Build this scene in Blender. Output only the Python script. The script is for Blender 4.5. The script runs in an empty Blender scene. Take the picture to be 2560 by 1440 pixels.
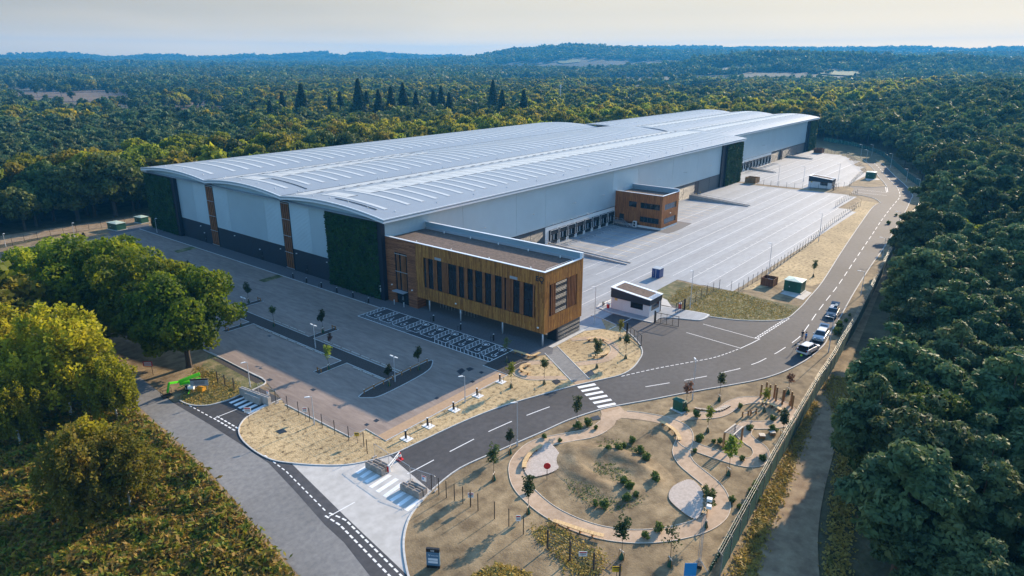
import bpy, bmesh, math, random
import numpy as np
from mathutils import Vector, Matrix

random.seed(7)
RNG = np.random.default_rng(11)
SC = bpy.context.scene
COL = SC.collection
R = math.radians

# ------------------------------------------------------------------ camera
# world axes: X runs along the long dock wall, Y along the front wall, metres, site level z = 0
CAM = np.array([-83.35, -98.95, 45.0])
PITCH, YAW, FPX = R(18.52), R(39.0), 1700.0
HEAD = np.array([math.cos(YAW), math.sin(YAW), 0.0])
RIGHT = np.array([math.sin(YAW), -math.cos(YAW), 0.0])
FWD = HEAD * math.cos(PITCH) - np.array([0, 0, 1.0]) * math.sin(PITCH)
DOWN = -HEAD * math.sin(PITCH) - np.array([0, 0, 1.0]) * math.cos(PITCH)
cd = bpy.data.cameras.new('camera')
cam = bpy.data.objects.new('camera', cd)
COL.objects.link(cam)
cam.location = CAM
cam.rotation_euler = Matrix((RIGHT, -DOWN, -FWD)).transposed().to_euler()
cd.sensor_width = 36.0
cd.lens = FPX / 2560 * 36.0
cd.clip_start = 0.5
cd.clip_end = 60000
SC.camera = cam

# ------------------------------------------------------------------ sky, sun, exposure
SUN_AZ, SUN_EL = R(-3.0), R(22.0)
w = bpy.data.worlds.new('World')
SC.world = w
w.use_nodes = True
nt = w.node_tree
nt.nodes.clear()
def wn(t): return nt.nodes.new(t)
out, bg = wn('ShaderNodeOutputWorld'), wn('ShaderNodeBackground')
sky = wn('ShaderNodeTexSky')
sky.sky_type = 'NISHITA'
sky.sun_disc = False
sky.sun_elevation = SUN_EL
sky.sun_rotation = R(90) - SUN_AZ
sky.altitude = 100
sky.air_density = 1.7
sky.dust_density = 0.6
sky.ozone_density = 6.0
# a thin veil of dust and high cloud near the horizon all round: cream towards the sun, blue-grey away from it
tc, sep = wn('ShaderNodeTexCoord'), wn('ShaderNodeSeparateXYZ')
nt.links.new(tc.outputs['Generated'], sep.inputs[0])
mp = wn('ShaderNodeMapping'); mp.inputs['Scale'].default_value = (1.5, 1.5, 10.0); mp.inputs['Location'].default_value = (0.35, 0.1, 0.2)
nt.links.new(tc.outputs['Generated'], mp.inputs[0])
nz = wn('ShaderNodeTexNoise'); nz.inputs['Scale'].default_value = 1.2; nz.inputs['Detail'].default_value = 2.5
nt.links.new(mp.outputs[0], nz.inputs[0])
dt_ = wn('ShaderNodeVectorMath'); dt_.operation = 'DOT_PRODUCT'
dt_.inputs[1].default_value = (math.cos(SUN_EL) * math.cos(SUN_AZ), math.cos(SUN_EL) * math.sin(SUN_AZ), math.sin(SUN_EL))
nt.links.new(tc.outputs['Generated'], dt_.inputs[0])
ad = wn('ShaderNodeMath'); ad.operation = 'MULTIPLY_ADD'; ad.inputs[1].default_value = .5
nt.links.new(dt_.outputs['Value'], ad.inputs[0])
nb_ = wn('ShaderNodeMapRange'); nb_.inputs[1].default_value = .3; nb_.inputs[2].default_value = .7; nb_.inputs[3].default_value = .42; nb_.inputs[4].default_value = .58
nt.links.new(nz.outputs['Fac'], nb_.inputs[0]); nt.links.new(nb_.outputs[0], ad.inputs[2])
cr_ = wn('ShaderNodeValToRGB'); ce_ = cr_.color_ramp.elements
VEIL = [(0.0, (.12, .16, .22)), (.45, (.28, .28, .28)), (.60, (.40, .375, .345)), (.72, (.56, .51, .445)), (.80, (.66, .60, .52)), (1.0, (.74, .66, .55))]
ce_[0].position = 0; ce_[0].color = (*VEIL[0][1], 1); ce_[1].position = 1; ce_[1].color = (*VEIL[-1][1], 1)
for p_, c_ in VEIL[1:-1]: q_ = ce_.new(p_); q_.color = (*c_, 1)
nt.links.new(ad.outputs[0], cr_.inputs[0])
vs_ = wn('ShaderNodeVectorMath'); vs_.operation = 'SCALE'; vs_.inputs['Scale'].default_value = 3.05 * 3.0
nt.links.new(cr_.outputs[0], vs_.inputs[0])
hz = wn('ShaderNodeMapRange'); hz.inputs[1].default_value = 0.06; hz.inputs[2].default_value = 0.34
hz.inputs[3].default_value = 0.95; hz.inputs[4].default_value = 0.0; hz.interpolation_type = 'SMOOTHSTEP'
nt.links.new(sep.outputs['Z'], hz.inputs[0])
veil = wn('ShaderNodeMix'); veil.data_type = 'RGBA'
nt.links.new(hz.outputs[0], veil.inputs['Factor'])
nt.links.new(sky.outputs[0], veil.inputs['A'])
red = wn('ShaderNodeValToRGB'); re_ = red.color_ramp.elements   # dust near the horizon: brighter and warmer
LOW = [(0.0, (.98, .74, .33)), (.018, (.98, .74, .33)), (.035, (.68, .56, .33)), (.06, (.51, .45, .33)), (.13, (.36, .35, .33))]
re_[0].position = 0; re_[0].color = (*LOW[0][1], 1); re_[1].position = LOW[-1][0]; re_[1].color = (*LOW[-1][1], 1)
for p_, c_ in LOW[1:-1]: q_ = re_.new(p_); q_.color = (*c_, 1)
nt.links.new(sep.outputs['Z'], red.inputs[0])
mul = wn('ShaderNodeVectorMath'); mul.operation = 'MULTIPLY'; nt.links.new(vs_.outputs[0], mul.inputs[0]); nt.links.new(red.outputs[0], mul.inputs[1])
nt.links.new(mul.outputs[0], veil.inputs['B'])
nt.links.new(veil.outputs['Result'], bg.inputs['Color'])
bg.inputs['Strength'].default_value = 0.15
nt.links.new(bg.outputs[0], out.inputs['Surface'])

sl = bpy.data.lights.new('sun', 'SUN')
sun = bpy.data.objects.new('sun', sl)
COL.objects.link(sun)
sl.energy = 4.3
sl.angle = R(0.6)
sl.color = (1.0, 0.80, 0.57)
sdir = Vector((math.cos(SUN_EL) * math.cos(SUN_AZ), math.cos(SUN_EL) * math.sin(SUN_AZ), math.sin(SUN_EL)))
sun.rotation_euler = sdir.to_track_quat('Z', 'Y').to_euler()
sun.location = (0, 0, 120)
SC.view_settings.view_transform = 'Standard'
SC.view_settings.look = 'None'
SC.view_settings.exposure = 1.15
SC.view_settings.gamma = 1.0
SC.render.engine = 'CYCLES'
cy = SC.cycles
cy.use_denoising = True
try: cy.denoiser = 'OPENIMAGEDENOISE'
except Exception: pass
cy.max_bounces = 6; cy.diffuse_bounces = 3; cy.glossy_bounces = 3; cy.transmission_bounces = 4
cy.transparent_max_bounces = 12; cy.volume_bounces = 0
cy.caustics_reflective = cy.caustics_refractive = False
cy.sample_clamp_indirect = 6.0

# ------------------------------------------------------------------ helpers
def ray(x, y): return FWD * FPX + RIGHT * (x - 1280.0) + DOWN * (y - 720.0)
def G(x, y, z=0.0):
    """site point at height z that a survey of the photograph puts at picture point x, y (2560 x 1440)"""
    d = ray(x, y); t = (z - CAM[2]) / d[2]
    p = CAM + d * t
    return (float(p[0]), float(p[1]))
def GL(pts, z=0.0): return [G(x, y, z) for x, y in pts]
def hgt(base, py):
    lo, hi = 0.0, 44.0
    for _ in range(40):
        m = (lo + hi) / 2
        d = np.array([base[0], base[1], m]) - CAM
        if 720 + FPX * (d @ DOWN) / (d @ FWD) > py: lo = m
        else: hi = m
    return lo

class MB:
    """collects shapes and links them as one mesh object"""
    def __init__(s): s.v = []; s.f = []
    def add(s, v, f):
        n = len(s.v); s.v += [tuple(p) for p in v]; s.f += [tuple(i + n for i in q) for q in f]; return s
    def box(s, x0, x1, y0, y1, z0, z1):
        return s.hexa([(x0, y0, z0), (x1, y0, z0), (x1, y1, z0), (x0, y1, z0), (x0, y0, z1), (x1, y0, z1), (x1, y1, z1), (x0, y1, z1)])
    def hexa(s, v):
        return s.add(v, [(3, 2, 1, 0), (4, 5, 6, 7), (0, 1, 5, 4), (1, 2, 6, 5), (2, 3, 7, 6), (3, 0, 4, 7)])
    def obox(s, cx, cy_, ang, lx, ly, z0, z1):
        c, n = math.cos(ang), math.sin(ang)
        q = [(cx + c * a - n * b, cy_ + n * a + c * b) for a, b in ((-lx / 2, -ly / 2), (lx / 2, -ly / 2), (lx / 2, ly / 2), (-lx / 2, ly / 2))]
        return s.prism(q, z0, z1)
    def prism(s, pts, z0, z1):
        n = len(pts)
        v = [(p[0], p[1], z0) for p in pts] + [(p[0], p[1], z1) for p in pts]
        a = sum(pts[i][0] * pts[(i + 1) % n][1] - pts[(i + 1) % n][0] * pts[i][1] for i in range(n))
        o = list(range(n)) if a > 0 else list(range(n))[::-1]
        f = [tuple(o[::-1]), tuple(i + n for i in o)]
        for k in range(n):
            i, j = o[k], o[(k + 1) % n]
            f.append((i, j, j + n, i + n))
        return s.add(v, f)
    def poly(s, pts, z):
        n = len(pts)
        a = sum(pts[i][0] * pts[(i + 1) % n][1] - pts[(i + 1) % n][0] * pts[i][1] for i in range(n))
        p = pts if a > 0 else pts[::-1]
        return s.add([(q[0], q[1], z) for q in p], [tuple(range(n))])
    def tube(s, p, q, r, n=6, r2=None):
        p, q = Vector(p), Vector(q); d = (q - p)
        if d.length < 1e-6: return s
        d.normalize(); r2 = r if r2 is None else r2
        u = d.orthogonal().normalized(); w_ = d.cross(u)
        v = []
        for c, rr in ((p, r), (q, r2)):
            v += [tuple(c + (u * math.cos(6.28318 * k / n) + w_ * math.sin(6.28318 * k / n)) * rr) for k in range(n)]
        f = [(k, (k + 1) % n, n + (k + 1) % n, n + k) for k in range(n)] + [tuple(range(n))[::-1], tuple(range(n, 2 * n))]
        return s.add(v, f)
    def path(s, pts, r, n=6):
        for a, b in zip(pts, pts[1:]): s.tube(a, b, r, n)
        return s
    def ribbon(s, pts, wd, z0, z1=None, closed=False):
        """strip of width wd along a ground polyline; with z1 a solid kerb"""
        n = len(pts); L = []; Rr = []
        for i in range(n):
            if closed: a, b = pts[i - 1], pts[(i + 1) % n]
            else: a, b = pts[max(0, i - 1)], pts[min(n - 1, i + 1)]
            dx, dy = b[0] - a[0], b[1] - a[1]; l = math.hypot(dx, dy) or 1
            nx, ny = -dy / l * wd / 2, dx / l * wd / 2
            L.append((pts[i][0] + nx, pts[i][1] + ny)); Rr.append((pts[i][0] - nx, pts[i][1] - ny))
        m = n if closed else n - 1
        for i in range(m):
            j = (i + 1) % n
            q = [Rr[i], Rr[j], L[j], L[i]]
            if z1 is None: s.add([(p[0], p[1], z0) for p in q], [(0, 1, 2, 3)])
            else:
                v = [(p[0], p[1], z0) for p in q] + [(p[0], p[1], z1) for p in q]
                f = [(4, 5, 6, 7), (0, 1, 5, 4), (2, 3, 7, 6)]
                if not closed and i == 0: f.append((3, 0, 4, 7))
                if not closed and i == m - 1: f.append((1, 2, 6, 5))
                s.add(v, f)
        return s
    def lathe(s, prof, n=12, c=(0, 0, 0)):
        v = []; f = []
        for r, z in prof:
            v += [(c[0] + r * math.cos(6.28318 * k / n), c[1] + r * math.sin(6.28318 * k / n), c[2] + z) for k in range(n)]
        for i in range(len(prof) - 1):
            f += [(i * n + k, i * n + (k + 1) % n, (i + 1) * n + (k + 1) % n, (i + 1) * n + k) for k in range(n)]
        f += [tuple(range(n))[::-1], tuple(range((len(prof) - 1) * n, len(prof) * n))]
        return s.add(v, f)
    def mesh(s, name, m):
        me = bpy.data.meshes.new(name); me.from_pydata(s.v, [], s.f); me.update()
        if m is not None: me.materials.append(m)
        return me
    def build(s, name, m, parent=None, smooth=False):
        me = s.mesh(name, m)
        if smooth: me.shade_smooth()
        return link(name, me, parent)

def link(name, data, parent=None):
    o = bpy.data.objects.new(name, data); COL.objects.link(o)
    if parent is not None: o.parent = parent
    return o
def tag(o, label=None, cat=None, group=None, kind=None):
    if label: o['label'] = label
    if cat: o['category'] = cat
    if group: o['group'] = group
    if kind: o['kind'] = kind
    return o
def thing(name, label, cat, loc=(0, 0, 0), rz=0.0, group=None):
    o = link(name, None); o.location = loc if len(loc) == 3 else (loc[0], loc[1], 0); o.rotation_euler = (0, 0, rz)
    return tag(o, label, cat, group)
KIDS = {}
def copy_tree(o, loc=None, rz=None, scale=None, label=None, parent=None):
    c = o.copy(); COL.objects.link(c)
    if parent is not None: c.parent = parent
    if loc is not None: c.location = loc if len(loc) == 3 else (loc[0], loc[1], 0)
    if rz is not None: c.rotation_euler = (0, 0, rz)
    if scale is not None: c.scale = (scale,) * 3 if not hasattr(scale, '__len__') else scale
    if label: c['label'] = label
    k = KIDS.get(o.name)
    if k is None: k = KIDS[o.name] = list(o.children)
    for ch in k: copy_tree(ch, parent=c)
    return c
def smooth(pts, k=5, closed=False):
    P = [np.array(p, float) for p in pts]; n = len(P); o = []
    for i in range(n if closed else n - 1):
        g = lambda j: P[j % n] if closed else P[min(max(j, 0), n - 1)]
        a, b, c, d = g(i - 1), g(i), g(i + 1), g(i + 2)
        for t in np.arange(k) / k:
            o.append(tuple(.5 * ((2 * b) + (c - a) * t + (2 * a - 5 * b + 4 * c - d) * t * t + (3 * b - a - 3 * c + d) * t ** 3)))
    if not closed: o.append(tuple(P[-1]))
    return o
def along(pts, step, start=0.0):
    """points and headings every step metres along a polyline"""
    o = []; acc = start; tot = 0.0
    for a, b in zip(pts, pts[1:]):
        l = math.hypot(b[0] - a[0], b[1] - a[1])
        while acc <= tot + l and l > 0:
            t = (acc - tot) / l
            o.append((a[0] + (b[0] - a[0]) * t, a[1] + (b[1] - a[1]) * t, math.atan2(b[1] - a[1], b[0] - a[0]))); acc += step
        tot += l
    return o
def inside(p, poly):
    x, y = p; c = False; n = len(poly)
    for i in range(n):
        (x1, y1), (x2, y2) = poly[i], poly[i - 1]
        if (y1 > y) != (y2 > y) and x < (x2 - x1) * (y - y1) / (y2 - y1) + x1: c = not c
    return c

# ------------------------------------------------------------------ materials
def _nodes(name):
    m = bpy.data.materials.new(name); m.use_nodes = True
    n = m.node_tree; b = n.nodes['Principled BSDF']
    return m, n, b
def pm(name, c1, c2=None, scale=1.0, rough=0.8, metal=0.0, bump=0.0, bscale=None, detail=6.0, c3=None, lo=0.35, hi=0.65, stretch=(1, 1, 1), rnd=0.0, spec=0.4, coord='Object', bdist=0.05, big=None):
    """procedural surface: noise between two or three colours, fine relief, small change from object to object"""
    m, n, b = _nodes(name); L = n.links.new
    b.inputs['Roughness'].default_value = rough; b.inputs['Metallic'].default_value = metal
    b.inputs['Specular IOR Level'].default_value = spec
    c4 = lambda c: (c[0], c[1], c[2], 1)
    tcn = n.nodes.new('ShaderNodeTexCoord'); mpn = n.nodes.new('ShaderNodeMapping'); mpn.inputs['Scale'].default_value = stretch
    L(tcn.outputs[coord], mpn.inputs[0])
    if c2 is None: c2 = tuple(x * .9 for x in c1)
    nzn = n.nodes.new('ShaderNodeTexNoise'); nzn.inputs['Scale'].default_value = scale; nzn.inputs['Detail'].default_value = detail; nzn.inputs['Roughness'].default_value = .62
    L(mpn.outputs[0], nzn.inputs[0])
    rp = n.nodes.new('ShaderNodeValToRGB'); e = rp.color_ramp.elements
    e[0].position = lo; e[0].color = c4(c1); e[1].position = hi; e[1].color = c4(c2)
    if c3 is not None:
        k = e.new((lo + hi) / 2); k.color = c4(c3)
    L(nzn.outputs['Fac'], rp.inputs[0]); colr = rp.outputs[0]
    if big is not None:
        nb = n.nodes.new('ShaderNodeTexNoise'); nb.inputs['Scale'].default_value = big[0]; nb.inputs['Detail'].default_value = 3
        L(mpn.outputs[0], nb.inputs[0])
        mr = n.nodes.new('ShaderNodeMapRange'); mr.inputs[1].default_value = .35; mr.inputs[2].default_value = .65; mr.inputs[3].default_value = 1 - big[1]; mr.inputs[4].default_value = 1 + big[1]
        L(nb.outputs['Fac'], mr.inputs[0])
        mx = n.nodes.new('ShaderNodeMix'); mx.data_type = 'RGBA'; mx.blend_type = 'MULTIPLY'; mx.inputs['Factor'].default_value = 1
        L(colr, mx.inputs['A']); L(mr.outputs[0], mx.inputs['B']); colr = mx.outputs['Result']
    if rnd:
        oi = n.nodes.new('ShaderNodeObjectInfo'); mr = n.nodes.new('ShaderNodeMapRange'); mr.inputs[3].default_value = 1 - rnd; mr.inputs[4].default_value = 1 + rnd
        L(oi.outputs['Random'], mr.inputs[0])
        mx = n.nodes.new('ShaderNodeMix'); mx.data_type = 'RGBA'; mx.blend_type = 'MULTIPLY'; mx.inputs['Factor'].default_value = 1
        L(colr, mx.inputs['A']); L(mr.outputs[0], mx.inputs['B']); colr = mx.outputs['Result']
    L(colr, b.inputs['Base Color'])
    if bump:
        bn = n.nodes.new('ShaderNodeTexNoise'); bn.inputs['Scale'].default_value = bscale or scale * 4; bn.inputs['Detail'].default_value = 4
        L(mpn.outputs[0], bn.inputs[0])
        bp = n.nodes.new('ShaderNodeBump'); bp.inputs['Strength'].default_value = bump; bp.inputs['Distance'].default_value = bdist
        L(bn.outputs['Fac'], bp.inputs['Height']); L(bp.outputs[0], b.inputs['Normal'])
    return m
def ribbed(name, c, axis, pitch, rough=.5, metal=0.0, depth=.03, strength=.6, spec=.5, var=.04):
    """profiled metal sheet: real-scale ribs across one axis"""
    m = pm(name, tuple(x * (1 - var) for x in c), tuple(x * (1 + var) for x in c), scale=.12, rough=rough, metal=metal, spec=spec, detail=3)
    n = m.node_tree; L = n.links.new; b = n.nodes['Principled BSDF']
    tcn = n.nodes.new('ShaderNodeTexCoord'); sp = n.nodes.new('ShaderNodeSeparateXYZ'); L(tcn.outputs['Object'], sp.inputs[0])
    ma = n.nodes.new('ShaderNodeMath'); ma.operation = 'MULTIPLY'; ma.inputs[1].default_value = 6.28318 / pitch; L(sp.outputs[axis], ma.inputs[0])
    si = n.nodes.new('ShaderNodeMath'); si.operation = 'SINE'; L(ma.outputs[0], si.inputs[0])
    bp = n.nodes.new('ShaderNodeBump'); bp.inputs['Strength'].default_value = strength; bp.inputs['Distance'].default_value = depth
    L(si.outputs[0], bp.inputs['Height']); L(bp.outputs[0], b.inputs['Normal'])
    return m
def boards(name, ca, cb, cc, axis, pitch, rough=.6):
    """narrow boards of differing tone with grain, board joints every pitch along one axis"""
    m, n, b = _nodes(name); L = n.links.new
    b.inputs['Roughness'].default_value = rough; b.inputs['Specular IOR Level'].default_value = .3
    tcn = n.nodes.new('ShaderNodeTexCoord'); sp = n.nodes.new('ShaderNodeSeparateXYZ'); L(tcn.outputs['Object'], sp.inputs[0])
    def math_(op, a, bb=None):
        q = n.nodes.new('ShaderNodeMath'); q.operation = op
        L(a, q.inputs[0]) if not isinstance(a, (int, float)) else None
        if bb is not None:
            if isinstance(bb, (int, float)): q.inputs[1].default_value = bb
            else: L(bb, q.inputs[1])
        return q.outputs[0]
    u = sp.outputs['X'] if axis == 'X' else sp.outputs['Y'] if axis == 'Y' else sp.outputs['Z']
    if axis == 'XY': u = math_('ADD', sp.outputs['X'], sp.outputs['Y'])
    k = math_('DIVIDE', u, pitch); fl = math_('FLOOR', k); fr = math_('FRACT', k)
    other = sp.outputs['Z'] if axis != 'Z' else math_('ADD', sp.outputs['X'], sp.outputs['Y'])
    seg = math_('FLOOR', math_('ADD', math_('DIVIDE', other, 2.9), math_('MULTIPLY', fl, .37)))
    wn_ = n.nodes.new('ShaderNodeTexWhiteNoise'); wn_.noise_dimensions = '2D'
    cv = n.nodes.new('ShaderNodeCombineXYZ'); L(fl, cv.inputs[0]); L(seg, cv.inputs[1]); L(cv.outputs[0], wn_.inputs['Vector'])
    rp = n.nodes.new('ShaderNodeValToRGB'); e = rp.color_ramp.elements
    e[0].color = (*ca, 1); e[1].color = (*cb, 1); kk = e.new(.5); kk.color = (*cc, 1)
    L(wn_.outputs['Value'], rp.inputs[0])
    gr = n.nodes.new('ShaderNodeTexNoise'); gr.inputs['Scale'].default_value = 3.0; gr.inputs['Detail'].default_value = 5
    gm = n.nodes.new('ShaderNodeMapping'); gm.inputs['Scale'].default_value = (6, 6, .5) if axis != 'Z' else (.5, .5, 6); L(tcn.outputs['Object'], gm.inputs[0]); L(gm.outputs[0], gr.inputs[0])
    mr = n.nodes.new('ShaderNodeMapRange'); mr.inputs[1].default_value = .3; mr.inputs[2].default_value = .7; mr.inputs[3].default_value = .62; mr.inputs[4].default_value = 1.3; L(gr.outputs['Fac'], mr.inputs[0])
    mx = n.nodes.new('ShaderNodeMix'); mx.data_type = 'RGBA'; mx.blend_type = 'MULTIPLY'; mx.inputs['Factor'].default_value = 1
    L(rp.outputs[0], mx.inputs['A']); L(mr.outputs[0], mx.inputs['B'])
    L(mx.outputs['Result'], b.inputs['Base Color'])
    jt = math_('LESS_THAN', fr, .09)
    bp = n.nodes.new('ShaderNodeBump'); bp.inputs['Strength'].default_value = .8; bp.inputs['Distance'].default_value = .02; bp.invert = True
    L(jt, bp.inputs['Height']); L(bp.outputs[0], b.inputs['Normal'])
    return m
def leafmat(name, cols, trans=.35, nscale=.35, rough=.65, rnd=True, hue=.03, sat=1.0, spots=None):
    """leaves: colour drifts through the crown and from tree to tree, light comes through the blade"""
    m, n, b = _nodes(name); L = n.links.new
    b.inputs['Roughness'].default_value = rough; b.inputs['Specular IOR Level'].default_value = .25
    tcn = n.nodes.new('ShaderNodeTexCoord'); nzn = n.nodes.new('ShaderNodeTexNoise'); nzn.inputs['Scale'].default_value = nscale; nzn.inputs['Detail'].default_value = 4
    L(tcn.outputs['Object'], nzn.inputs[0])
    rp = n.nodes.new('ShaderNodeValToRGB'); e = rp.color_ramp.elements
    e[0].position = .3; e[0].color = (*cols[0], 1); e[1].position = .72; e[1].color = (*cols[-1], 1)
    for i, c in enumerate(cols[1:-1]):
        q = e.new(.3 + .42 * (i + 1) / (len(cols) - 1)); q.color = (*c, 1)
    L(nzn.outputs['Fac'], rp.inputs[0])
    colr = rp.outputs[0]
    if rnd:
        oi = n.nodes.new('ShaderNodeObjectInfo')
        hs = n.nodes.new('ShaderNodeHueSaturation'); L(colr, hs.inputs['Color'])
        mr = n.nodes.new('ShaderNodeMapRange'); mr.inputs[3].default_value = .5 - hue; mr.inputs[4].default_value = .5 + hue; L(oi.outputs['Random'], mr.inputs[0]); L(mr.outputs[0], hs.inputs['Hue'])
        wv = n.nodes.new('ShaderNodeTexWhiteNoise'); wv.noise_dimensions = '1D'; L(oi.outputs['Random'], wv.inputs['W'])
        mr2 = n.nodes.new('ShaderNodeMapRange'); mr2.inputs[3].default_value = .65; mr2.inputs[4].default_value = 1.4; L(wv.outputs['Value'], mr2.inputs[0]); L(mr2.outputs[0], hs.inputs['Value'])
        hs.inputs['Saturation'].default_value = sat
        colr = hs.outputs[0]
    L(colr, b.inputs['Base Color'])
    tr = n.nodes.new('ShaderNodeBsdfTranslucent'); L(colr, tr.inputs['Color'])
    ms = n.nodes.new('ShaderNodeMixShader'); ms.inputs[0].default_value = trans
    L(b.outputs[0], ms.inputs[1]); L(tr.outputs[0], ms.inputs[2]); L(ms.outputs[0], n.nodes['Material Output'].inputs['Surface'])
    return m

M = {}
M['tarmac'] = pm('tarmac', (.040, .041, .046), (.062, .062, .066), 1.2, .82, bump=.25, bscale=30, bdist=.01, big=(.06, .22))
M['old_tarmac'] = pm('old_tarmac', (.155, .155, .155), (.215, .212, .205), 1.6, .88, bump=.4, bscale=22, bdist=.015, big=(.08, .14))
M['gravel'] = pm('gravel_surface', (.20, .155, .130), (.275, .22, .185), .9, .9, bump=.4, bscale=25, bdist=.02, big=(.09, .14), stretch=(1.6, .35, 1))
M['buff'] = pm('buff_surface', (.36, .24, .14), (.43, .29, .18), 2, .85)
M['concrete'] = pm('concrete', (.235, .255, .28), (.285, .31, .335), .5, .75, rnd=.03, bump=.12, bscale=14, bdist=.01, stretch=(.5, 2.2, 1), big=(.05, .10))
M['apron'] = pm('apron_concrete', (.42, .405, .38), (.52, .505, .48), .8, .8, big=(.1, .08))
M['paver'] = pm('paver', (.085, .088, .098), (.12, .122, .13), 3, .8, bump=.3, bscale=12, bdist=.01)
M['path'] = pm('path_gravel', (.36, .255, .17), (.47, .345, .24), 1.5, .9, bump=.4, bscale=30, bdist=.01, big=(.25, .12))
M['kerb'] = pm('kerb_stone', (.42, .42, .41), (.55, .55, .53), 2, .8)
M['white_paint'] = pm('white_paint', (.72, .73, .73), (.82, .82, .81), 2.5, .7)
M['yellow_paint'] = pm('yellow_paint', (.62, .42, .12), (.72, .50, .18), 3, .7)
M['soil'] = pm('sandy_soil', (.13, .092, .05), (.30, .225, .13), .55, .95, bump=.7, bscale=5, bdist=.06, c3=(.215, .158, .088), detail=9, big=(.09, .22))
M['straw'] = pm('straw_mulch', (.10, .068, .034), (.48, .36, .20), 1.5, .95, bump=1.0, bscale=5, bdist=.08, c3=(.40, .295, .155), detail=10, lo=.33, hi=.6, big=(.12, .15))
M['rough_grass'] = pm('rough_grass', (.055, .068, .022), (.24, .19, .10), .6, .95, bump=1.0, bscale=6, bdist=.1, c3=(.115, .115, .042), detail=9, big=(.1, .25))
M['mulch'] = pm('bark_mulch', (.035, .03, .028), (.075, .065, .058), 5, .95, bump=.9, bscale=14, bdist=.06)
M['sedum'] = pm('sedum', (.075, .055, .045), (.15, .11, .09), 2.2, .95, bump=1.0, bscale=9, bdist=.06, detail=9)
M['track'] = pm('sandy_track', (.19, .13, .08), (.33, .25, .155), .6, .95, bump=.6, bscale=8, bdist=.05, detail=9)
M['clad'] = ribbed('silver_cladding', (.44, .56, .62), 'Y', .35, .45, .25, .025, .5)
M['clad_x'] = ribbed('silver_cladding_dock', (.44, .56, .62), 'X', .35, .45, .25, .025, .5)
M['clad_h'] = ribbed('micro_ribbed_cladding', (.48, .60, .66), 'Z', .30, .45, .25, .03, .8)
M['clad_dark'] = ribbed('slate_cladding', (.022, .030, .045), 'Z', .33, .5, .2, .02, .5)
M['navy'] = pm('navy_trim', (.012, .016, .030), None, 1, .5)
M['shutter'] = ribbed('grey_shutter', (.075, .085, .095), 'Z', .22, .5, .3, .04, 1.0)
M['roof'] = ribbed('roof_sheet', (.285, .30, .325), 'X', .40, .38, .15, .03, .35, var=.03)
M['rooflight'] = pm('rooflight_sheet', (.50, .50, .49), (.56, .56, .55), .5, .35)
M['film'] = pm('sky_reflection_film', (.50, .49, .47), (.58, .57, .55), .4, .3, spec=.6)  # bright sky reflection painted into the base colour of the solar film
M['film_edge'] = pm('film_edging', (.04, .045, .055), None, 1, .5)
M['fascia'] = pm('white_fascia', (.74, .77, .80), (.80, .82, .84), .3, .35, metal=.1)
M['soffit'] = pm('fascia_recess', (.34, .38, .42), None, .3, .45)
M['timber'] = boards('larch_cladding', (.20, .075, .014), (.47, .215, .045), (.36, .145, .028), 'XY', .16)
M['timber2'] = boards('larch_cladding_red', (.22, .072, .018), (.40, .15, .035), (.32, .108, .024), 'XY', .17)
M['brick'] = boards('thin_brick', (.15, .050, .020), (.36, .145, .060), (.26, .095, .038), 'Z', .11)
M['fin'] = pm('timber_fin', (.23, .085, .028), (.34, .135, .05), 3, .6, stretch=(1, 1, .3), rnd=.2)
M['glass'] = pm('dark_glass', (.010, .013, .018), (.016, .020, .026), .5, .06, spec=.7)
M['glass_blue'] = pm('blue_tinted_glass', (.012, .055, .11), (.018, .075, .14), .8, .08, spec=.7)
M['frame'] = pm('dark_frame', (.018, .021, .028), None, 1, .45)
M['steel'] = pm('galvanised_steel', (.42, .44, .46), (.52, .54, .56), 2, .45, metal=.6)
M['lamp'] = pm('lamp_column_paint', (.50, .53, .56), (.60, .62, .64), 2, .45, metal=.3)
M['black'] = pm('black_powder_coat', (.010, .010, .012), (.018, .018, .02), 2, .5)
M['white'] = pm('white_panel', (.74, .74, .73), (.82, .82, .80), .6, .6)
M['render'] = pm('white_render', (.66, .63, .62), (.74, .71, .70), .8, .85, bump=.1, bscale=20)
M['red'] = pm('red_plastic', (.55, .015, .02), (.62, .02, .025), 2, .4)
M['blue'] = ribbed('blue_container_steel', (.012, .05, .19), 'X', .28, .5, .1, .03, .9)
M['green_box'] = pm('green_cabinet', (.012, .085, .05), (.018, .11, .065), 1.5, .5)
M['green_roof'] = pm('pale_green_cover', (.40, .52, .44), (.50, .60, .52), 1.5, .5)
M['green_dark'] = pm('dark_green_plastic', (.008, .06, .032), (.012, .08, .045), 3, .5)
M['wood'] = pm('fresh_pine', (.52, .34, .15), (.66, .46, .23), 2.2, .7, rnd=.12, stretch=(2, 2, 1))
M['wood_d'] = pm('treated_post', (.27, .125, .04), (.38, .19, .07), 2.2, .7, rnd=.15)
M['wood_pale'] = pm('pale_timber', (.55, .47, .38), (.66, .58, .48), 2.5, .75, rnd=.08)
M['deck'] = pm('weathered_deck', (.42, .36, .31), (.54, .47, .42), 4, .8, rnd=.06)
M['enclosure'] = boards('enclosure_boards', (.115, .04, .018), (.22, .085, .035), (.17, .06, .025), 'XY', .14)
M['enclosure2'] = boards('enclosure_boards_golden', (.24, .115, .035), (.38, .20, .06), (.31, .15, .045), 'XY', .14)
M['block'] = pm('lego_block_concrete', (.26, .215, .175), (.38, .32, .27), 1.6, .9, bump=.4, bscale=9, bdist=.02, rnd=.06)
M['block_grey'] = pm('barrier_concrete', (.36, .33, .29), (.48, .44, .40), 1.6, .9, bump=.3, bscale=9, bdist=.02, rnd=.06)
M['lime'] = pm('lime_green_paint', (.09, .62, .012), (.11, .70, .02), 1, .35)
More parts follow.
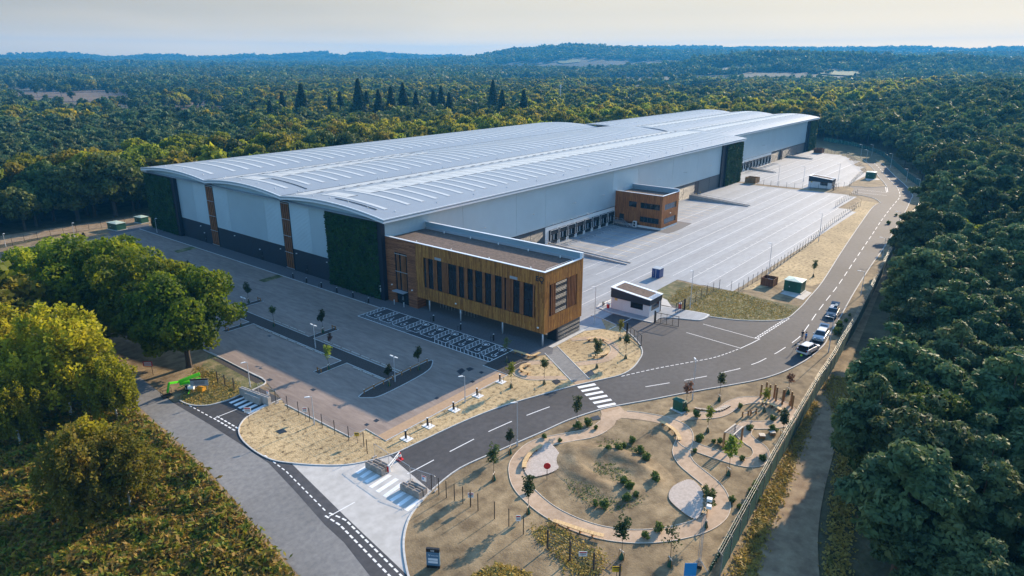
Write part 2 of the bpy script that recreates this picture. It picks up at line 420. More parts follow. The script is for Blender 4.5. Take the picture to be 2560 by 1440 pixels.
M['rubber'] = pm('rubber', (.012, .012, .012), (.02, .02, .02), 3, .8)
M['orange_fill'] = pm('orange_cover', (.62, .27, .015), (.70, .32, .02), 2, .6)
M['yellow'] = pm('yellow_sign', (.80, .50, .01), None, 1, .5)
M['signblue'] = pm('blue_sign', (.01, .27, .60), None, 1, .5)
M['bark'] = pm('bark', (.035, .027, .02), (.085, .066, .05), 3, .9, bump=.8, bscale=7, stretch=(3, 3, .5))
M['birchbark'] = pm('birch_bark', (.36, .34, .31), (.58, .56, .52), 3, .8, c3=(.5, .47, .43), stretch=(1, 1, 3))
M['pinebark'] = pm('pine_bark', (.07, .042, .028), (.17, .09, .05), 3, .9, bump=.6, bscale=7)
M['netting'] = pm('green_netting', (.010, .065, .060), (.016, .09, .085), 2, .8)
M['wire'] = pm('galvanised_wire', (.33, .35, .36), None, 2, .5, metal=.5)
# ================================================================== terrain
HC = math.cos(PITCH)
def px_az(px): return math.atan((px - 1280.0) * HC / FPX)
def elev(px, py):
    d = ray(px, py); return d[2] / math.hypot(d[0], d[1])
def prof(pts, dist, cut=11.0):
    a = np.array([px_az(p) for p, _ in pts]); z = np.array([45 + dist * elev(p, y) - cut for p, y in pts])
    return a, z
NR = prof([(900, 172), (1450, 171), (1560, 168), (1650, 160), (1720, 150), (1800, 139), (1850, 135), (1950, 131), (2050, 133), (2150, 138), (2250, 141), (2350, 143), (2450, 146), (2560, 150), (3200, 150)], 2100)
LM = prof([(-900, 148), (0, 145), (150, 143), (250, 146), (400, 150), (500, 152), (650, 155), (800, 157), (1000, 160), (1200, 161), (1600, 158), (3200, 150)], 3000, 24)
MC = prof([(-900, 158), (800, 158), (950, 154), (1060, 150), (1130, 146), (1180, 142), (1220, 139), (1240, 133), (1260, 126), (1300, 122), (1350, 120), (1430, 113), (1480, 115), (1530, 119), (1600, 123), (1700, 127), (2000, 132), (3200, 135)], 3600)
FR = prof([(-900, 140), (-300, 139), (0, 138), (100, 133), (160, 131), (200, 134), (280, 142), (340, 140), (400, 134), (470, 142), (520, 141), (580, 138), (640, 136), (690, 138), (740, 134), (800, 130), (830, 136), (850, 140), (880, 135), (940, 130), (1000, 133), (1060, 138), (1100, 138), (1170, 140), (1250, 141), (1400, 124), (1560, 118), (1650, 117), (1740, 114), (1800, 116), (1850, 117), (2000, 118), (2100, 119), (2200, 117), (2300, 117), (2400, 121), (2480, 118), (2560, 118), (3200, 119)], 5400, 14)
def terrain(x, y):
    """ground height: level round the site, ridges beyond"""
    x = np.atleast_1d(np.asarray(x, float)); y = np.atleast_1d(np.asarray(y, float))
    dx, dy = x - CAM[0], y - CAM[1]; r = np.hypot(dx, dy)
    a = np.arctan2(dx * RIGHT[0] + dy * RIGHT[1], dx * HEAD[0] + dy * HEAD[1])
    def at(p): return np.interp(a, p[0], p[1])
    rise = np.interp(a, [px_az(1900), px_az(2150), px_az(2560), px_az(3100)], [0, 1.5, 14, 22])   # the wood climbs beside the road
    knots = [0, 330, 620, 1400, 1750, 2100, 2500, 3000, 3300, 3600, 4300, 5400, 6300, 6700]
    zero = np.zeros_like(r)
    vals = [zero, zero, rise, rise * .3, at(NR) * .35, at(NR), at(NR) * .3, np.maximum(at(LM), at(MC) * .55), np.maximum(at(MC) * .8, at(LM) * .7), at(MC), at(MC) * .3 + at(FR) * .2, at(FR), at(FR) * .3, zero]
    z = zero.copy()
    for i in range(len(knots) - 1):
        m = (r >= knots[i]) & (r < knots[i + 1])
        t = (r[m] - knots[i]) / (knots[i + 1] - knots[i]); t = t * t * (3 - 2 * t)
        z[m] = vals[i][m] * (1 - t) + vals[i + 1][m] * t
    return z
M['ground'] = pm('forest_floor', (.045, .042, .022), (.115, .10, .052), .25, .95, bump=1.0, bscale=1.2, bdist=.3, c3=(.075, .072, .034), detail=9, big=(.006, .35))
na, rr = 220, np.concatenate([np.arange(8, 400, 28.0), 400 * (6600 / 400) ** (np.arange(64) / 63.0)])
aa = np.linspace(0, 2 * math.pi, na, endpoint=False)
AX, RX = np.meshgrid(aa, rr)
tx, ty = CAM[0] + RX * np.cos(AX), CAM[1] + RX * np.sin(AX)
tz = terrain(tx.ravel(), ty.ravel()) - .12
tv = [(CAM[0], CAM[1], -.12)] + list(zip(tx.ravel().tolist(), ty.ravel().tolist(), tz.tolist()))
tf = [(0, 1 + j, 1 + (j + 1) % na) for j in range(na)]
for i in range(len(rr) - 1):
    for j in range(na):
        k = (j + 1) % na
        tf.append((1 + i * na + j, 1 + (i + 1) * na + j, 1 + (i + 1) * na + k, 1 + i * na + k))
gm_ = MB(); gm_.v = tv; gm_.f = tf
tag(gm_.build('ground', M['ground'], smooth=True), kind='structure')
def sheet(name, pts, z, m):
    return tag(MB().poly(pts, z).build(name, M[m]), kind='structure')

SITE = [(-34, -85), (16, -80), (75, -73.5), (166, -67), (201, -64), (238, -53), (262, -41), (330, -6), (345, 30), (345, 60), (310, 84), (180, 103), (0, 113), (-45, 104), (-47, 60), (-46, 20), (-47.2, -9), (-52, -57), (-52, -85)]
sheet('site_soil', SITE, -.03, 'soil')
# old lane
laneL = [(-66, -130), (-59.5, -80)] + GL([(749, 1440), (699, 1383), (638, 1313), (588, 1252), (544, 1202), (504, 1158), (463, 1121), (396, 1061), (356, 1024)]) + [(-50.4, 20), (-50.6, 66), (-52.5, 118), (-54, 180)]
laneR = [(-60, -130), (-54.6, -80)] + GL([(925, 1440), (860, 1356), (813, 1313), (739, 1229), (672, 1158), (598, 1108), (524, 1061), (433, 1007)]) + [(-45.6, 20), (-45.4, 66), (-47, 118), (-48, 180)]
sheet('old_lane', laneL + laneR[::-1], -.004, 'old_tarmac')
tag(MB().ribbon(laneL, .7, -.012).build('sandy_verge', M['track']), kind='structure')
sheet('lane_verge', GL([(760, 1450), (560, 1215), (470, 1120), (400, 1060), (350, 1018), (335, 1030), (380, 1078), (440, 1135), (520, 1215), (620, 1330), (700, 1450)]), -.02, 'soil')
ISL1 = [(449, 1001.5), (461, 1007.5), (477, 1012.8), (499.5, 1014.8), (526, 1012.8), (552.6, 1006), (572.5, 1000), (588.5, 993), (605.7, 985), (625.6, 978), (647, 968), (660, 961), (664, 954), (652, 945), (623, 931), (526, 881)]
ISL2 = [(704, 998), (670, 1013), (640, 1030), (615, 1045), (602, 1060), (597, 1075), (600, 1090), (612, 1107), (640, 1130), (680, 1150), (727, 1158), (790, 1163), (860, 1163), (920, 1153), (984, 1135)]
UPK = [(984, 1135), (1051.5, 1104), (1152, 1057), (1253, 1017), (1354, 987), (1434.5, 965), (1490, 952.5), (1552, 937.5), (1582, 920), (1600, 897), (1606, 882), (1602, 867), (1592, 852), (1575, 835), (1545, 815), (1505, 797), (1478, 789)]
sheet('junction_tarmac', GL([(433, 1007)] + ISL1[:11] + ISL2[:11] + [(800, 1228), (1018, 1438), (1075, 1495), (985, 1500), (925, 1440), (860, 1356), (813, 1313), (739, 1229), (672, 1158), (598, 1108), (524, 1061)]), 0.0, 'tarmac')
APR = [(727, 1157), (790, 1163), (860, 1163), (920, 1153), (975, 1140), (1078, 1228), (1055, 1252), (1025, 1292), (1011, 1336), (1010, 1380), (1021, 1440), (1018, 1438), (860, 1288)]
sheet('entrance_apron', GL(APR), .004, 'apron')
LOWK = [(1078, 1227), (1149, 1171.6), (1253, 1124.6), (1354, 1081), (1421, 1050.7), (1501.6, 1024), (1548.7, 1013.7), (1625, 1000), (1715, 982.5), (1815, 965), (1890, 951), (1945, 935), (1990, 915), (2027, 892.5), (2060, 862.5), (2076, 832.7), (2103, 789), (2136.7, 728.6), (2180, 661), (2197, 638), (2224, 597.6), (2251, 550.5), (2268, 520), (2278, 497), (2282, 490), (2275, 477), (2260, 460), (2237, 440), (2212, 415), (2190, 400), (2162, 390), (2125, 380), (2090, 370), (2077, 360), (2082, 352)]
ISL4K = [(1712, 776), (1765, 790), (1840, 800), (1915, 802.5), (1952, 800), (1972, 794), (1992, 777.5), (2010, 760), (2022, 745)]
RDL = [(2022, 745), (2056, 705), (2103, 631), (2153, 557), (2183, 517), (2202, 507)]
BR_LO = [(2202, 507), (2187, 497), (2162, 490), (2140, 487)]
BR_UP = [(2112, 465), (2150, 467), (2175, 469), (2207, 467), (2217, 467)]
RDL2 = [(2217, 467), (2210, 457), (2197, 442), (2185, 425), (2167, 407), (2150, 395), (2120, 387), (2090, 380), (2060, 370), (2048, 360), (2055, 352)]
sheet('estate_road', GL([(961, 1143)] + UPK + [(1517, 777), (1600, 757), (1660, 752)] + ISL4K + RDL[1:] + BR_LO[1:] + [(2112, 478)] + BR_UP + RDL2[1:] + LOWK[::-1]), 0.0, 'tarmac')
kb = MB()
for k in (ISL1, ISL2 + UPK[1:], LOWK, ISL4K, RDL, BR_LO, BR_UP, RDL2): kb.ribbon(smooth(GL(k), 4), .16, -.03, .10)
kb.ribbon(smooth(GL([(1078, 1228), (1055, 1252), (1025, 1292), (1011, 1336), (1010, 1380), (1021, 1440), (1040, 1480)]), 4), .2, -.03, .11)
tag(kb.build('kerb', M['kerb']), kind='structure')
# dry straw-mulched verges
sheet('straw_verge', GL(ISL2 + UPK[1:] + [(1462, 792), (1455, 832), (1396, 858), (1330, 903), (1269, 937), (1020, 1074), (972, 1098), (914, 1074), (876, 1093), (716, 1012)]), -.012, 'straw')
sheet('grass_verge', GL([(1635, 716), (1672, 695), (1735, 713), (1845, 729), (1900, 745), (1950, 757), (2000, 765), (1990, 777), (1970, 793), (1950, 799), (1915, 801), (1840, 799), (1765, 789), (1712, 775), (1660, 752)]), -.012, 'rough_grass')
sheet('straw_bank', GL([(1850, 727), (1925, 684), (2030, 607), (2080, 565), (2135, 528), (2150, 500), (2200, 509), (2183, 517), (2153, 557), (2103, 631), (2056, 705), (2030, 715), (1960, 700), (1930, 715)]), -.016, 'straw')
sheet('lane_island', GL(ISL1), -.014, 'rough_grass')
# car park
CP = [(-4.2, 100), (-4.2, -34.6), (-11.3, -34.8), (-11.4, -39.9), (-35.5, -40), (-35.2, -35.8), (-37.7, -35.8), (-37.9, -22), (-37.3, -20), (-35.3, -12.3), (-35.5, -1.4), (-36, 40), (-36, 92), (-26, 95), (-13, 98)]
sheet('car_park', CP, .004, 'gravel')
sheet('sunlit_strip', [(-11.6, -39.8), (-11.6, -38.2), (-36, -38.2), (-35.4, -39.8)], .009, 'buff')  # sunlit ground beyond the building's shadow, painted as a buff band
sheet('sunlit_strip', [(-34, 90.5), (-26, 93.2), (-13, 96.5), (-13, 98.8), (-26, 95.6), (-34, 93)], .009, 'buff')  # sunlight past the shadow edge at the far end, painted in buff
sheet('forecourt_paving', [(-4.05, 100), (0.3, 100), (0.3, -.5), (10.4, -.5), (10.4, -39.0), (1.5, -39.1), (-1.0, -40.6), (-5.5, -37.5), (-4.05, -34.7)], .012, 'paver')
ek = MB()
ek.ribbon([(-4.2, 100), (-4.2, -2.2)], .18, -.02, .06)
ek.ribbon([(-11.3, -34.8), (-11.4, -39.9), (-35.5, -40), (-35.2, -35.8), (-37.7, -35.8), (-37.9, -22)], .14, -.02, .07)
ek.ribbon([(-35.3, -12.3), (-35.5, -1.4), (-36, 40)], .14, -.02, .07)
tag(ek.build('edging', M['kerb']), kind='structure')
sheet('mulch_bed', GL([(1208, 914), (1268, 876), (1326, 901), (1269, 936)]), .018, 'mulch')
sheet('mulch_bed', GL([(560, 899), (633, 937), (659, 947), (662, 954), (640, 958), (600, 935), (526, 895)]), -.008, 'mulch')
for r_ in ([(434.7, 627.5), (480.6, 615.8), (493.7, 620.5), (444, 632.7)], [(646, 701), (696, 686), (708, 691.6), (660.7, 706)]): sheet('planting_bed', GL(r_), .012, 'rough_grass')
# long planting bed with spurs
bed = MB(); ed = MB()
for (x0, x1, y0, y1) in ((-24.0, -21.4, -27, 38), (-29.2, -24.0, 9.0, 10.4), (-21.4, -16.1, 18.4, 19.8), (-21.4, -16.1, -5.2, -3.9), (-29.2, -24.0, -17.6, -16.2)):
    bed.poly([(x0, y0), (x1, y0), (x1, y1), (x0, y1)], .016)
endb = smooth([(-29.1, -27.6), (-16.0, -26.9), (-15.9, -28.3), (-19.1, -29.7), (-27.3, -30.2), (-29.3, -29.4)], 4, True)
bed.poly(endb, .020)
tag(bed.build('mulch_bed', M['mulch']), kind='structure')
def rect(x0, x1, y0, y1): return [(x0, y0), (x1, y0), (x1, y1), (x0, y1)]
for q in ([(-24.05, -16.2), (-29.2, -16.2), (-29.2, -17.6), (-24.05, -17.6), (-24.05, -27)], [(-24.05, 9), (-24.05, -16.2)], [(-24.05, 10.4), (-29.2, 10.4), (-29.2, 9), (-24.05, 9)], [(-24.05, 38), (-24.05, 10.4)], [(-21.35, -27), (-21.35, -5.2), (-16.1, -5.2), (-16.1, -3.9), (-21.35, -3.9), (-21.35, 18.4), (-16.1, 18.4), (-16.1, 19.8), (-21.35, 19.8), (-21.35, 38)]): ed.ribbon(q, .12, -.01, .06)
ed.ribbon(endb, .12, -.01, .06, True)
tag(ed.build('edging', M['kerb']), kind='structure')
# yard slabs
def slabs(name, x0, x1, sx, ys, keep, m='concrete', z=.008, lab=None):
    root = link(name, None); tag(root, kind='structure')
    cache = {}
    n = int(round((x1 - x0) / sx))
    for i in range(n):
        for a, b in zip(ys, ys[1:]):
            q = rect(x0 + i * sx + .012, x0 + (i + 1) * sx - .012, a + .012, b - .012)
            if keep is not None:
                c = (x0 + (i + .5) * sx, (a + b) / 2)
                if not inside(c, keep): continue
            key = round(b - a, 2)
            if key not in cache: cache[key] = MB().box(-sx / 2 + .012, sx / 2 - .012, -(b - a) / 2 + .012, (b - a) / 2 - .012, -.1, 0).mesh('slab', M[m])
            o = link('slab', cache[key], root); o.location = (x0 + (i + .5) * sx, (a + b) / 2, z)
    return root
YARD1 = [(10.4, 0), (176, 0), (176, -41.5), (170, -43.5), (150, -43.5), (150, -49), (100, -50.5), (52, -51.2), (47.5, -44), (48.5, -36.3), (40.3, -36.3), (33, -36), (20, -36), (14, -41.5), (10.4, -39)]
sheet('yard_base', YARD1, -.006, 'concrete')
slabs('yard', 12, 174, 9, [-51, -44.8, -38.6, -32.4, -26.2, -20, -13.8, -7.6, -.2], YARD1)
YARD2 = [(178.5, 7.5), (296, 7.5), (296, 5), (283, -14), (249, -27), (236, -32.5), (196, -36.5), (178.5, -26)]
sheet('yard_base', YARD2, -.006, 'concrete')
slabs('yard', 180, 297, 9, [-36, -29.8, -23.6, -17.4, -11.2, -5, 1.2, 7.4], YARD2)
sheet('dividing_strip', [(174.2, -4), (177.6, -4), (178, -25), (195, -37), (190, -40), (176.5, -42)], .016, 'soil')
sheet('far_gravel', [(303, 10), (345, 22), (345, 60), (303, 60)], .002, 'gravel')
sheet('far_parking', GL([(1975, 378), (2045, 366), (2062, 372), (2100, 381), (2060, 386), (1990, 380)]), .004, 'tarmac')
sheet('back_track', GL([(0, 590), (160, 566), (345, 540), (372, 545), (372, 556), (270, 567), (120, 590), (0, 612)]), -.012, 'track')
sheet('garden_path', GL([(270, 580), (340, 563), (372, 560), (372, 572), (350, 573), (280, 590)]), .006, 'paver')
sheet('mast_base_patch', GL([(1010, 1400), (1100, 1330), (1190, 1310), (1300, 1390), (1380, 1440), (1200, 1480), (1030, 1460)]), -.015, 'soil')
# outer sandy track beyond the boundary fence
sheet('woodland_track', smooth(GL([(1840, 1440), (1905, 1330), (1960, 1220), (2010, 1110), (2060, 1010), (2085, 950)]), 4) + smooth(GL([(2130, 950), (2115, 1010), (2090, 1110), (2060, 1230), (2045, 1340), (2050, 1460)]), 4), -.01, 'track')
sheet('fire_break', GL([(2255, 640), (2290, 560), (2310, 520), (2330, 500), (2345, 520), (2325, 590), (2300, 660)]), -.01, 'track')

# ------------------------------------------------------------------ painted markings
mk = MB()
def line(a, b, wd=.12, z=.006, m=None): (m or mk).ribbon([a, b], wd, z)
CENTRE = smooth(GL([(1018, 1185), (1041.5, 1173), (1105, 1139), (1138, 1122), (1198, 1091), (1228, 1076), (1287, 1050), (1316, 1038.6), (1374, 1017), (1404, 1008.7), (1465, 993), (1525, 982), (1585, 971.8), (1613.7, 967), (1671, 957.5), (1698.7, 953), (1752.5, 943), (1777.5, 938), (1825, 927), (1847.5, 921.7), (1889, 908), (1905, 901), (1936, 885), (1949, 877.5), (1973, 862), (1984, 854), (2001, 840), (2020, 815), (2040, 785), (2068, 748), (2096, 712), (2130, 661), (2167, 606), (2184, 581), (2204, 550.5), (2227, 520), (2244, 500), (2250, 488), (2242, 467), (2225, 450), (2207, 430), (2185, 407), (2165, 398), (2130, 388), (2095, 379), (2068, 369), (2063, 358)]), 3)
ZEB = [[(700, 485), (865, 452), (885, 470), (720, 503)], [(735, 520), (900, 487), (918, 505), (752, 537)], [(770, 557), (940, 525), (957, 542), (790, 575)], [(810, 595), (980, 562), (997, 580), (828, 613)], [(848, 633), (1020, 600), (1037, 617), (866, 651)], [(888, 672), (1060, 638), (1077, 655), (907, 690)]]
zc = G(1493, 990)
al = along(CENTRE, .5)
for i0 in range(0, len(al) - 8, 13):
    seg = al[i0:i0 + 9]
    if min(math.hypot(p[0] - zc[0], p[1] - zc[1]) for p in seg) < 2.6: continue
    mk.ribbon([p[:2] for p in seg], .13, .006)
for q in ZEB: mk.poly(GL([(1260 + x / 3.832, 840 + y / 3.832) for x, y in q]), .006)
def dashes(pl, on, off, wd, z=.006, off0=0.0):
    a = along(pl, .1, off0); n1, n2 = int(on * 10), int((on + off) * 10)
    for i in range(0, len(a) - n1, n2): mk.ribbon([a[i][:2], a[i + n1][:2]], wd, z)
c5 = lambda pts: GL([(1440 + x / 4, 640 + y / 4) for x, y in pts])
dashes(smooth(c5([(455, 1203), (800, 1125), (1150, 1060), (1400, 1010), (1640, 925)]), 6), .6, .35, .14)
mk.ribbon(smooth(c5([(1640, 925), (1760, 870), (1840, 828)]), 4), .14, .006)
dashes(c5([(1815, 826), (2150, 612)]), .6, .3, .2); dashes(c5([(1790, 822), (2110, 618)]), .6, .3, .2)
for a, b in (((1270, 680), (1810, 828)), ((1105, 765), (1640, 920)), ((330, 735), (560, 618))): line(*c5([a, b]))
c7 = lambda pts: GL([(x / 2.977, 960 + y / 2.977) for x, y in pts])
c8 = lambda pts: GL([(850 + x / 2.977, 960 + y / 2.977) for x, y in pts])
dashes(c7([(1410, 160), (1585, 255)]), .6, .4, .14)
dashes(c7([(1590, 255), (1775, 362)]), .6, .35, .2); dashes(c7([(1615, 240), (1775, 332)]), .6, .35, .2)
dashes(c7([(1970, 530), (2130, 650), (2440, 962)]), .6, .4, .14)
dashes(c8([(-110, 980), (0, 1050), (440, 1500)]), .6, .35, .2); dashes(c8([(-80, 960), (40, 1010), (500, 1470)]), .6, .35, .2)
line(*c7([(1600, 252), (1765, 187)])); line(*c7([(2450, 985), (2640, 880)]), .12, .010)
cz = lambda pts: GL([(360 + x / 7.529, 880 + y / 7.529) for x, y in pts])
for q in ([(1595, 950), (1880, 838), (1918, 855), (1640, 972)], [(1680, 995), (1925, 890), (1965, 912), (1730, 1020)], [(1765, 1045), (2010, 935), (2055, 955), (1810, 1070)], [(1845, 1095), (2090, 980), (2150, 1000), (1890, 1117)], [(1925, 1150), (2290, 975), (2335, 1000), (1975, 1165)]): mk.poly(cz(q), .006)
ce = lambda pts: GL([(900 + x / 7.2, 1090 + y / 7.2) for x, y in pts])
for a, b in (((-60, 670), (120, 555)), ((20, 745), (225, 610)), ((100, 830), (350, 685)), ((190, 925), (545, 700)), ((310, 1005), (670, 770)), ((440, 1090), (770, 850)), ((555, 1165), (830, 1000)), ((690, 1250), (960, 1060)), ((830, 1340), (1080, 1140))): line(*ce([a, b]), .55, .010)
cj = lambda pts: GL([(1700 + x / 4, 260 + y / 4) for x, y in pts])
for a, b in (((1780, 855), (2060, 885)), ((1780, 885), (2070, 915)), ((2055, 830), (2065, 885)), ((2070, 835), (2078, 880))): line(*cj([a, b]), .15)
for i in range(5): mk.poly(cj([(1425 + i * 26, 372), (1440 + i * 26, 372), (1438 + i * 26, 379), (1423 + i * 26, 379)]), .006)
tag(mk.build('road_marking', M['white_paint']), kind='structure')
# yard lines
yl = MB()
for i, y in enumerate((-13.2, -18.4, -23.0, -27.4, -31.4, -36.6, -40.6, -45.0, -48.8)):
    x0 = 12 if y > -33 else 50; x1 = 172 if y > -41 else 150
    if i in (0, 2): x0 = 40
    yl.ribbon([(x0, y), (x1, y)], .09, .014)
for x in np.arange(56, 150, 3.9):
    yl.ribbon([(x, -45), (x, -45 + .8)], .1, .0145); yl.ribbon([(x, -40.6), (x, -39.8)], .1, .0145)
for y in (-1, -6.5, -12, -17.5, -23): yl.ribbon([(186, y), (280 + y, y)], .14, .014)
tag(yl.build('yard_marking', M['white_paint']), kind='structure')
yy = MB()
for k in range(9): yy.ribbon([(53.2 + 4 * k, -4.5), (53.2 + 4 * k, -21)], .13, .0145)
for k in range(7): yy.ribbon([(104 + 4 * k, -4.5), (104 + 4 * k, -16)], .13, .0145)
tag(yy.build('yard_marking', M['yellow_paint']), kind='structure')
# accessible bays
sheet('bay_surface', rect(-9.75, -3.6, -34.7, -2.45), .016, 'tarmac')
bm_ = MB(); Z = .022
X0, X1, Y0 = -9.7, -3.65, -2.5
for x in (X0, X1): bm_.ribbon([(x, Y0), (x, Y0 - 32.15)], .12, Z)
for y in (Y0, Y0 - 32.15): bm_.ribbon([(X0, y), (X1, y)], .12, Z + .001)
def hatch(x0, x1, y0, y1, step=.85):
    for sgn in (1, -1):
        for k in np.arange(-12, 45, step):
            pts = []
            # clip x - x0 = sgn*(y - y1) + k to the box
            ta, tb = x0, x1
            fy = lambda x: y1 - (x - x0 - k) if sgn > 0 else y0 + (x - x0 - k)
            seg = [(x, fy(x)) for x in (ta, tb)]
            (xa, ya), (xb, yb) = seg
            t0, t1 = 0.0, 1.0; d = yb - ya
            for lim, s_ in ((y0, 1), (y1, -1)):
                if abs(d) < 1e-9: continue
                t = (lim - ya) / d
                if s_ * d > 0: t0 = max(t0, t)
                else: t1 = min(t1, t)
            if t0 < t1 - .02:
                p = lambda t: (xa + (xb - xa) * t, ya + d * t)
                bm_.ribbon([p(t0), p(t1)], .065, Z + (.002 if sgn > 0 else .003))
hatch(X0, X0 + 1.2, Y0 - 32.1, Y0)
for i in range(9):
    ya = Y0 - i * 3.577
    hatch(X0 + 1.2, X1, ya - 1.17, ya)
    bm_.ribbon([(X0 + 1.2, ya - 1.2), (X1, ya - 1.2)], .1, Z + .004)
    bm_.ribbon([(X0 + 1.2, ya - 3.57), (X1, ya - 3.57)], .1, Z + .004)
    bm_.ribbon([(X0 + 1.2, ya - 1.2), (X0 + 1.2, ya - 3.57)], .1, Z + .005)
    cx_, cy2 = X0 + 2.55, ya - 2.5
    arc = [(cx_ - .1 + .45 * math.cos(t), cy2 + .45 * math.sin(t)) for t in np.linspace(1.2, 5.6, 12)]
    bm_.ribbon(arc, .1, Z + .004)
    bm_.ribbon([(cx_ + .75, cy2 + .12), (cx_ + .1, cy2 + .1), (cx_ + .05, cy2 - .3), (cx_ - .4, cy2 - .45)], .13, Z + .006)
    bm_.poly([(cx_ + .98 + .14 * math.cos(t), cy2 + .16 + .14 * math.sin(t)) for t in np.linspace(0, 6.28, 9)[:-1]], Z + .005)
    if i >= 3:
        ex, ey = X1 - 1.15, ya - 2.2
        bm_.ribbon([(ex + .62 * math.cos(t), ey + .62 * math.sin(t)) for t in np.linspace(-2.2, 2.4, 14)], .11, Z + .004)
        bm_.poly([(ex - .35, ey - .25), (ex + .2, ey - .28), (ex + .3, ey), (ex + .2, ey + .26), (ex - .35, ey + .22)], Z + .005)
        bm_.ribbon([(ex - .35, ey), (ex - .62, ey - .1), (ex - .75, ey + .3)], .07, Z + .006)
tag(bm_.build('bay_marking', M['white_paint']), kind='structure')
# drain covers and inspection plates let into the surfaces
mh = MB()
for q in ([(1141, 928), (1155, 920.5), (1163.5, 927), (1151, 937.5)], [(1164, 922), (1174.5, 918), (1186, 922.5), (1172, 928.5)], [(1197, 931), (1203, 928), (1210, 931), (1204, 934.5)], [(1175, 954), (1181, 951), (1188, 954), (1182, 957.5)],
          [(1085, 996), (1092, 992), (1099, 995), (1092, 999)], [(910, 1062), (917, 1058), (924, 1061), (917, 1065.5)], [(933, 1052), (941, 1047), (949, 1051), (941, 1056)], [(775, 974), (783, 971), (791, 974), (783, 978)], [(665, 950), (674, 946), (683, 949), (674, 953)],
          [(667, 840), (673, 837), (680, 840), (674, 843)], [(690, 1077), (708, 1072), (718, 1079), (700, 1085)], [(995, 929), (1004, 924), (1010, 927), (1001, 932)], [(1462, 934), (1478, 924), (1487, 935), (1471, 943)], [(1379, 953), (1393, 947), (1403, 955), (1390, 962)], [(1475, 1044), (1495, 1038), (1502, 1048), (1483, 1051)]):
    mh.poly(GL(q), .024)
tag(mh.build('cover_plate', M['frame']), kind='structure')
# park paths, decks
pp = MB()
RING = smooth(GL([(1526, 1037), (1517.7, 1057.6), (1479, 1081.5), (1419, 1093.5), (1359.4, 1105.4), (1323.6, 1123.3), (1296.7, 1156), (1295, 1186), (1305.7, 1215.9), (1329.6, 1242.8), (1365.4, 1272.6), (1407, 1296.5), (1455, 1317), (1508.7, 1332), (1568.5, 1339.8), (1628, 1339.8), (1688, 1332), (1747.6, 1316), (1786, 1293.5), (1801, 1266.6), (1795, 1233.8), (1774.5, 1207), (1741.6, 1180), (1714.8, 1156), (1702.8, 1129), (1711.8, 1099.4), (1708.8, 1075.5), (1682, 1057.6), (1643, 1047), (1583, 1038)]), 4, True)
c15 = lambda pts: GL([(1640 + x / 3.15, 960 + y / 3.15) for x, y in pts])
LOOP = smooth(GL([(1660, 1050), (1717.7, 1041), (1777.5, 1036.7), (1807, 1027.8), (1834, 1009.9), (1861, 1001), (1894, 1000), (1930, 1002), (1962, 1015), (1976.5, 1036), (1957.5, 1056), (1919, 1062), (1880, 1063)]), 4)
LOOP2 = smooth(GL([(1890, 1062), (1868, 1064), (1858, 1084), (1875, 1103), (1897, 1118.7), (1903.5, 1137.8), (1890.8, 1153.6), (1862, 1156), (1817.8, 1145), (1767, 1128), (1725, 1112), (1712, 1100)]), 4)
OFFC = GL([(1260 + x / 3.832, 840 + y / 3.832) for x, y in [(640, 35), (740, 25), (900, 20), (1000, 50), (1060, 110), (1050, 170), (980, 225), (850, 250), (700, 270)]])
OFFD = GL([(1260 + x / 3.832, 840 + y / 3.832) for x, y in [(470, 250), (300, 255), (180, 270), (115, 320), (150, 370), (250, 400), (400, 402), (600, 400)]])
pp.ribbon(RING, 2.0, .000, None, True); pp.ribbon(LOOP, 1.9, .003); pp.ribbon(LOOP2, 1.9, .006); pp.ribbon(smooth(OFFC, 4), 1.3, .008); pp.ribbon(smooth(OFFD, 4), 1.3, .008)
pp.poly(GL([(1500, 1023), (1548, 1014), (1570, 1036), (1545, 1050), (1512, 1060)]), .009)
tag(pp.build('gravel_path', M['path']), kind='structure')
pe = MB()
def offs(pl, d, closed=False):
    o = []; n = len(pl)
    for i in range(n):
        a, b = (pl[i - 1], pl[(i + 1) % n]) if closed else (pl[max(0, i - 1)], pl[min(n - 1, i + 1)])
        l = math.hypot(b[0] - a[0], b[1] - a[1]) or 1
        o.append((pl[i][0] - (b[1] - a[1]) / l * d, pl[i][1] + (b[0] - a[0]) / l * d))
    return o
pe.ribbon(offs(RING, -1.02, True)[4:-2], .06, -.02, .05); pe.ribbon(offs(RING, 1.02, True)[6:-16], .06, -.02, .05)
for q in (LOOP[6:], LOOP2): pe.ribbon(offs(q, .97), .05, -.02, .05); pe.ribbon(offs(q, -.97), .05, -.02, .05)
for q in (OFFC, OFFD): pe.ribbon(offs(smooth(q, 4), -.67), .05, -.02, .05)
tag(pe.build('path_edging', M['wood_pale']), kind='structure')
sheet('crossing_path', GL([(1393, 865.6), (1474, 948), (1431, 955), (1362, 883)]), .011, 'old_tarmac')
tag(MB().ribbon(GL([(1393, 865.6), (1474, 948)]), .14, -.01, .05).ribbon(GL([(1362, 883), (1431, 955)]), .14, -.01, .05).build('edging', M['kerb']), kind='structure')
sheet('tactile_paving', GL([(1431, 955), (1474, 948), (1482, 952), (1440, 962)]), .016, 'buff')
sheet('tactile_paving', GL([(1501, 1024), (1541, 1014.5), (1551, 1020), (1512, 1031)]), .016, 'buff')
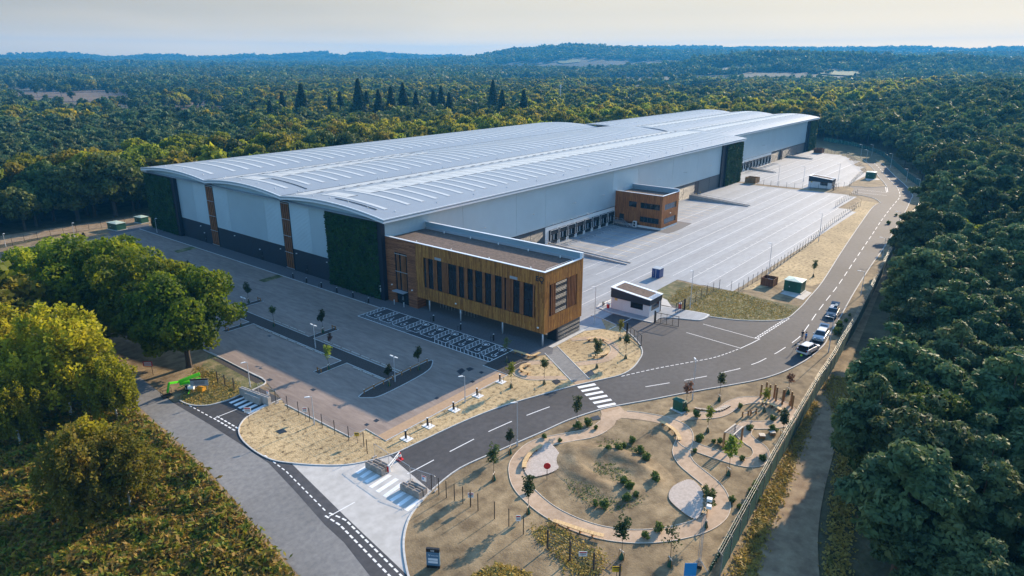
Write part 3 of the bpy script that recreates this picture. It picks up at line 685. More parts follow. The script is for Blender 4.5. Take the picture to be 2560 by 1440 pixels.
def deck(pts, ang, label):
    """planed boards over a hidden frame, the boards cut to the outline"""
    c, s = math.cos(ang), math.sin(ang)
    rot = [(x * c + y * s, -x * s + y * c) for x, y in pts]
    lo, hi = min(p[1] for p in rot), max(p[1] for p in rot)
    root = thing('timber_deck', label, 'deck', (0, 0, 0))
    b = MB(); n = len(rot); y = lo
    while y < hi - .02:
        ym = y + .07; xs = []
        for i in range(n):
            (xa, ya), (xb, yb) = rot[i], rot[(i + 1) % n]
            if (ya > ym) != (yb > ym): xs.append(xa + (xb - xa) * (ym - ya) / (yb - ya))
        if len(xs) >= 2:
            x0, x1 = min(xs), max(xs); q = [(x0, y), (x1, y), (x1, y + .125), (x0, y + .125)]
            b.prism([(u * c - v * s, u * s + v * c) for u, v in q], .06, .10)
        y += .145
    tag(b.build('board', M['deck'], root), kind='stuff')
    MB().prism(pts, .005, .055).build('frame', M['wood_d'], root)
D1 = smooth(GL([(1240 + x / 3.349, 980 + y / 3.349) for x, y in [(238, 660), (290, 716), (430, 690), (520, 645), (550, 580), (525, 510), (460, 440), (410, 440), (330, 500), (262, 590)]]), 3, True)
D2 = smooth(GL([(1240 + x / 3.349, 980 + y / 3.349) for x, y in [(1625, 735), (1700, 790), (1735, 850), (1735, 960), (1700, 1050), (1640, 1060), (1520, 975), (1450, 900), (1455, 830), (1510, 775)]]), 3, True)
a_ = G(1330, 1190); b_ = G(1400, 1160)
deck(D1, math.atan2(G(1345, 1130)[1] - G(1335, 1185)[1], G(1345, 1130)[0] - G(1335, 1185)[0]), 'rounded timber deck with a red disc sign standing at its edge')
deck(D2, math.atan2(G(1760, 1230)[1] - G(1690, 1230)[1], G(1760, 1230)[0] - G(1690, 1230)[0]), 'rounded timber deck beside the mobile camera mast')
# hollowed earth mound in the middle of the ring path
mc = np.array(G(1525, 1175)); mm = MB(); nr, nth = 22, 60; RM = 7.0
for i in range(nr):
    for j in range(nth):
        r_ = RM * (i + .01) / (nr - 1); t = 2 * math.pi * j / nth
        ex = 1.25 if True else 1
        x = mc[0] + r_ * math.cos(t) * .82; y = mc[1] + r_ * math.sin(t) * 1.15
        h = .42 * math.exp(-((r_ - 3.9) / 1.6) ** 2) * (1 + .5 * math.sin(t + .6)) + .06 * math.sin(5 * t + r_ * 2.1) * math.sin(r_) * math.exp(-(r_ / 9) ** 4)
        if i == nr - 1: h = -.05
        mm.v.append((x, y, h - .02))
for i in range(nr - 1):
    for j in range(nth):
        k = (j + 1) % nth; mm.f.append((i * nth + j, (i + 1) * nth + j, (i + 1) * nth + k, i * nth + k))
tag(mm.build('earth_mound', M['soil'], smooth=True), kind='structure')
# ================================================================== warehouse
def onx(px, py, X):
    d = ray(px, py); t = (X - CAM[0]) / d[0]; return CAM + d * t
def ony(px, py, Y):
    d = ray(px, py); t = (Y - CAM[1]) / d[1]; return CAM + d * t
SPANS1 = [(-1.3, 32.3), (32.3, 65.0), (65.0, 99.7)]
SPANS2 = [(6.4, 30.7), (30.7, 54.6), (54.6, 78.6)]
def zroof(y, spans):
    for i, (a, b) in enumerate(spans):
        if a - 1e-6 <= y <= b + 1e-6:
            za = 16.55 if i == 0 else 17.0; zb = 16.8 if i == len(spans) - 1 else 17.0
            t = (y - a) / (b - a); return za + (zb - za) * t + 1.12 * (1 - (2 * t - 1) ** 2)
    return 16.5
WH = thing('warehouse', 'huge silver warehouse with a wavy three-vault roof and living green walls', 'warehouse')
def roof_span(x0, x1, a, b, spans):
    m = MB(); n = 18; ys = [a + (b - a) * k / n for k in range(n + 1)]
    for x in (x0, x1):
        m.v += [(x, y, zroof(y, spans)) for y in ys] + [(x, y, zroof(y, spans) - .3) for y in ys]
    N = 2 * (n + 1)
    for k in range(n):
        m.f += [(k, N + k, N + k + 1, k + 1), (n + 1 + k, n + 2 + k, N + n + 2 + k, N + n + 1 + k), (k, k + 1, n + 2 + k, n + 1 + k), (N + k, N + n + 1 + k, N + n + 2 + k, N + k + 1)]
    m.f += [(0, n + 1, N + n + 1, N), (n, N + n, N + 2 * n + 1, 2 * n + 1)]
    o = m.build('roof_vault', M['roof'], WH)
    return o
def rooflight_mesh(a, b, spans):
    ya, yb = a + 4.6, a + 25.0 if b - a > 30 else b - 5.5
    m = MB(); n = 10
    for k in range(n):
        y0, y1 = ya + (yb - ya) * k / n, ya + (yb - ya) * (k + 1) / n
        z0, z1 = zroof(y0, spans), zroof(y1, spans)
        m.hexa([(-.5, y0, z0 - .02), (.5, y0, z0 - .02), (.5, y1, z1 - .02), (-.5, y1, z1 - .02), (-.5, y0, z0 + .07), (.5, y0, z0 + .07), (.5, y1, z1 + .07), (-.5, y1, z1 + .07)])
    return m.mesh('rooflight', M['rooflight'])
def curved_patch(m, x0, x1, y0, y1, spans, lift, n=4):
    for k in range(n):
        a, b = y0 + (y1 - y0) * k / n, y0 + (y1 - y0) * (k + 1) / n
        za, zb = zroof(a, spans) + lift, zroof(b, spans) + lift
        m.hexa([(x0, a, za - .06), (x1, a, za - .06), (x1, b, zb - .06), (x0, b, zb - .06), (x0, a, za), (x1, a, za), (x1, b, zb), (x0, b, zb)])
def gutter(x0, x1, y, z):
    return MB().box(x0, x1, y - .25, y + .25, z - .1, z + .045).build('valley_gutter', M['film_edge'], WH)
for spans, x0, x1 in ((SPANS1, -1.2, 180.6), (SPANS2, 180.62, 304.0)):
    for i, (a, b) in enumerate(spans):
        par = roof_span(x0, x1, a, b, spans)
        rm = rooflight_mesh(a, b, spans)
        xs = [3.5] + list(np.arange(9.55, 178, 3.95)) if x0 < 0 else list(np.arange(184.5, 300, 3.95))
        for x in xs: link('rooflight', rm, par).location = (x, 0, 0)
        if i: gutter(x0 + .3, x1 - .3, a, 17.0)
        # solar film, sky reflection painted in as pale colour, dark edging on the slope rising from the valley
        if i in (0, 1):
            if x0 < 0: last = 176 if i == 0 else 62
            else: last = 300
            vb = b
            fm, em = MB(), MB()
            xe = min(last + 2, x1 - 1)
            curved_patch(fm, max(x0 + 2.3, x0 + 2), xe, vb - 5.6, vb - .5, spans, .035)
            for k, x in enumerate(xs):
                if x > last: break
                shr = 1.0 if i == 0 else max(.35, 1 - k / 15.0)
                L_ = 7.3 * shr if x0 < 0 else 4.5
                ya, yb = vb - 8.8 - L_, vb - 8.9
                p = MB(); curved_patch(p, x + 2.1, x + 3.35 + 2.0, ya, yb, spans, .045)
                # the patch sits between two rooflights
                p = MB(); curved_patch(p, x + .75, x + 3.3, ya, yb, spans, .045)
                p.build('solar_film', M['film'], par)
                curved_patch(em, x + .62, x + 3.42, ya - .16, ya, spans, .05, 1)
                curved_patch(em, x + .50, x + .66, ya, yb, spans, .05, 3)
                em.box(x + .6, x + 2.3, vb - 5.9, vb - 5.66, zroof(vb - 5.8, spans) - .02, zroof(vb - 5.8, spans) + .055)
                curved_patch(em, x + 2.2, x + 2.36, vb - 5.8, vb - 4.6, spans, .055, 1)
                curved_patch(em, x + 2.3, x + 3.9, vb - 4.75, vb - 4.6, spans, .055, 1)
            fm.build('solar_film', M['film'], par)
            em.build('film_edging', M['film_edge'], par)['kind'] = 'stuff'
# cable tray and roof hatch line
m_ = MB(); curved_patch(m_, 6.6, 6.85, 34.0, 48, SPANS1, .12, 6); m_.build('cable_tray', M['film_edge'], WH)
m_ = MB(); curved_patch(m_, 1.65, 1.95, 4.1, 17, SPANS1, .12, 6); m_.build('cable_tray', M['film_edge'], WH)
# roof anchors
anc = MB().tube((0, 0, -.05), (0, 0, .32), .05, 6).tube((0, 0, .0), (.22, .1, -.02), .05, 5).tube((0, 0, 0), (-.2, .12, -.02), .05, 5).tube((0, 0, 0), (0, -.22, -.02), .05, 5).mesh('roof_anchor', M['white'])
for y in (1.2, 33.4, 64.2, 31.2):
    for x in np.arange(4, 176, 11.5): link('roof_anchor', anc, WH).location = (x, y, zroof(y, SPANS1) + .05)
for y in (6, 12, 18, 24, 30, 38, 45, 52, 60, 70, 80, 90): link('roof_anchor', anc, WH).location = (1.2, y, zroof(y, SPANS1) + .05)
# layered white fascia round the eaves
def fascia(pts, nrm):
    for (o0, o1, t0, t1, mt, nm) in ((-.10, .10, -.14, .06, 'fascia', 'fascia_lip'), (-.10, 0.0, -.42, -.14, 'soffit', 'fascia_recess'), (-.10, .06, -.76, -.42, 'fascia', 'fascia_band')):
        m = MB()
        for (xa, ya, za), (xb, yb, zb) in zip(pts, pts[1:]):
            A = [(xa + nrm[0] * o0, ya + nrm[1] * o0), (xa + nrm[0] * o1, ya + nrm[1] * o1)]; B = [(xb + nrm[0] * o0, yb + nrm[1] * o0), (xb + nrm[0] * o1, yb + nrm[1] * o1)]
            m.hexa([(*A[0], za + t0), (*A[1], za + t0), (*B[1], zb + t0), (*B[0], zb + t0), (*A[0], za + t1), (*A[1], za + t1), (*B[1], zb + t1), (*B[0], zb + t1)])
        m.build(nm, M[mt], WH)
ysf = np.unique(np.concatenate([np.linspace(a, b, 15) for a, b in SPANS1]))
fascia([(-1.25, y, zroof(y, SPANS1)) for y in ysf], (-1, 0))
fascia([(-1.35, -1.36, 16.55), (180.65, -1.36, 16.55)], (0, -1))
fascia([(181.3, 6.34, 16.55), (304.1, 6.34, 16.55)], (0, -1))
fascia([(180.68, -1.3, 16.55), (180.68, 6.0, 17.3)], (1, 0))
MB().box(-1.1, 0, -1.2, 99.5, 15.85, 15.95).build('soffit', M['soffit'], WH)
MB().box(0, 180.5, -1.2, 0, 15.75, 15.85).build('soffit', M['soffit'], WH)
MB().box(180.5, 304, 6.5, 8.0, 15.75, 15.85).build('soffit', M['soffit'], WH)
def panel_x(name, x, y0, y1, z0, m, thick=.3, top=None, par=WH):
    n = max(2, int((y1 - y0) / 2)); q = MB(); ys = np.linspace(y0, y1, n + 1)
    for a, b in zip(ys, ys[1:]):
        za, zb = (top, top) if top is not None else (zroof(a, SPANS1) - .32, zroof(b, SPANS1) - .32)
        q.hexa([(x, a, z0), (x + thick, a, z0), (x + thick, b, z0), (x, b, z0), (x, a, za), (x + thick, a, za), (x + thick, b, zb), (x, b, zb)])
    return q.build(name, M[m], par)
for y0, y1, m in ((73.92, 82.3, 'clad'), (67.42, 73.88, 'clad_h'), (57.27, 63.88, 'clad_h'), (41.22, 57.23, 'clad'), (34.62, 41.18, 'clad_h'), (24.22, 31.38, 'clad_h'), (17.4, 24.18, 'clad'), (.4, 17.36, 'clad'), (82.34, 99.0, 'clad')): panel_x('cladding_panel', 0, y0, y1, 5.12, m)
for y0, y1 in ((73.92, 82.8), (67.42, 73.88), (57.27, 63.88), (49, 57.23), (41.22, 48.96), (34.62, 41.18), (24.22, 31.38), (17.0, 24.18)): panel_x('base_panel', .03, y0, y1, 0, 'clad_dark', .25, 5.08)
MB().box(0.02, .3, 0, 99, 5.08, 5.12).build('cladding_flashing', M['navy'], WH)
MB().box(.4, 179.8, .4, 98.6, .0, 15.6).build('inner_hall', M['navy'], WH)
MB().box(180.2, 301.6, 8.3, 78, .0, 15.6).build('inner_hall', M['navy'], WH)
MB().box(0.2, 180.2, 98.7, 99.0, 0, 16).build('back_wall', M['clad_x'], WH)
# tall window slots with timber fins
for ya, yb in ((63.92, 67.38), (31.42, 34.58)):
    wq = MB().box(.12, .22, ya, yb, .12, 15.45).build('window', M['glass'], WH)
    MB().box(-.08, .3, ya - .05, ya + .12, .1, 15.6).box(-.08, .3, yb - .12, yb + .05, .1, 15.6).box(-.08, .3, ya, yb, 15.45, 15.6).build('frame', M['frame'], wq)
    for k in range(4):
        y = ya + .45 + k * (yb - ya - .9) / 3
        MB().box(-.12, .1, y - .15, y + .15, .2, 15.3).build('fin', M['fin'], wq)
    for z in (.3, 4.0, 7.8, 11.6, 15.2): MB().box(-.2, -.12, ya, yb, z - .06, z + .06).build('crossbar', M['steel'], wq)
for y in (71.2, 45.0, 27.2):
    d = MB().box(-.04, .1, y - .55, y + .55, .02, 2.2).build('door', M['frame'], WH); MB().box(-.07, -.04, y - .42, y - .34, .95, 1.15).build('handle', M['steel'], d)
lmesh = MB().box(-.22, 0, -.13, .13, -.09, .09).mesh('wall_light', M['white'])
for y in (72.5, 71.0, 56, 45.2, 36.4, 30.2, 19.2): link('wall_light', lmesh, WH).location = (0.0, y, 4.2 if y not in (71.0, 45.2) else 2.6)
# living walls
def leafquads(P, N, size, rng, asp=1.5, jitter=.9):
    """diamond leaves at points P facing roughly N"""
    n = len(P)
    d = N + rng.normal(0, jitter, (n, 3)); d /= np.linalg.norm(d, axis=1, keepdims=True) + 1e-9
    u = np.cross(d, rng.normal(0, 1, (n, 3))); u /= np.linalg.norm(u, axis=1, keepdims=True) + 1e-9
    v = np.cross(d, u)
    s = (size * rng.uniform(.6, 1.35, n))[:, None]
    V = np.stack([P - u * s * asp * .5, P - v * s * .5, P + u * s * asp * .5, P + v * s * .5], 1).reshape(-1, 3)
    return V
def quadmesh(name, V, mat):
    me = bpy.data.meshes.new(name); n = len(V)
    me.vertices.add(n); me.vertices.foreach_set('co', np.ascontiguousarray(V, dtype=np.float32).ravel())
    me.loops.add(n); me.loops.foreach_set('vertex_index', np.arange(n, dtype=np.int32))
    me.polygons.add(n // 4); me.polygons.foreach_set('loop_start', np.arange(0, n, 4, dtype=np.int32))
    me.update(calc_edges=True); me.materials.append(mat)
    return me
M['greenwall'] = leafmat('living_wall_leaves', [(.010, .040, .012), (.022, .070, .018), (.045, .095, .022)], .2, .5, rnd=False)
M['greenwall_sun'] = leafmat('living_wall_leaves_sunlit', [(.022, .052, .014), (.042, .085, .02), (.075, .115, .03)], .2, .5, rnd=False)  # same leaves in lighter tones, sunlit look put into the colour
def living_wall(axis, a, b, at, ztop, mat='greenwall', n=11000, size=.27, trims=True):
    """planted panel standing proud of the wall, with a dark frame"""
    if axis == 'x': box = (at, at + .9, a, b)
    else: box = (a, b, at, at + .9)
    p = MB().box(*box, 0.05, ztop).build('living_wall', M['navy'], WH)
    u = RNG.uniform(a + .15, b - .15, n); z = RNG.uniform(.12, ztop - .05, n); o = np.abs(RNG.normal(0, .11, n)) + .02
    o += .12 * (np.sin(u * 2.1 + np.sin(z * 1.3) * 2) * np.sin(z * 1.7 + u) > .25)
    if axis == 'x': P = np.stack([at - o, u, z], 1); N = np.tile([-1.0, 0, -.15], (n, 1))
    else: P = np.stack([u, at - o, z], 1); N = np.tile([0, -1.0, -.15], (n, 1))
    V = leafquads(P, N, size, RNG, 1.7, .55)
    f = link('foliage', quadmesh('foliage', V, M[mat]), p); f['kind'] = 'stuff'
living_wall('x', 83.4, 99.2, -.95, 15.5); MB().box(-.96, .0, 82.35, 83.35, .03, 15.9).build('corner_trim', M['navy'], WH)
living_wall('x', .9, 17.35, -.95, 15.7); MB().box(-.97, .0, -.02, .86, .03, 15.72).build('corner_trim', M['navy'], WH)
living_wall('y', 164.2, 179.6, -.95, 15.3, 'greenwall_sun'); MB().box(161.0, 164.1, -.5, .0, .03, 15.5).build('corner_trim', M['navy'], WH)
living_wall('y', 290.5, 303.2, 6.75, 15.3, 'greenwall_sun', 5000, .42); MB().box(288.2, 290.45, 7.2, 7.9, .03, 15.5).build('corner_trim', M['navy'], WH)
MB().box(-1.0, -.96, 1.0, 1.45, 1.6, 3.0).build('notice_board', M['white'], WH)
# dock wall, first section
def panel_y(name, y, x0, x1, z0, z1, m, thick=.3): return MB().box(x0, x1, y, y + thick, z0, z1).build(name, M[m], WH)
for x0, x1, m in ((0.1, 22, 'clad_x'), (22.05, 40.5, 'clad_x'), (40.55, 52.2, 'clad_x'), (52.25, 84.5, 'clad_x'), (84.55, 99.0, 'clad_h'), (99.05, 122, 'clad_x'), (122.05, 141, 'clad_x'), (141.05, 161, 'clad_x'), (161.05, 180.4, 'clad_x')): panel_y('cladding_panel', 0, x0, x1, 5.02, 16.2, m)
panel_y('plinth_wall', .02, 0.1, 40.4, 0, 5.0, 'clad_dark'); 
for a, b in ((40.5, 46), (46.1, 52.1)): panel_y('roller_shutter', .0, a, b, 0, 4.9, 'shutter')
panel_y('dock_wall', -.05, 52.2, 86.0, 0, 4.9, 'white'); panel_y('plinth_wall', .03, 86.05, 101.0, 0, 4.9, 'clad_dark'); panel_y('dock_wall', -.05, 101, 121.9, 0, 4.9, 'white')
for a, b in ((122, 131), (131.2, 140), (140.2, 143.0), (143.2, 152), (152.2, 161)): panel_y('roller_shutter', 0, a, b, 0, 4.9, 'shutter' if (a, b) != (140.2, 143.0) else 'navy')
MB().box(0, 161, -.12, 0, 4.93, 5.02).build('cladding_flashing', M['navy'], WH)
M['dockblack'] = pm('dock_shelter_curtain', (.012, .013, .016), (.02, .021, .025), 2, .7)
DOCKS = []
def dock_proto():
    sh = MB().box(-1.7, -1.35, -.55, .05, 0.95, 3.85).box(1.35, 1.7, -.55, .05, .95, 3.85).box(-1.7, 1.7, -.55, .05, 2.75, 3.85).mesh('dock_shelter', M['dockblack'])
    dr = MB().box(-1.35, 1.35, -.12, .05, 1.1, 2.75).mesh('dock_door', M['glass'])
    tr = MB().box(-1.72, -1.66, -.6, -.55, 1.0, 3.9).box(1.66, 1.72, -.6, -.55, 1.0, 3.9).box(-1.72, 1.72, -.6, -.55, 3.84, 3.92).mesh('trim', M['white'])
    st = MB()
    for k in range(5): st.box(-1.5, -1.38, -.6, -.55, 1.2 + k * .32, 1.38 + k * .32).box(1.38, 1.5, -.6, -.55, 1.2 + k * .32, 1.38 + k * .32)
    st = st.mesh('guide_stripe', M['white'])
    pit = MB().box(-1.5, 1.5, -.35, 0, .25, 1.0).mesh('leveller_pit', M['black'])
    bf = MB().box(-.125, .125, -.5, 0, .0, 1.0).mesh('bumper_pier', M['white'])
    pn = MB().box(.15, .55, -.16, -.12, 1.15, 2.6).mesh('vision_panel', M['soffit'])
    return sh, dr, tr, st, pit, bf, pn
DP = dock_proto()
def dock(x, y):
    root = link('dock_shelter', DP[0], WH); root.location = (x, y - .05, 0)
    for nm, me in zip(('dock_door', 'trim', 'guide_stripe', 'leveller_pit', 'bumper_pier', 'vision_panel'), DP[1:]):
        o = link(nm, me, root)
        if nm == 'bumper_pier': o.location = (-1.62, 0, 0); link(nm, me, root).location = (1.62, 0, 0)
DX1 = [55.4 + 4 * k for k in range(8)]; DX1b = [104 + 4.2 * k for k in range(4)]
for x in DX1 + DX1b: dock(x, 0)
# second section, set back
DX2 = [ony(1853 + 12 * k, 400, 7.7)[0] for k in range(2)] + [ony(1876 + 7.6 * k, 388, 7.7)[0] for k in range(7)]
for x0, x1 in ((180.5, 205), (205.05, 232), (232.05, 260), (260.05, 288.2)): panel_y('cladding_panel', 7.7, x0, x1, 4.9, 16.2, 'clad_x')
xs_ = max(DX2) + 3.2
panel_y('dock_wall', 7.66, 180.5, xs_, 0, 4.85, 'white')
w4 = (288 - xs_) / 4
for k in range(4): panel_y('roller_shutter', 7.7, xs_ + .1 + k * w4, xs_ + (k + 1) * w4 - .1, 0, 4.85, 'shutter' if k != 1 else 'shutter')
panel_y('service_door', 7.55, xs_ + w4 + .3, xs_ + w4 + 3.2, 0, 4.6, 'navy')
MB().box(180.5, 288, 7.58, 7.7, 4.84, 4.92).build('cladding_flashing', M['navy'], WH)
MB().box(180.3, 180.6, .1, 8.0, 0, 16.2).build('step_wall', M['clad_h'], WH)
MB().box(301.5, 302, 7.8, 78.5, 0, 16).build('end_wall', M['clad_h'], WH)
for x in DX2: dock(x, 7.68)
lm2 = MB().tube((0, 0, 0), (0, -.9, .25), .035, 5).box(-.1, .1, -1.25, -.85, .2, .32).mesh('wall_lamp', M['lamp'])
for x in (14, 28, 46, 64, 78, 96, 112, 130, 150): link('wall_lamp', lm2, WH).location = (x, 0, 9.3)
for x in (200, 225, 250, 275): link('wall_lamp', lm2, WH).location = (x, 7.7, 9.0)
for x in DX1: link('wall_light', MB().box(-.12, .12, -.3, 0, -.08, .08).mesh('wall_light', M['lamp']), WH).location = (x, -.02, 5.3)

# ================================================================== office block
OF = thing('office_building', 'orange timber-clad office box on slim columns with a brown planted roof', 'office')
XB, YB, ZT, ZB = 11.0, -38.2, 13.0, 2.47
WZ0, WZ1, WY0, WY1 = 4.82, 10.6, -10.3, -36.05
def ofb(name, m, *b, par=OF):
    q = MB()
    for k in b: q.box(*k)
    return q.build(name, M[m], par)
ofb('wall', 'timber', (0, .3, YB, -8.3, WZ1, ZT), (0, .3, YB, -8.3, ZB, WZ0), (0, .3, YB, WY1, WZ0, WZ1), (0, .3, WY0, -8.3, WZ0, WZ1))
SX0, SX1, SZ0, SZ1 = 1.35, 9.25, 5.15, 10.65
ofb('end_wall', 'timber', (.302, XB, YB, YB + .3, SZ1, ZT), (.302, XB, YB, YB + .3, ZB, SZ0), (.302, SX0, YB, YB + .3, SZ0, SZ1), (SX1, XB, YB, YB + .3, SZ0, SZ1))
ofb('rear_wall', 'timber', (XB - .3, XB - .002, YB + .302, -.3, ZB, ZT))
ofb('tower_wall', 'brick', (-.004, .3, -2.5, 0, 0, ZT), (-.004, .3, -8.298, -5.9, 0, ZT), (-.004, .3, -5.9, -2.5, 10.3, ZT), (.3, 2.2, -8.298, -8.0, 0, ZB))
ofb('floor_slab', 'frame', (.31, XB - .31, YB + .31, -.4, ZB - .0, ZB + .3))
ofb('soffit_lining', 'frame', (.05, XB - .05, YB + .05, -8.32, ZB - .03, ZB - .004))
ofb('planted_roof', 'sedum', (.35, XB - .35, YB + .35, -.2, 11.9, 12.55))
ofb('roof_liner', 'soffit', (XB - .55, XB - .35, YB + .35, -.2, 12.55, 12.96), (.302, .5, YB + .35, -.2, 12.55, 12.96), (.5, XB - .5, YB + .302, YB + .5, 12.55, 12.96))
M['teal_sheet'] = ribbed('parapet_lining', (.28, .40, .47), 'Y', .3, .45, .2, .03, .7)
ofb('parapet_lining', 'teal_sheet', (XB - .35, XB - .3, YB + .35, -.2, 12.5, 13.9))
ofb('rear_parapet', 'teal_sheet', (XB - .3, XB, YB + .3, -.2, 13.0, 13.9))
ofb('coping', 'fascia', (-.06, .42, YB - .06, 0, ZT, ZT + .09), (.42, XB + .06, YB - .06, YB + .42, ZT + .002, ZT + .092), (XB - .42, XB + .06, YB + .42, -.2, 13.9, 13.99), (XB - .42, XB + .06, YB - .06, YB + .42, ZT + .002, 13.99))
for i in range(5): ofb('roof_anchor', 'white', (9.9, 10.05, YB + 4 + i * 7, YB + 4.15 + i * 7, 12.5, 12.95))
for i in range(4): ofb('roof_anchor', 'white', (1.5, 1.65, YB + 4 + i * 9, YB + 4.15 + i * 9, 12.5, 12.9))
rl = MB().path([(2, YB + 1.2, 12.9), (9.5, YB + 1.2, 12.9)], .03, 5)
for x in (2, 5.5, 9.5): rl.tube((x, YB + 1.2, 12.5), (x, YB + 1.2, 12.95), .04, 5)
rl.build('safety_line', M['white'], OF)
# ribbon window: panes between groups of fins
fpx = [705, 718, 780, 795, 808, 872, 885, 898, 912, 928, 1025, 1038, 1105, 1118, 1130, 1200, 1212, 1300, 1315, 1395, 1408, 1420, 1505, 1520, 1550, 1565, 1580, 1597, 1612, 1695, 1708, 1722, 1835, 1850]
fy = []
for v in fpx:
    px = 900 + v / 4.235
    py = 540 + (600 + (v - 665) * (900 - 600) / (1850 - 665)) / 4.235
    fy.append(onx(px, py, 0.0)[1])
edges = [WY0] + [y for i, y in enumerate(fy) if i == 0 or fy[i - 1] - y > .9 or (i + 1 < len(fy) and y - fy[i + 1] > .9)] + [WY1]
cuts = sorted(set([WY0, WY1] + [(fy[i] + fy[i + 1]) / 2 for i in range(len(fy) - 1) if fy[i] - fy[i + 1] > .9]))
for a, b in zip(cuts, cuts[1:]):
    wq = ofb('window', 'frame', (.20, .30, a, b, WZ0, WZ0 + .1), (.20, .30, a, b, WZ1 - .1, WZ1), (.20, .30, a, a + .07, WZ0, WZ1), (.20, .30, b - .07, b, WZ0, WZ1), (.20, .30, a, b, 7.55, 7.85))
    ofb('pane', 'glass', (.22, .26, a + .07, b - .07, WZ0 + .1, WZ1 - .1), par=wq)
for y in fy: ofb('fin', 'fin', (.0, .16, y - .09, y + .09, WZ0 + .05, WZ1 - .05))
ofb('window_frame', 'frame', (.003, .3, WY1 - .001, WY0 + .001, WZ0 - .1, WZ0), )
for (y0, y1) in ((-13.4, -15.0), (-31.0, -32.6)): ofb('vent_grille', 'soffit', (-.03, .02, y1, y0, 10.7, 11.15))
# end window with louvre panel and fins
wq = ofb('window', 'frame', (SX0, SX1, YB + .14, YB + .28, SZ0, SZ0 + .1), (SX0, SX1, YB + .14, YB + .28, SZ1 - .1, SZ1), (SX0, SX0 + .1, YB + .14, YB + .28, SZ0, SZ1), (SX1 - .1, SX1, YB + .14, YB + .28, SZ0, SZ1))
ofb('pane', 'glass', (SX0 + .1, SX1 - .1, YB + .2, YB + .25, SZ0 + .1, SZ1 - .1), par=wq)
for k in range(20): ofb('louvre', 'shutter', (3.1, 6.3, YB + .02, YB + .14, SZ0 + .12 + k * .268, SZ0 + .27 + k * .268), par=wq)
for x in (2.0, 2.45, 2.9, 6.6, 7.05, 7.5, 7.95, 8.4, 8.85): ofb('fin', 'fin', (x - .09, x + .09, YB + .0, YB + .15, SZ0 + .02, SZ1 - .02), par=wq)
# entrance
wq = ofb('entrance_window', 'glass', (.16, .24, -5.9, -2.5, 2.75, 10.3))
ofb('frame', 'frame', (.1, .3, -5.9, -5.75, 2.7, 10.3), (.1, .3, -2.65, -2.5, 2.7, 10.3), (.1, .3, -5.9, -2.5, 10.15, 10.3), par=wq)
for y in (-3.1, -3.5, -4.3, -4.65, -5.0, -5.35): ofb('fin', 'fin', (.02, .16, y - .08, y + .08, 2.9, 10.1), par=wq)
for z in (6.5, 10.0): ofb('crossbar', 'steel', (-.03, .02, -5.9, -2.5, z - .06, z + .06), par=wq)
dq = ofb('door', 'glass', (.18, .26, -5.85, -2.55, .03, 2.6)); ofb('handle', 'steel', (.10, .16, -4.3, -4.22, .8, 1.6), (.10, .16, -4.1, -4.02, .8, 1.6), par=dq); ofb('frame', 'frame', (.14, .3, -4.24, -4.16, .03, 2.6), par=dq)
ofb('canopy', 'soffit', (-1.1, .1, -5.6, -2.4, 2.6, 2.74))
for y in (-1.4, -7.1): ofb('wall_light', 'white', (-.25, 0, y - .12, y + .12, 3.4, 3.6))
for y in (-18.5, -37.0): ofb('wall_light', 'white', (-.2, 0, y - .14, y + .14, 3.3, 3.5))
for x, y in ((.45, -37.6), (.6, -28.9), (.6, -19.0), (.6, -11.0)): MB().tube((x, y, 0), (x, y, ZB), .15, 12).build('column', M['lamp'], OF, True)
gq = ofb('plant_screen', 'frame', (3.7, 3.9, YB + .1, YB + 2, 0, ZB), (3.7, 10.6, YB + .1, YB + .2, 0, .08), (10.5, 10.7, YB + .1, YB + 2, 0, ZB))
for k in range(14): ofb('louvre', 'shutter', (3.9, 10.5, YB + .02, YB + .14, .1 + k * .17, .2 + k * .17), par=gq)
ofb('kerb_strip', 'kerb', (1.0, 11.2, YB - 1.0, YB - .2, .0, .06))
def letter(ch, size, loc, rot, m, par, name=None, ext=.02):
    cu = bpy.data.curves.new('letter', 'FONT'); cu.body = ch; cu.size = size; cu.extrude = ext; cu.align_x = 'LEFT'
    o = bpy.data.objects.new('letter', cu); COL.objects.link(o); bpy.context.view_layer.update()
    me = bpy.data.meshes.new_from_object(o.evaluated_get(bpy.context.evaluated_depsgraph_get())); bpy.data.objects.remove(o); bpy.data.curves.remove(cu)
    me.materials.clear(); me.materials.append(M[m]); o = link(name or 'letter', me, par); o.location = loc; o.rotation_euler = rot
    return o
# block capital E, and a Q with a forked tail that drops below the line
ofb('letter', 'frame', (-.06, .0, -36.62, -36.42, 11.35, 12.2), (-.061, -.001, -36.98, -36.62, 12.03, 12.2), (-.062, -.002, -36.94, -36.62, 11.70, 11.86), (-.063, -.003, -36.98, -36.62, 11.35, 11.52))
qm = MB(); cyq, czq = -37.5, 11.78
for k in range(24):
    t0, t1 = 2 * math.pi * k / 24, 2 * math.pi * (k + 1) / 24
    pt = lambda r_, t: (cyq + r_ * math.cos(t), czq + r_ * math.sin(t))
    A, B_, C_, D_ = pt(.46, t0), pt(.46, t1), pt(.29, t1), pt(.29, t0)
    qm.hexa([(-.06, *A), (-.06, *B_), (-.06, *C_), (-.06, *D_), (0, *A), (0, *B_), (0, *C_), (0, *D_)])
qm.tube((-.03, -37.55, 11.5), (-.03, -37.82, 11.1), .07, 6).tube((-.03, -37.55, 11.5), (-.03, -37.5, 11.0), .06, 6)
qm.build('letter', M['frame'], OF)

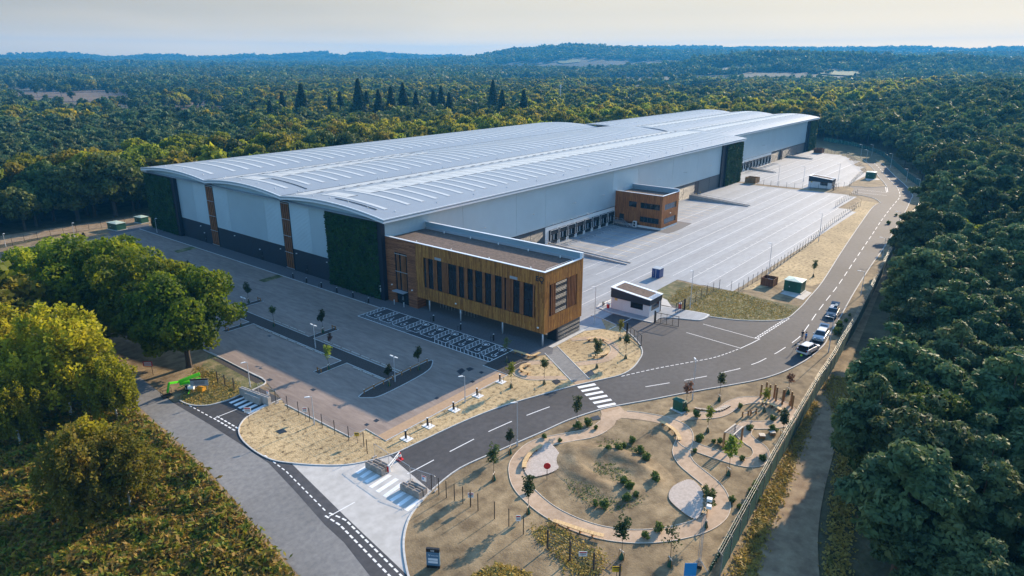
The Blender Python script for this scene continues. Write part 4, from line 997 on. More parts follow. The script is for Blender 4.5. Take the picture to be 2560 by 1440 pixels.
# ================================================================== transport pod office
PD = thing('transport_office', 'small two-storey orange timber office beside the loading docks', 'office')
px0, px1, py0, pz = 86.2, 96.2, -14.95, 9.55
def pdb(name, m, *b, par=PD):
    q = MB()
    for k in b: q.box(*k)
    return q.build(name, M[m], par)
fr_ = [(-6.95, -4.45, 5.45, 7.1), (-14.2, -8.2, 5.5, 7.1), (-14.15, -8.2, 1.6, 3.15)]
pdb('wall', 'timber2', (px0, px0 + .3, py0, 0, 7.1, pz), (px0, px0 + .3, py0, 0, 3.15, 5.5), (px0, px0 + .3, -8.2, -1.0 - 2.1, .6, 3.15), (px0, px0 + .3, -1.5, 0, .6, 3.15), (px0, px0 + .3, py0, 0, .6, 1.15), (px0, px0 + .3, py0, -8.2, 1.15, 1.6), (px0, px0 + .3, py0, -14.15, 1.6, 3.15), (px0, px0 + .3, py0, -14.2, 5.5, 7.1), (px0, px0 + .3, -8.2, -6.95, 5.5, 7.1), (px0, px0 + .3, -4.45, 0, 5.5, 7.1))
ew = [(87.7, 94.9, 5.35, 7.05), (87.7, 94.9, 1.45, 3.05)]
pdb('end_wall', 'timber2', (px0 + .302, px1, py0, py0 + .3, 7.05, pz), (px0 + .302, px1, py0, py0 + .3, 3.05, 5.35), (px0 + .302, px1, py0, py0 + .3, .6, 1.45), (px0 + .302, 87.7, py0, py0 + .3, 1.45, 3.05), (94.9, px1, py0, py0 + .3, 1.45, 3.05), (px0 + .302, 87.7, py0, py0 + .3, 5.35, 7.05), (94.9, px1, py0, py0 + .3, 5.35, 7.05))
pdb('rear_wall', 'timber2', (px1 - .3, px1 - .002, py0 + .302, 0, .6, pz))
pdb('plinth', 'white', (px0 + .05, px1 - .05, py0 + .05, 0, 0, .6))
pdb('coping', 'fascia', (px0 - .05, px0 + .4, py0 - .05, 0, pz, pz + .1), (px0 + .4, px1 + .05, py0 - .05, py0 + .4, pz + .002, pz + .1), (px1 - .4, px1 + .05, py0 + .4, 0, pz + .6, pz + .7), (px1 - .4, px1 + .05, py0 - .05, py0 + .4, pz + .1, pz + .7))
pdb('parapet_lining', 'teal_sheet', (px1 - .4, px1 - .3, py0 + .3, 0, 8.6, pz + .6)); pdb('rear_parapet', 'teal_sheet', (px1 - .3, px1 - .001, py0 + .3, 0, pz, pz + .6))
pdb('planted_roof', 'sedum', (px0 + .35, px1 - .41, py0 + .35, -.05, 8.3, 8.8))
for (y0, y1, z0, z1) in fr_:
    n = 1 if y1 - y0 < 3 else 5
    wq = pdb('window', 'frame', (px0 + .1, px0 + .28, y0, y1, z0, z0 + .08), (px0 + .1, px0 + .28, y0, y1, z1 - .08, z1), (px0 + .1, px0 + .28, y0, y0 + .08, z0, z1), (px0 + .1, px0 + .28, y1 - .08, y1, z0, z1))
    for k in range(n): pdb('pane', 'glass', (px0 + .16, px0 + .2, y0 + .08 + (y1 - y0 - .16) * k / n + .02, y0 + .08 + (y1 - y0 - .16) * (k + 1) / n - .02, z0 + .08, z1 - .08), par=wq)
for (x0, x1, z0, z1) in ew:
    wq = pdb('window', 'frame', (x0, x1, py0 + .1, py0 + .28, z0, z0 + .08), (x0, x1, py0 + .1, py0 + .28, z1 - .08, z1), (x0, x0 + .08, py0 + .1, py0 + .28, z0, z1), (x1 - .08, x1, py0 + .1, py0 + .28, z0, z1))
    for k in range(6): pdb('pane', 'glass_blue' if k < 5 else 'glass', (x0 + .1 + (x1 - x0 - .2) * k / 6 + .02, x0 + .1 + (x1 - x0 - .2) * (k + 1) / 6 - .04, py0 + .16, py0 + .2, z0 + .08, z1 - .08), par=wq)
pdb('door', 'frame', (px0 + .12, px0 + .2, -3.05, -1.55, 1.2, 3.15)); pdb('wall_light', 'white', (91, 91.4, py0 - .2, py0, 4.1, 4.3))
sheet('pod_paving', smooth([(84.2, -.3), (84.2, -16.2), (86, -18.4), (98.5, -18.0), (100, -15.5), (99, -.3)], 3, True), .018, 'paver')
st = thing('access_stair', 'galvanised landing and steps up to the pod office door', 'stair', (0, 0, 0))
MB().box(84.4, 86.1, -3.6, -.6, 1.08, 1.15).build('landing', M['steel'], st)
q = MB()
for k in range(6): q.box(84.5, 85.9, -3.9 - k * .3, -3.62 - k * .3, .95 - k * .17, 1.0 - k * .17)
q.build('tread', M['steel'], st)['kind'] = 'stuff'
q = MB().path([(84.45, -.7, 2.1), (84.45, -3.6, 2.1), (84.45, -5.5, 1.05)], .03).path([(84.45, -.7, 1.6), (84.45, -3.6, 1.6)], .02)
for y in (-.7, -2.1, -3.6): q.tube((84.45, y, 0), (84.45, y, 2.1), .035)
q.tube((84.45, -5.5, 0), (84.45, -5.5, 1.05), .035).tube((85.95, -3.65, 1.0), (85.95, -5.5, .05), .05).tube((84.5, -3.65, 1.0), (84.5, -5.5, .05), .05)
q.build('handrail', M['steel'], st)
ac = thing('air_conditioner', 'white condenser unit standing against the pod office wall', 'condenser')
MB().box(85.2, 85.9, -7.6, -6.6, .03, 1.7).build('casing', M['white'], ac); MB().box(85.16, 85.2, -7.4, -6.8, .95, 1.55).box(85.16, 85.2, -7.4, -6.8, .2, .8).build('fan_grille', M['frame'], ac)
ac2 = thing('storage_bin', 'pale grey bin between the steps and the condenser', 'bin')
MB().box(85.3, 85.9, -6.3, -5.8, .03, .95).build('body', M['soffit'], ac2); MB().box(85.26, 85.94, -6.34, -5.76, .95, 1.02).build('lid', M['frame'], ac2)

# ================================================================== gatehouse
GH = thing('gatehouse', 'white rendered gatehouse with a dark sloping fascia and brown planted roof', 'gatehouse')
gx0, gx1, gy0, gy1 = 23.2, 27.9, -45.1, -36.8
gz = lambda y: 4.3 + (gy1 - y) / (gy1 - gy0) * -.8
def ghb(name, m, *b, par=GH):
    q = MB()
    for k in b: q.box(*k)
    return q.build(name, M[m], par)
ghb('wall', 'render', (gx0 + .15, gx0 + .35, gy0 + .15, gy1 - .05, .12, 1.2), (gx0 + .15, gx0 + .35, -41.0, gy1 - .05, 1.2, 2.45), (gx0 + .15, gx0 + .35, gy0 + .15, -43.6, 1.2, 2.45), (gx0 + .351, gx1 - .15, gy0 + .15, gy0 + .35, .12, 1.1), (gx0 + .351, 24.1, gy0 + .15, gy0 + .35, 1.1, 2.5), (27.2, gx1 - .15, gy0 + .15, gy0 + .35, 1.1, 2.5), (gx1 - .35, gx1 - .15, gy0 + .351, gy1 - .05, .12, 2.45), (gx0 + .351, gx1 - .351, gy1 - .25, gy1 - .05, .12, 2.45))
q = MB()
q.hexa([(gx0, gy0, 2.4), (gx1, gy0, 2.4), (gx1, gy1, 2.4), (gx0, gy1, 2.4), (gx0, gy0, gz(gy0)), (gx1, gy0, gz(gy0)), (gx1, gy1, gz(gy1)), (gx0, gy1, gz(gy1))]); q.build('fascia', M['clad_dark'], GH)
q = MB(); e = .12
for (xa, xb, ya, yb) in ((gx0 - e, gx0 + .55, gy0 - e, gy1 + e), (gx1 - .55, gx1 + e, gy0 - e, gy1 + e), (gx0 + .55, gx1 - .55, gy0 - e, gy0 + .85), (gx0 + .55, gx1 - .55, gy1 - .55, gy1 + e)):
    q.hexa([(xa, ya, gz(ya)), (xb, ya, gz(ya)), (xb, yb, gz(yb)), (xa, yb, gz(yb)), (xa, ya, gz(ya) + .09), (xb, ya, gz(ya) + .09), (xb, yb, gz(yb) + .09), (xa, yb, gz(yb) + .09)])
q.build('coping', M['fascia'], GH)
q = MB(); xa, xb, ya, yb = gx0 + .55, gx1 - .55, gy0 + .85, gy1 - .55
q.hexa([(xa, ya, gz(ya)), (xb, ya, gz(ya)), (xb, yb, gz(yb)), (xa, yb, gz(yb)), (xa, ya, gz(ya) + .05), (xb, ya, gz(ya) + .05), (xb, yb, gz(yb) + .05), (xa, yb, gz(yb) + .05)]); q.build('planted_roof', M['sedum'], GH)
for k in range(9):
    y = gy0 + .1; x = gx0 + .7 + k * .4
    MB().hexa([(x, gy0 - .1, gz(gy0) + .092), (x + .12, gy0 - .1, gz(gy0) + .092), (x + .12, gy0 + .8, gz(gy0 + .8) + .092), (x, gy0 + .8, gz(gy0 + .8) + .092), (x, gy0 - .1, gz(gy0) + .13), (x + .12, gy0 - .1, gz(gy0) + .13), (x + .12, gy0 + .8, gz(gy0 + .8) + .13), (x, gy0 + .8, gz(gy0 + .8) + .13)]).build('standing_seam', M['soffit'], GH)
wq = ghb('window', 'glass', (gx0 + .2, gx0 + .26, -43.6, -41.0, 1.2, 2.45)); ghb('frame', 'frame', (gx0 + .16, gx0 + .3, -43.6, -41.0, 1.15, 1.25), par=wq)
ghb('window', 'glass', (24.1, 27.2, gy0 + .2, gy0 + .26, 1.1, 2.5)); ghb('window', 'yellow_paint', (gx0 + .1, gx0 + .16, -38.2, -37.6, 1.9, 2.4))
ghb('downpipe', 'black', (gx1 - .3, gx1 - .18, gy0 + .02, gy0 + .13, .1, 3.0))
ghk = smooth([(22.0, -34.5), (29.0, -35.2), (30.6, -37), (30.5, -44), (32.0, -52.0), (31.0, -53.2), (28.4, -53.0), (27.4, -51.8), (25.2, -47.0), (22.2, -46.6), (21.4, -45.5)], 3, True)
tag(MB().prism(ghk, -.02, .13).build('gatehouse_island', M['kerb']), kind='structure')
tag(MB().poly([(p[0] * .94 + 27.0 * .06, p[1] * .96 - 43.5 * .04) for p in ghk], .136).build('island_paving', M['concrete']), kind='structure')
sheet('concrete_lane', [(31, -36.5), (38, -36.2), (34.5, -43.0), (31.5, -45.5)], .012, 'apron')
# ================================================================== trees and undergrowth
rt = np.random.default_rng(5)
M['oak'] = leafmat('oak_leaves', [(0.06, 0.115, 0.008), (0.16, 0.225, 0.01), (0.33, 0.34, 0.014)], 0.56, .30, hue=.012)
M['broad'] = leafmat('broadleaf_leaves', [(0.075, 0.105, 0.014), (0.19, 0.205, 0.018), (0.38, 0.33, 0.026)], 0.56, .25, hue=.035)
M['broad_dark'] = leafmat('dark_broadleaf_leaves', [(0.035, 0.068, 0.02), (0.075, 0.11, 0.026), (0.14, 0.155, 0.035)], 0.35, .25, hue=.03)
M['birch'] = leafmat('birch_leaves', [(0.17, 0.18, 0.012), (0.3, 0.29, 0.014), (0.42, 0.36, 0.02)], 0.56, .35, hue=.012)
M['birch_b'] = leafmat('autumn_birch_leaves', [(0.13, 0.15, 0.016), (0.22, 0.2, 0.022), (0.3, 0.22, 0.035)], 0.5, .5, hue=.015)
M['pine'] = leafmat('pine_needles', [(0.05, 0.095, 0.045), (0.095, 0.145, 0.055), (0.18, 0.195, 0.06)], 0.3, .35, hue=.025)
M['spruce'] = leafmat('spruce_needles', [(0.016, 0.038, 0.022), (0.029, 0.056, 0.031), (0.047, 0.078, 0.038)], .2, .35, hue=.02)
M['far_broad'] = leafmat('distant_leaves', [(0.048, 0.084, 0.024), (0.092, 0.133, 0.033), (0.170, 0.190, 0.044)], .3, .06, hue=.03)
M['heath'] = pm('heather', (.085, .05, .035), (.17, .10, .07), .05, .95, c3=(.12, .085, .045), detail=8)
M['field'] = pm('pasture', (.13, .15, .055), (.20, .20, .08), .01, .95, detail=6)
M['stubble'] = pm('stubble_field', (.30, .23, .13), (.38, .30, .18), .01, .95, detail=6)

def unit(n, rng):
    d = rng.normal(0, 1, (n, 3)); return d / np.linalg.norm(d, axis=1, keepdims=True)
def blob_leaves(C_, Rb, n, size, rng, squash=1.0, asp=1.5, shell=.68, jit=.75, lift=0.0):
    """leaves spread through the outer shells of many foliage clumps"""
    w_ = Rb ** 2; idx = rng.choice(len(C_), n, p=w_ / w_.sum())
    d = unit(n, rng); r_ = Rb[idx] * (shell + (1.04 - shell) * rng.random(n) ** .6)
    d2 = d * np.array([1, 1, squash]); P = C_[idx] + d2 * r_[:, None]
    N = d + np.array([0, 0, lift])
    return leafquads(P, N, size, rng, asp, jit)
def ell(k, rng, rad, zc, fmin, fmax, up=.15):
    d = unit(k, rng); d[:, 2] += up; d /= np.linalg.norm(d, axis=1, keepdims=True)
    f = rng.uniform(fmin, fmax, k)[:, None]
    return d * f * np.array(rad) + np.array([0, 0, zc])
def trunk_mesh(tips, h, r0, mat, z0=0.0, lean=0.0, limb=.25, n=7, split=.45):
    m = MB(); pts = [(0, 0, z0 - .3), (lean * .3, 0, h * split), (lean, lean * .4, h)]
    m.tube(pts[0], pts[1], r0, n, r0 * .72); m.tube(pts[1], pts[2], r0 * .72, n, r0 * .18)
    m.tube((0, 0, z0 - .3), (0, 0, .35), r0 * 1.5, n, r0)
    for t in tips:
        a = .35 + .5 * random.random(); b = Vector(pts[1]).lerp(Vector(pts[2]), max(0, min(.9, (t[2] / h - split) * .8)))
        mid = b.lerp(Vector(t), .5) + Vector((0, 0, .4))
        m.tube(b, mid, r0 * limb, 5, r0 * limb * .6); m.tube(mid, t, r0 * limb * .6, 5, r0 * limb * .2)
    return m
def oak(n, size, rng, k=70, rad=(8.2, 8.2, 6.0), zc=9.0, rb=(1.3, 2.5), mat='oak', low=True, limbs=14):
    C_ = ell(k, rng, rad, zc, .62, .96); C_[:, 2] = np.maximum(C_[:, 2], zc - rad[2] * .75)
    inner = ell(k // 4, rng, rad, zc, .2, .5); Rb = np.concatenate([rng.uniform(*rb, k), rng.uniform(*rb, k // 4)])
    V = blob_leaves(np.concatenate([C_, inner]), Rb, n, size, rng, .8, 1.35)
    cr = quadmesh('crown', V, M[mat]); tr = trunk_mesh([tuple(c) for c in C_[:limbs]], zc + 1, .48, 'bark').mesh('trunk', M['bark'])
    return tr, cr
def birch(n, size, rng, mat='birch', rad=(3.4, 3.4, 4.6), zc=6.3, strands=230):
    C_ = ell(strands, rng, rad, zc, .3, 1.0, .25); L_ = rng.uniform(.8, 2.6, strands)
    idx = rng.integers(0, strands, n); t = rng.random(n)
    P = C_[idx] + rng.normal(0, .22, (n, 3)); P[:, 2] -= t * L_[idx]; P[:, :2] += (C_[idx][:, :2]) * .06 * t[:, None]
    P[:, 2] = np.maximum(P[:, 2], 1.2)
    V = leafquads(P, rng.normal(0, 1, (n, 3)), size, rng, 1.4, .9)
    cr = quadmesh('crown', V, M[mat]); tr = trunk_mesh([tuple(c) for c in C_[:16]], zc + 3.5, .16, 'birchbark', limb=.35, split=.3).mesh('trunk', M['birchbark'])
    return tr, cr
def pine(n, size, rng, k=62, rad=(3.9, 3.9, 4.8), zc=9.6, mat='pine'):
    d = unit(k, rng); d[:, 2] = d[:, 2] * .9 + .15; f = rng.uniform(.45, 1.0, k)[:, None]
    C_ = d * f * np.array(rad) + np.array([0, 0, zc]); top = np.clip((C_[:, 2] - zc) / rad[2], 0, 1)
    C_[:, :2] *= (1 - .45 * top)[:, None]
    Rb = rng.uniform(.75, 1.45, k) * (1 - .2 * top)
    V = blob_leaves(C_, Rb, n, size, rng, .55, 2.0, .35, .9, .6)
    cr = quadmesh('crown', V, M[mat]); tr = trunk_mesh([tuple(c) for c in C_[:18]], zc + 3.6, .24, 'pinebark', limb=.3, split=.4).mesh('trunk', M['pinebark'])
    return tr, cr
def spruce(n, size, rng, H=30.0, r0=7.6):
    lay = rng.random(n) ** .75; z = 2 + (H - 2) * lay; rr_ = r0 * (1 - lay) ** .9 + .15
    nl = 17; q = np.floor(lay * nl) / nl; ph = rng.integers(0, 9, n) * (2 * math.pi / 9) + q * 11 + rng.normal(0, .12, n)
    f = rng.random(n) ** .55; r_ = rr_ * f
    P = np.stack([r_ * np.cos(ph), r_ * np.sin(ph), z - r_ * .28 + rng.normal(0, .18, n)], 1)
    V = leafquads(P, np.tile([0, 0, 1.0], (n, 1)), size, rng, 2.2, .6)
    cr = quadmesh('crown', V, M['spruce']); tr = MB().tube((0, 0, -.3), (0, 0, H * .97), .38, 7, .04).mesh('trunk', M['bark'])
    return tr, cr
def rng_(s): return np.random.default_rng(s)
PR = {
    'oak': [oak(26000, .40, rng_(1)), oak(26000, .40, rng_(2), rad=(9.0, 7.6, 5.6), zc=8.6)],
    'birch': [birch(15000, .24, rng_(3)), birch(15000, .24, rng_(4), 'birch_b'), birch(20000, .27, rng_(44), 'birch', (4.6, 4.6, 5.0), 7.2, 320)],
    'pine_hi': [pine(16000, .30, rng_(5)), pine(16000, .30, rng_(6), 70, (4.4, 4.0, 4.2), 9.0), pine(16000, .30, rng_(7), 56, (3.4, 3.8, 5.2), 9.8)],
    'holly': [oak(20000, .36, rng_(8), 60, (6.2, 6.2, 6.2), 7.4, (1.0, 1.9), 'broad_dark')],
    'broad': [oak(5200, .66, rng_(9), 46, (5.6, 5.6, 5.2), 8.2, (1.1, 2.0), 'broad', limbs=5), oak(5200, .66, rng_(10), 46, (6.4, 5.8, 4.8), 8.0, (1.1, 2.2), 'broad', limbs=5), oak(5200, .66, rng_(12), 40, (4.8, 4.8, 6.2), 8.8, (1.0, 1.9), 'broad', limbs=5)],
    'broad_dark': [oak(5200, .66, rng_(13), 46, (5.6, 5.6, 5.2), 8.2, (1.1, 2.0), 'broad_dark', limbs=5), oak(5200, .66, rng_(14), 46, (6.2, 5.8, 4.8), 8.0, (1.1, 2.2), 'broad_dark', limbs=5)],
    'pine': [pine(3600, .58, rng_(15), 44), pine(3600, .58, rng_(16), 44, (4.4, 4.0, 4.2), 9.0), pine(3600, .58, rng_(17), 40, (3.4, 3.8, 5.2), 9.8)],
    'spruce': [spruce(4200, .85, rng_(18)), spruce(4200, .85, rng_(19), 27.0, 6.6)],
}
TREE_N = {}
def tree(kind, p, h=None, sc=None, name='tree', label='', cat='tree', group=None, v=None, flat=1.0):
    lst = PR[kind]; tr, cr = lst[random.randrange(len(lst)) if v is None else v]
    top = max(c[2] for c in cr_bounds(cr))
    s = sc if sc is not None else h / top
    o = thing(name, label, cat, (p[0], p[1], float(terrain(p[0], p[1])[0]) - .1), random.uniform(0, 6.28), group); o.scale = (s, s, s * flat)
    link('trunk', tr, o); link('crown', cr, o)
    return o
_cb = {}
def cr_bounds(me):
    if me.name not in _cb:
        a = np.empty(len(me.vertices) * 3, np.float32); me.vertices.foreach_get('co', a); a = a.reshape(-1, 3); _cb[me.name] = [a.min(0), a.max(0)]
    return _cb[me.name]
# the big trees one can point to
tree('oak', (-40.2, .3), 16.0, name='oak_tree', label='spreading oak shading the green boom lift, its trunk clear to the ground', v=0)
tree('oak', (-41.0, 11.5), 17.0, name='oak_tree', label='oak standing between the trunk by the boom lift and the widest oak', v=1)
tree('oak', (-43.0, 24.0), 18.2, name='oak_tree', label='widest oak of the row, beside the car park', v=0)
tree('oak', (-46.0, 37.0), 15.5, name='oak_tree', label='last oak of the row, next to the timber pergola', v=1)
tree('birch', (-57.8, -3.0), 16.8, name='birch_tree', label='large golden birch on the far side of the old lane from the oaks', v=2)
tree('birch', (-61.5, 9.0), 15.0, name='birch_tree', label='golden birch rising behind the large golden birch', v=2)
tree('birch', (-54.6, -9.5), 10.5, name='birch_tree', label='smaller yellow birch at the edge of the lane opposite the boom lift', v=0)
tree('birch', (-64.5, -6.0), 11.0, name='birch_tree', label='green-gold birch beside the shaded wood', v=0)
tree('birch', (-61.5, -29.5), 10.4, name='birch_tree', label='thin rusty birch with a white trunk among the bracken', v=1)
tree('birch', (-65.4, -28.5), 11.6, name='birch_tree', label='leafier birch standing in the bracken beside the white-trunked one', v=1)
tree('birch', (-63.3, -25.5), 10.8, name='birch_tree', label='birch tucked behind the two in the bracken', v=0)
tree('holly', (-9.0, -91.5), 14.2, name='broadleaf_tree', label='dark glossy broadleaf tree overhanging the sandy woodland track', v=0)
tree('birch', (118, -79), 13.0, name='birch_tree', label='pale yellow-green birch at the edge of the pine wood by the fire break', v=0)
tree('birch', (126, -83), 13.5, name='birch_tree', label='taller pale birch behind the one by the fire break', v=0)
tree('oak', (96, -84), 11.5, name='broadleaf_tree', label='bright green young tree among the dark pines', v=0)
dead = MB(); rd = random.Random(3)
for k in range(26):
    a = rd.uniform(0, 6.28); z = rd.uniform(3, 8); l = rd.uniform(1.6, 3.4); e = Vector((math.cos(a) * l, math.sin(a) * l, z + rd.uniform(.4, 1.6)))
    dead.tube((0, 0, z * .8), e, .06, 5, .02)
    for q in range(3):
        b = Vector((0, 0, z * .8)).lerp(e, rd.uniform(.4, .9)); dead.tube(b, b + Vector((rd.uniform(-.9, .9), rd.uniform(-.9, .9), rd.uniform(-.2, .7))), .03, 4, .01)
dt = thing('dead_tree', 'bare grey dead tree among the dark pines beside the road', 'tree', (*G(2270, 1010), 2.0))
MB().tube((0, 0, -2), (0, 0, 9), .2, 7, .04).build('trunk', M['block_grey'], dt); dead.build('branches', M['block_grey'], dt)

# ---- scatter the woods
FENCE = [(-60, -84.5)] + GL([(1800, 1440), (1940, 1170), (2000, 1062), (2047, 978), (2082, 925), (2107, 877), (2136, 830), (2168, 765), (2203, 692), (2236, 625), (2253, 595), (2273, 561), (2293, 535), (2314, 503), (2319, 486), (2300, 468), (2270, 447), (2240, 420), (2210, 394), (2185, 382), (2130, 366)]) + [(345, 14), (380, 30)]
fx, fyv = [p[0] for p in FENCE], [p[1] for p in FENCE]
BACK = [(-400, 112), (-34, 117), (0, 114), (180, 105), (310, 86), (345, 62), (360, 40)]
def proj(x, y, z):
    d0, d1, d2 = x - CAM[0], y - CAM[1], z - CAM[2]
    dep = d0 * FWD[0] + d1 * FWD[1] + d2 * FWD[2]; dep = np.where(dep < 1, 1, dep)
    return 1280 + FPX * (d0 * RIGHT[0] + d1 * RIGHT[1]) / dep, 720 + FPX * (d0 * DOWN[0] + d1 * DOWN[1] + d2 * DOWN[2]) / dep, dep
HEATH = [[(10, 236), (60, 226), (170, 229), (240, 224), (300, 230), (318, 243), (260, 254), (160, 254), (60, 248)], [(310, 272), (400, 260), (480, 254), (545, 257), (570, 278), (520, 294), (440, 293), (370, 286)], [(100, 262), (180, 258), (230, 266), (160, 276)]]
FIELD = [[(1400, 238), (1470, 224), (1600, 217), (1710, 220), (1790, 230), (1770, 244), (1600, 246), (1480, 246)]]
HILLF = [([(1640, 184), (1690, 176), (1740, 180), (1700, 187)], 'field'), ([(1730, 184), (1800, 172), (1885, 164), (1905, 168), (1850, 180), (1780, 188)], 'stubble'), ([(2050, 186), (2090, 178), (2190, 182), (2260, 186), (2160, 192)], 'field'), ([(1395, 155), (1440, 150), (1450, 156), (1410, 160)], 'field'), ([(170, 166), (240, 160), (300, 164), (240, 169)], 'stubble'), ([(690, 174), (850, 169), (860, 173), (720, 178)], 'stubble'), ([(1060, 158), (1170, 160), (1100, 164)], 'stubble'), ([(2300, 176), (2420, 172), (2440, 178)], 'field'), ([(400, 178), (520, 172), (540, 178)], 'field')]
pts = []
# candidates, spacing grows with distance
for r0, r1, s in ((36, 170, 5.0), (170, 560, 7.0), (560, 1250, 10.5)):
    n = int((r1 * 2) / s)
    gx_, gy_ = np.meshgrid((np.arange(n) - n / 2) * s, (np.arange(n) - n / 2) * s)
    x = CAM[0] + gx_.ravel() + rt.uniform(-.42, .42, n * n) * s; y = CAM[1] + gy_.ravel() + rt.uniform(-.42, .42, n * n) * s
    d = np.hypot(x - CAM[0], y - CAM[1]); az = np.arctan2((x - CAM[0]) * RIGHT[0] + (y - CAM[1]) * RIGHT[1], (x - CAM[0]) * HEAD[0] + (y - CAM[1]) * HEAD[1])
    ok = (d >= r0) & (d < r1) & (np.abs(az) < R(47))
    pts.append(np.stack([x[ok], y[ok], d[ok], az[ok]], 1))
pts = np.concatenate(pts)
X, Y, Dd, Az = pts.T
margin = np.interp(X, [-40, 15, 45, 80], [8.5, 7.5, 5.0, 4.0])
right_ok = Y < np.interp(X, fx, fyv) - margin
back_ok = Y > np.interp(X, [p[0] for p in BACK], [p[1] for p in BACK]) + 5
far_ok = (X > 352) & (Y > -200)
lane_bad = (X > -58) & (X < -38) & (Y < 190)
left_ok = (X < -58) & (Y > 6)
ok = (right_ok | (back_ok & ~lane_bad) | far_ok | left_ok)
ok &= ~((X < -30) & (X > -72) & (Y < 14)) & ~((X > -45) & (X < 352) & (Y > -70) & (Y < 100) & ~right_ok & ~back_ok)
ok &= Dd > 40
ppx, ppy, dep = proj(X, Y, terrain(X, Y))
for poly in [[(a, b + (22 if b > 240 else 0)) for a, b in q] for q in HEATH] + FIELD:
    ok &= ~np.array([inside((a, b), poly) and rt.random() < .94 for a, b in zip(ppx, ppy)])
ok &= ~np.array([inside((a, b), [(60, 240), (120, 236), (260, 232), (560, 250), (600, 300), (420, 320), (250, 300), (120, 270)]) and rt.random() < .62 for a, b in zip(ppx, ppy)])
X, Y, Dd, Az, ppx, ppy = X[ok], Y[ok], Dd[ok], Az[ok], ppx[ok], ppy[ok]
noise = np.sin(X * .013 + 1.3) * np.sin(Y * .017 + .4) + .6 * np.sin(X * .041 + Y * .029) + rt.normal(0, .45, len(X))
is_right = Y < np.interp(X, fx, fyv)
near_back = (~is_right) & (Y < np.interp(X, [p[0] for p in BACK], [p[1] for p in BACK]) + np.interp(X, [-60, 0, 200, 340], [32, 40, 62, 60]))
kind = np.where(is_right, np.where(noise > .75, 'broad_dark', 'pine'), np.where(near_back, np.where(noise > .9, 'broad_dark', 'broad'), np.where((ppx < 640) & (Dd > 190), np.where(noise > 1.0, 'broad', 'pine'), np.where(noise > .15, 'broad_dark', np.where(noise > -.7, 'broad', 'pine')))))
kind = np.where((X > 300) & is_right, np.where(noise > -.2, 'broad_dark', 'pine'), kind)
Hs = rt.uniform(.62, 1.16, len(X)) * np.where(kind == 'pine', np.where(is_right, 16.0, 13.5), np.where(near_back, 17.5, 15.0))
inframe = (ppx > -120) & (ppx < 2680)
topx, topy, dtop = proj(X, Y, Hs * .8)
seen = inframe & (topy < 1560)
big = np.where(seen, Hs / Dd, 0)
# trunks and crowns hidden low behind the warehouse are no use as individuals
hid = (~is_right) & (topy > np.interp(topx, [300, 354, 1340, 1445, 1682, 1750, 1950, 2045, 2060], [9999, 419, 310, 312, 280, 276, 287, 293, 9999])) & (X > 0)
big = np.where(hid, 0, big)
ORDER = np.argsort(-big)
LAB = {('pine', True): ('pine_tree', 'blue-green pine in the wood beyond the boundary fence', 'pines beyond the boundary fence'),
       ('pine', False): ('pine_tree', 'pine in the open wood behind the warehouse towards the heath', 'pines towards the heath'),
       ('broad', True): ('broadleaf_tree', 'yellow-green broadleaf tree among the roadside pines', 'lighter trees among the roadside pines'),
       ('broad', False): ('broadleaf_tree', 'olive and gold broadleaf tree in the belt behind the warehouse', 'broadleaf belt behind the warehouse'),
       ('broad_dark', True): ('broadleaf_tree', 'dark round-headed broadleaf tree in the wood beyond the boundary fence', 'dark broadleaf trees beyond the boundary fence'),
       ('broad_dark', False): ('broadleaf_tree', 'dark green broadleaf tree in the belt behind the warehouse', 'dark broadleaf trees behind the warehouse')}
cnt = {'pine_tree': 0, 'broadleaf_tree': 4}; single = np.zeros(len(X), bool)
for i in ORDER:
    if big[i] <= 0: break
    k = str(kind[i]); nm, lab, grp = LAB[(k, bool(is_right[i]))]
    if cnt[nm] >= 290: continue
    cnt[nm] += 1; single[i] = True
    hi = k == 'pine' and Dd[i] < 190
    tree('pine_hi' if hi else k, (X[i], Y[i]), Hs[i], name=nm, label=lab, group=grp)
# spruces above the belt
for i, (a, b) in enumerate([(745, 205), (890, 194), (695, 226), (842, 226), (1232, 198), (1310, 222), (940, 222), (972, 214), (1003, 205), (1100, 212), (662, 248), (618, 262), (735, 232), (815, 240), (1080, 222), (1255, 222), (1120, 228), (575, 300), (910, 226), (1035, 226)]):
    dist = 455 + (i % 5) * 14; azs = px_az(a)
    x = CAM[0] + dist * (HEAD[0] * math.cos(azs) + RIGHT[0] * math.sin(azs)); y = CAM[1] + dist * (HEAD[1] * math.cos(azs) + RIGHT[1] * math.sin(azs))
    tree('spruce', (x, y), max(14, 45 + dist * elev(a, b) * 1.0), name='spruce_tree', label='tall dark spruce spiking above the broadleaf belt behind the warehouse', group='spruces behind the warehouse')

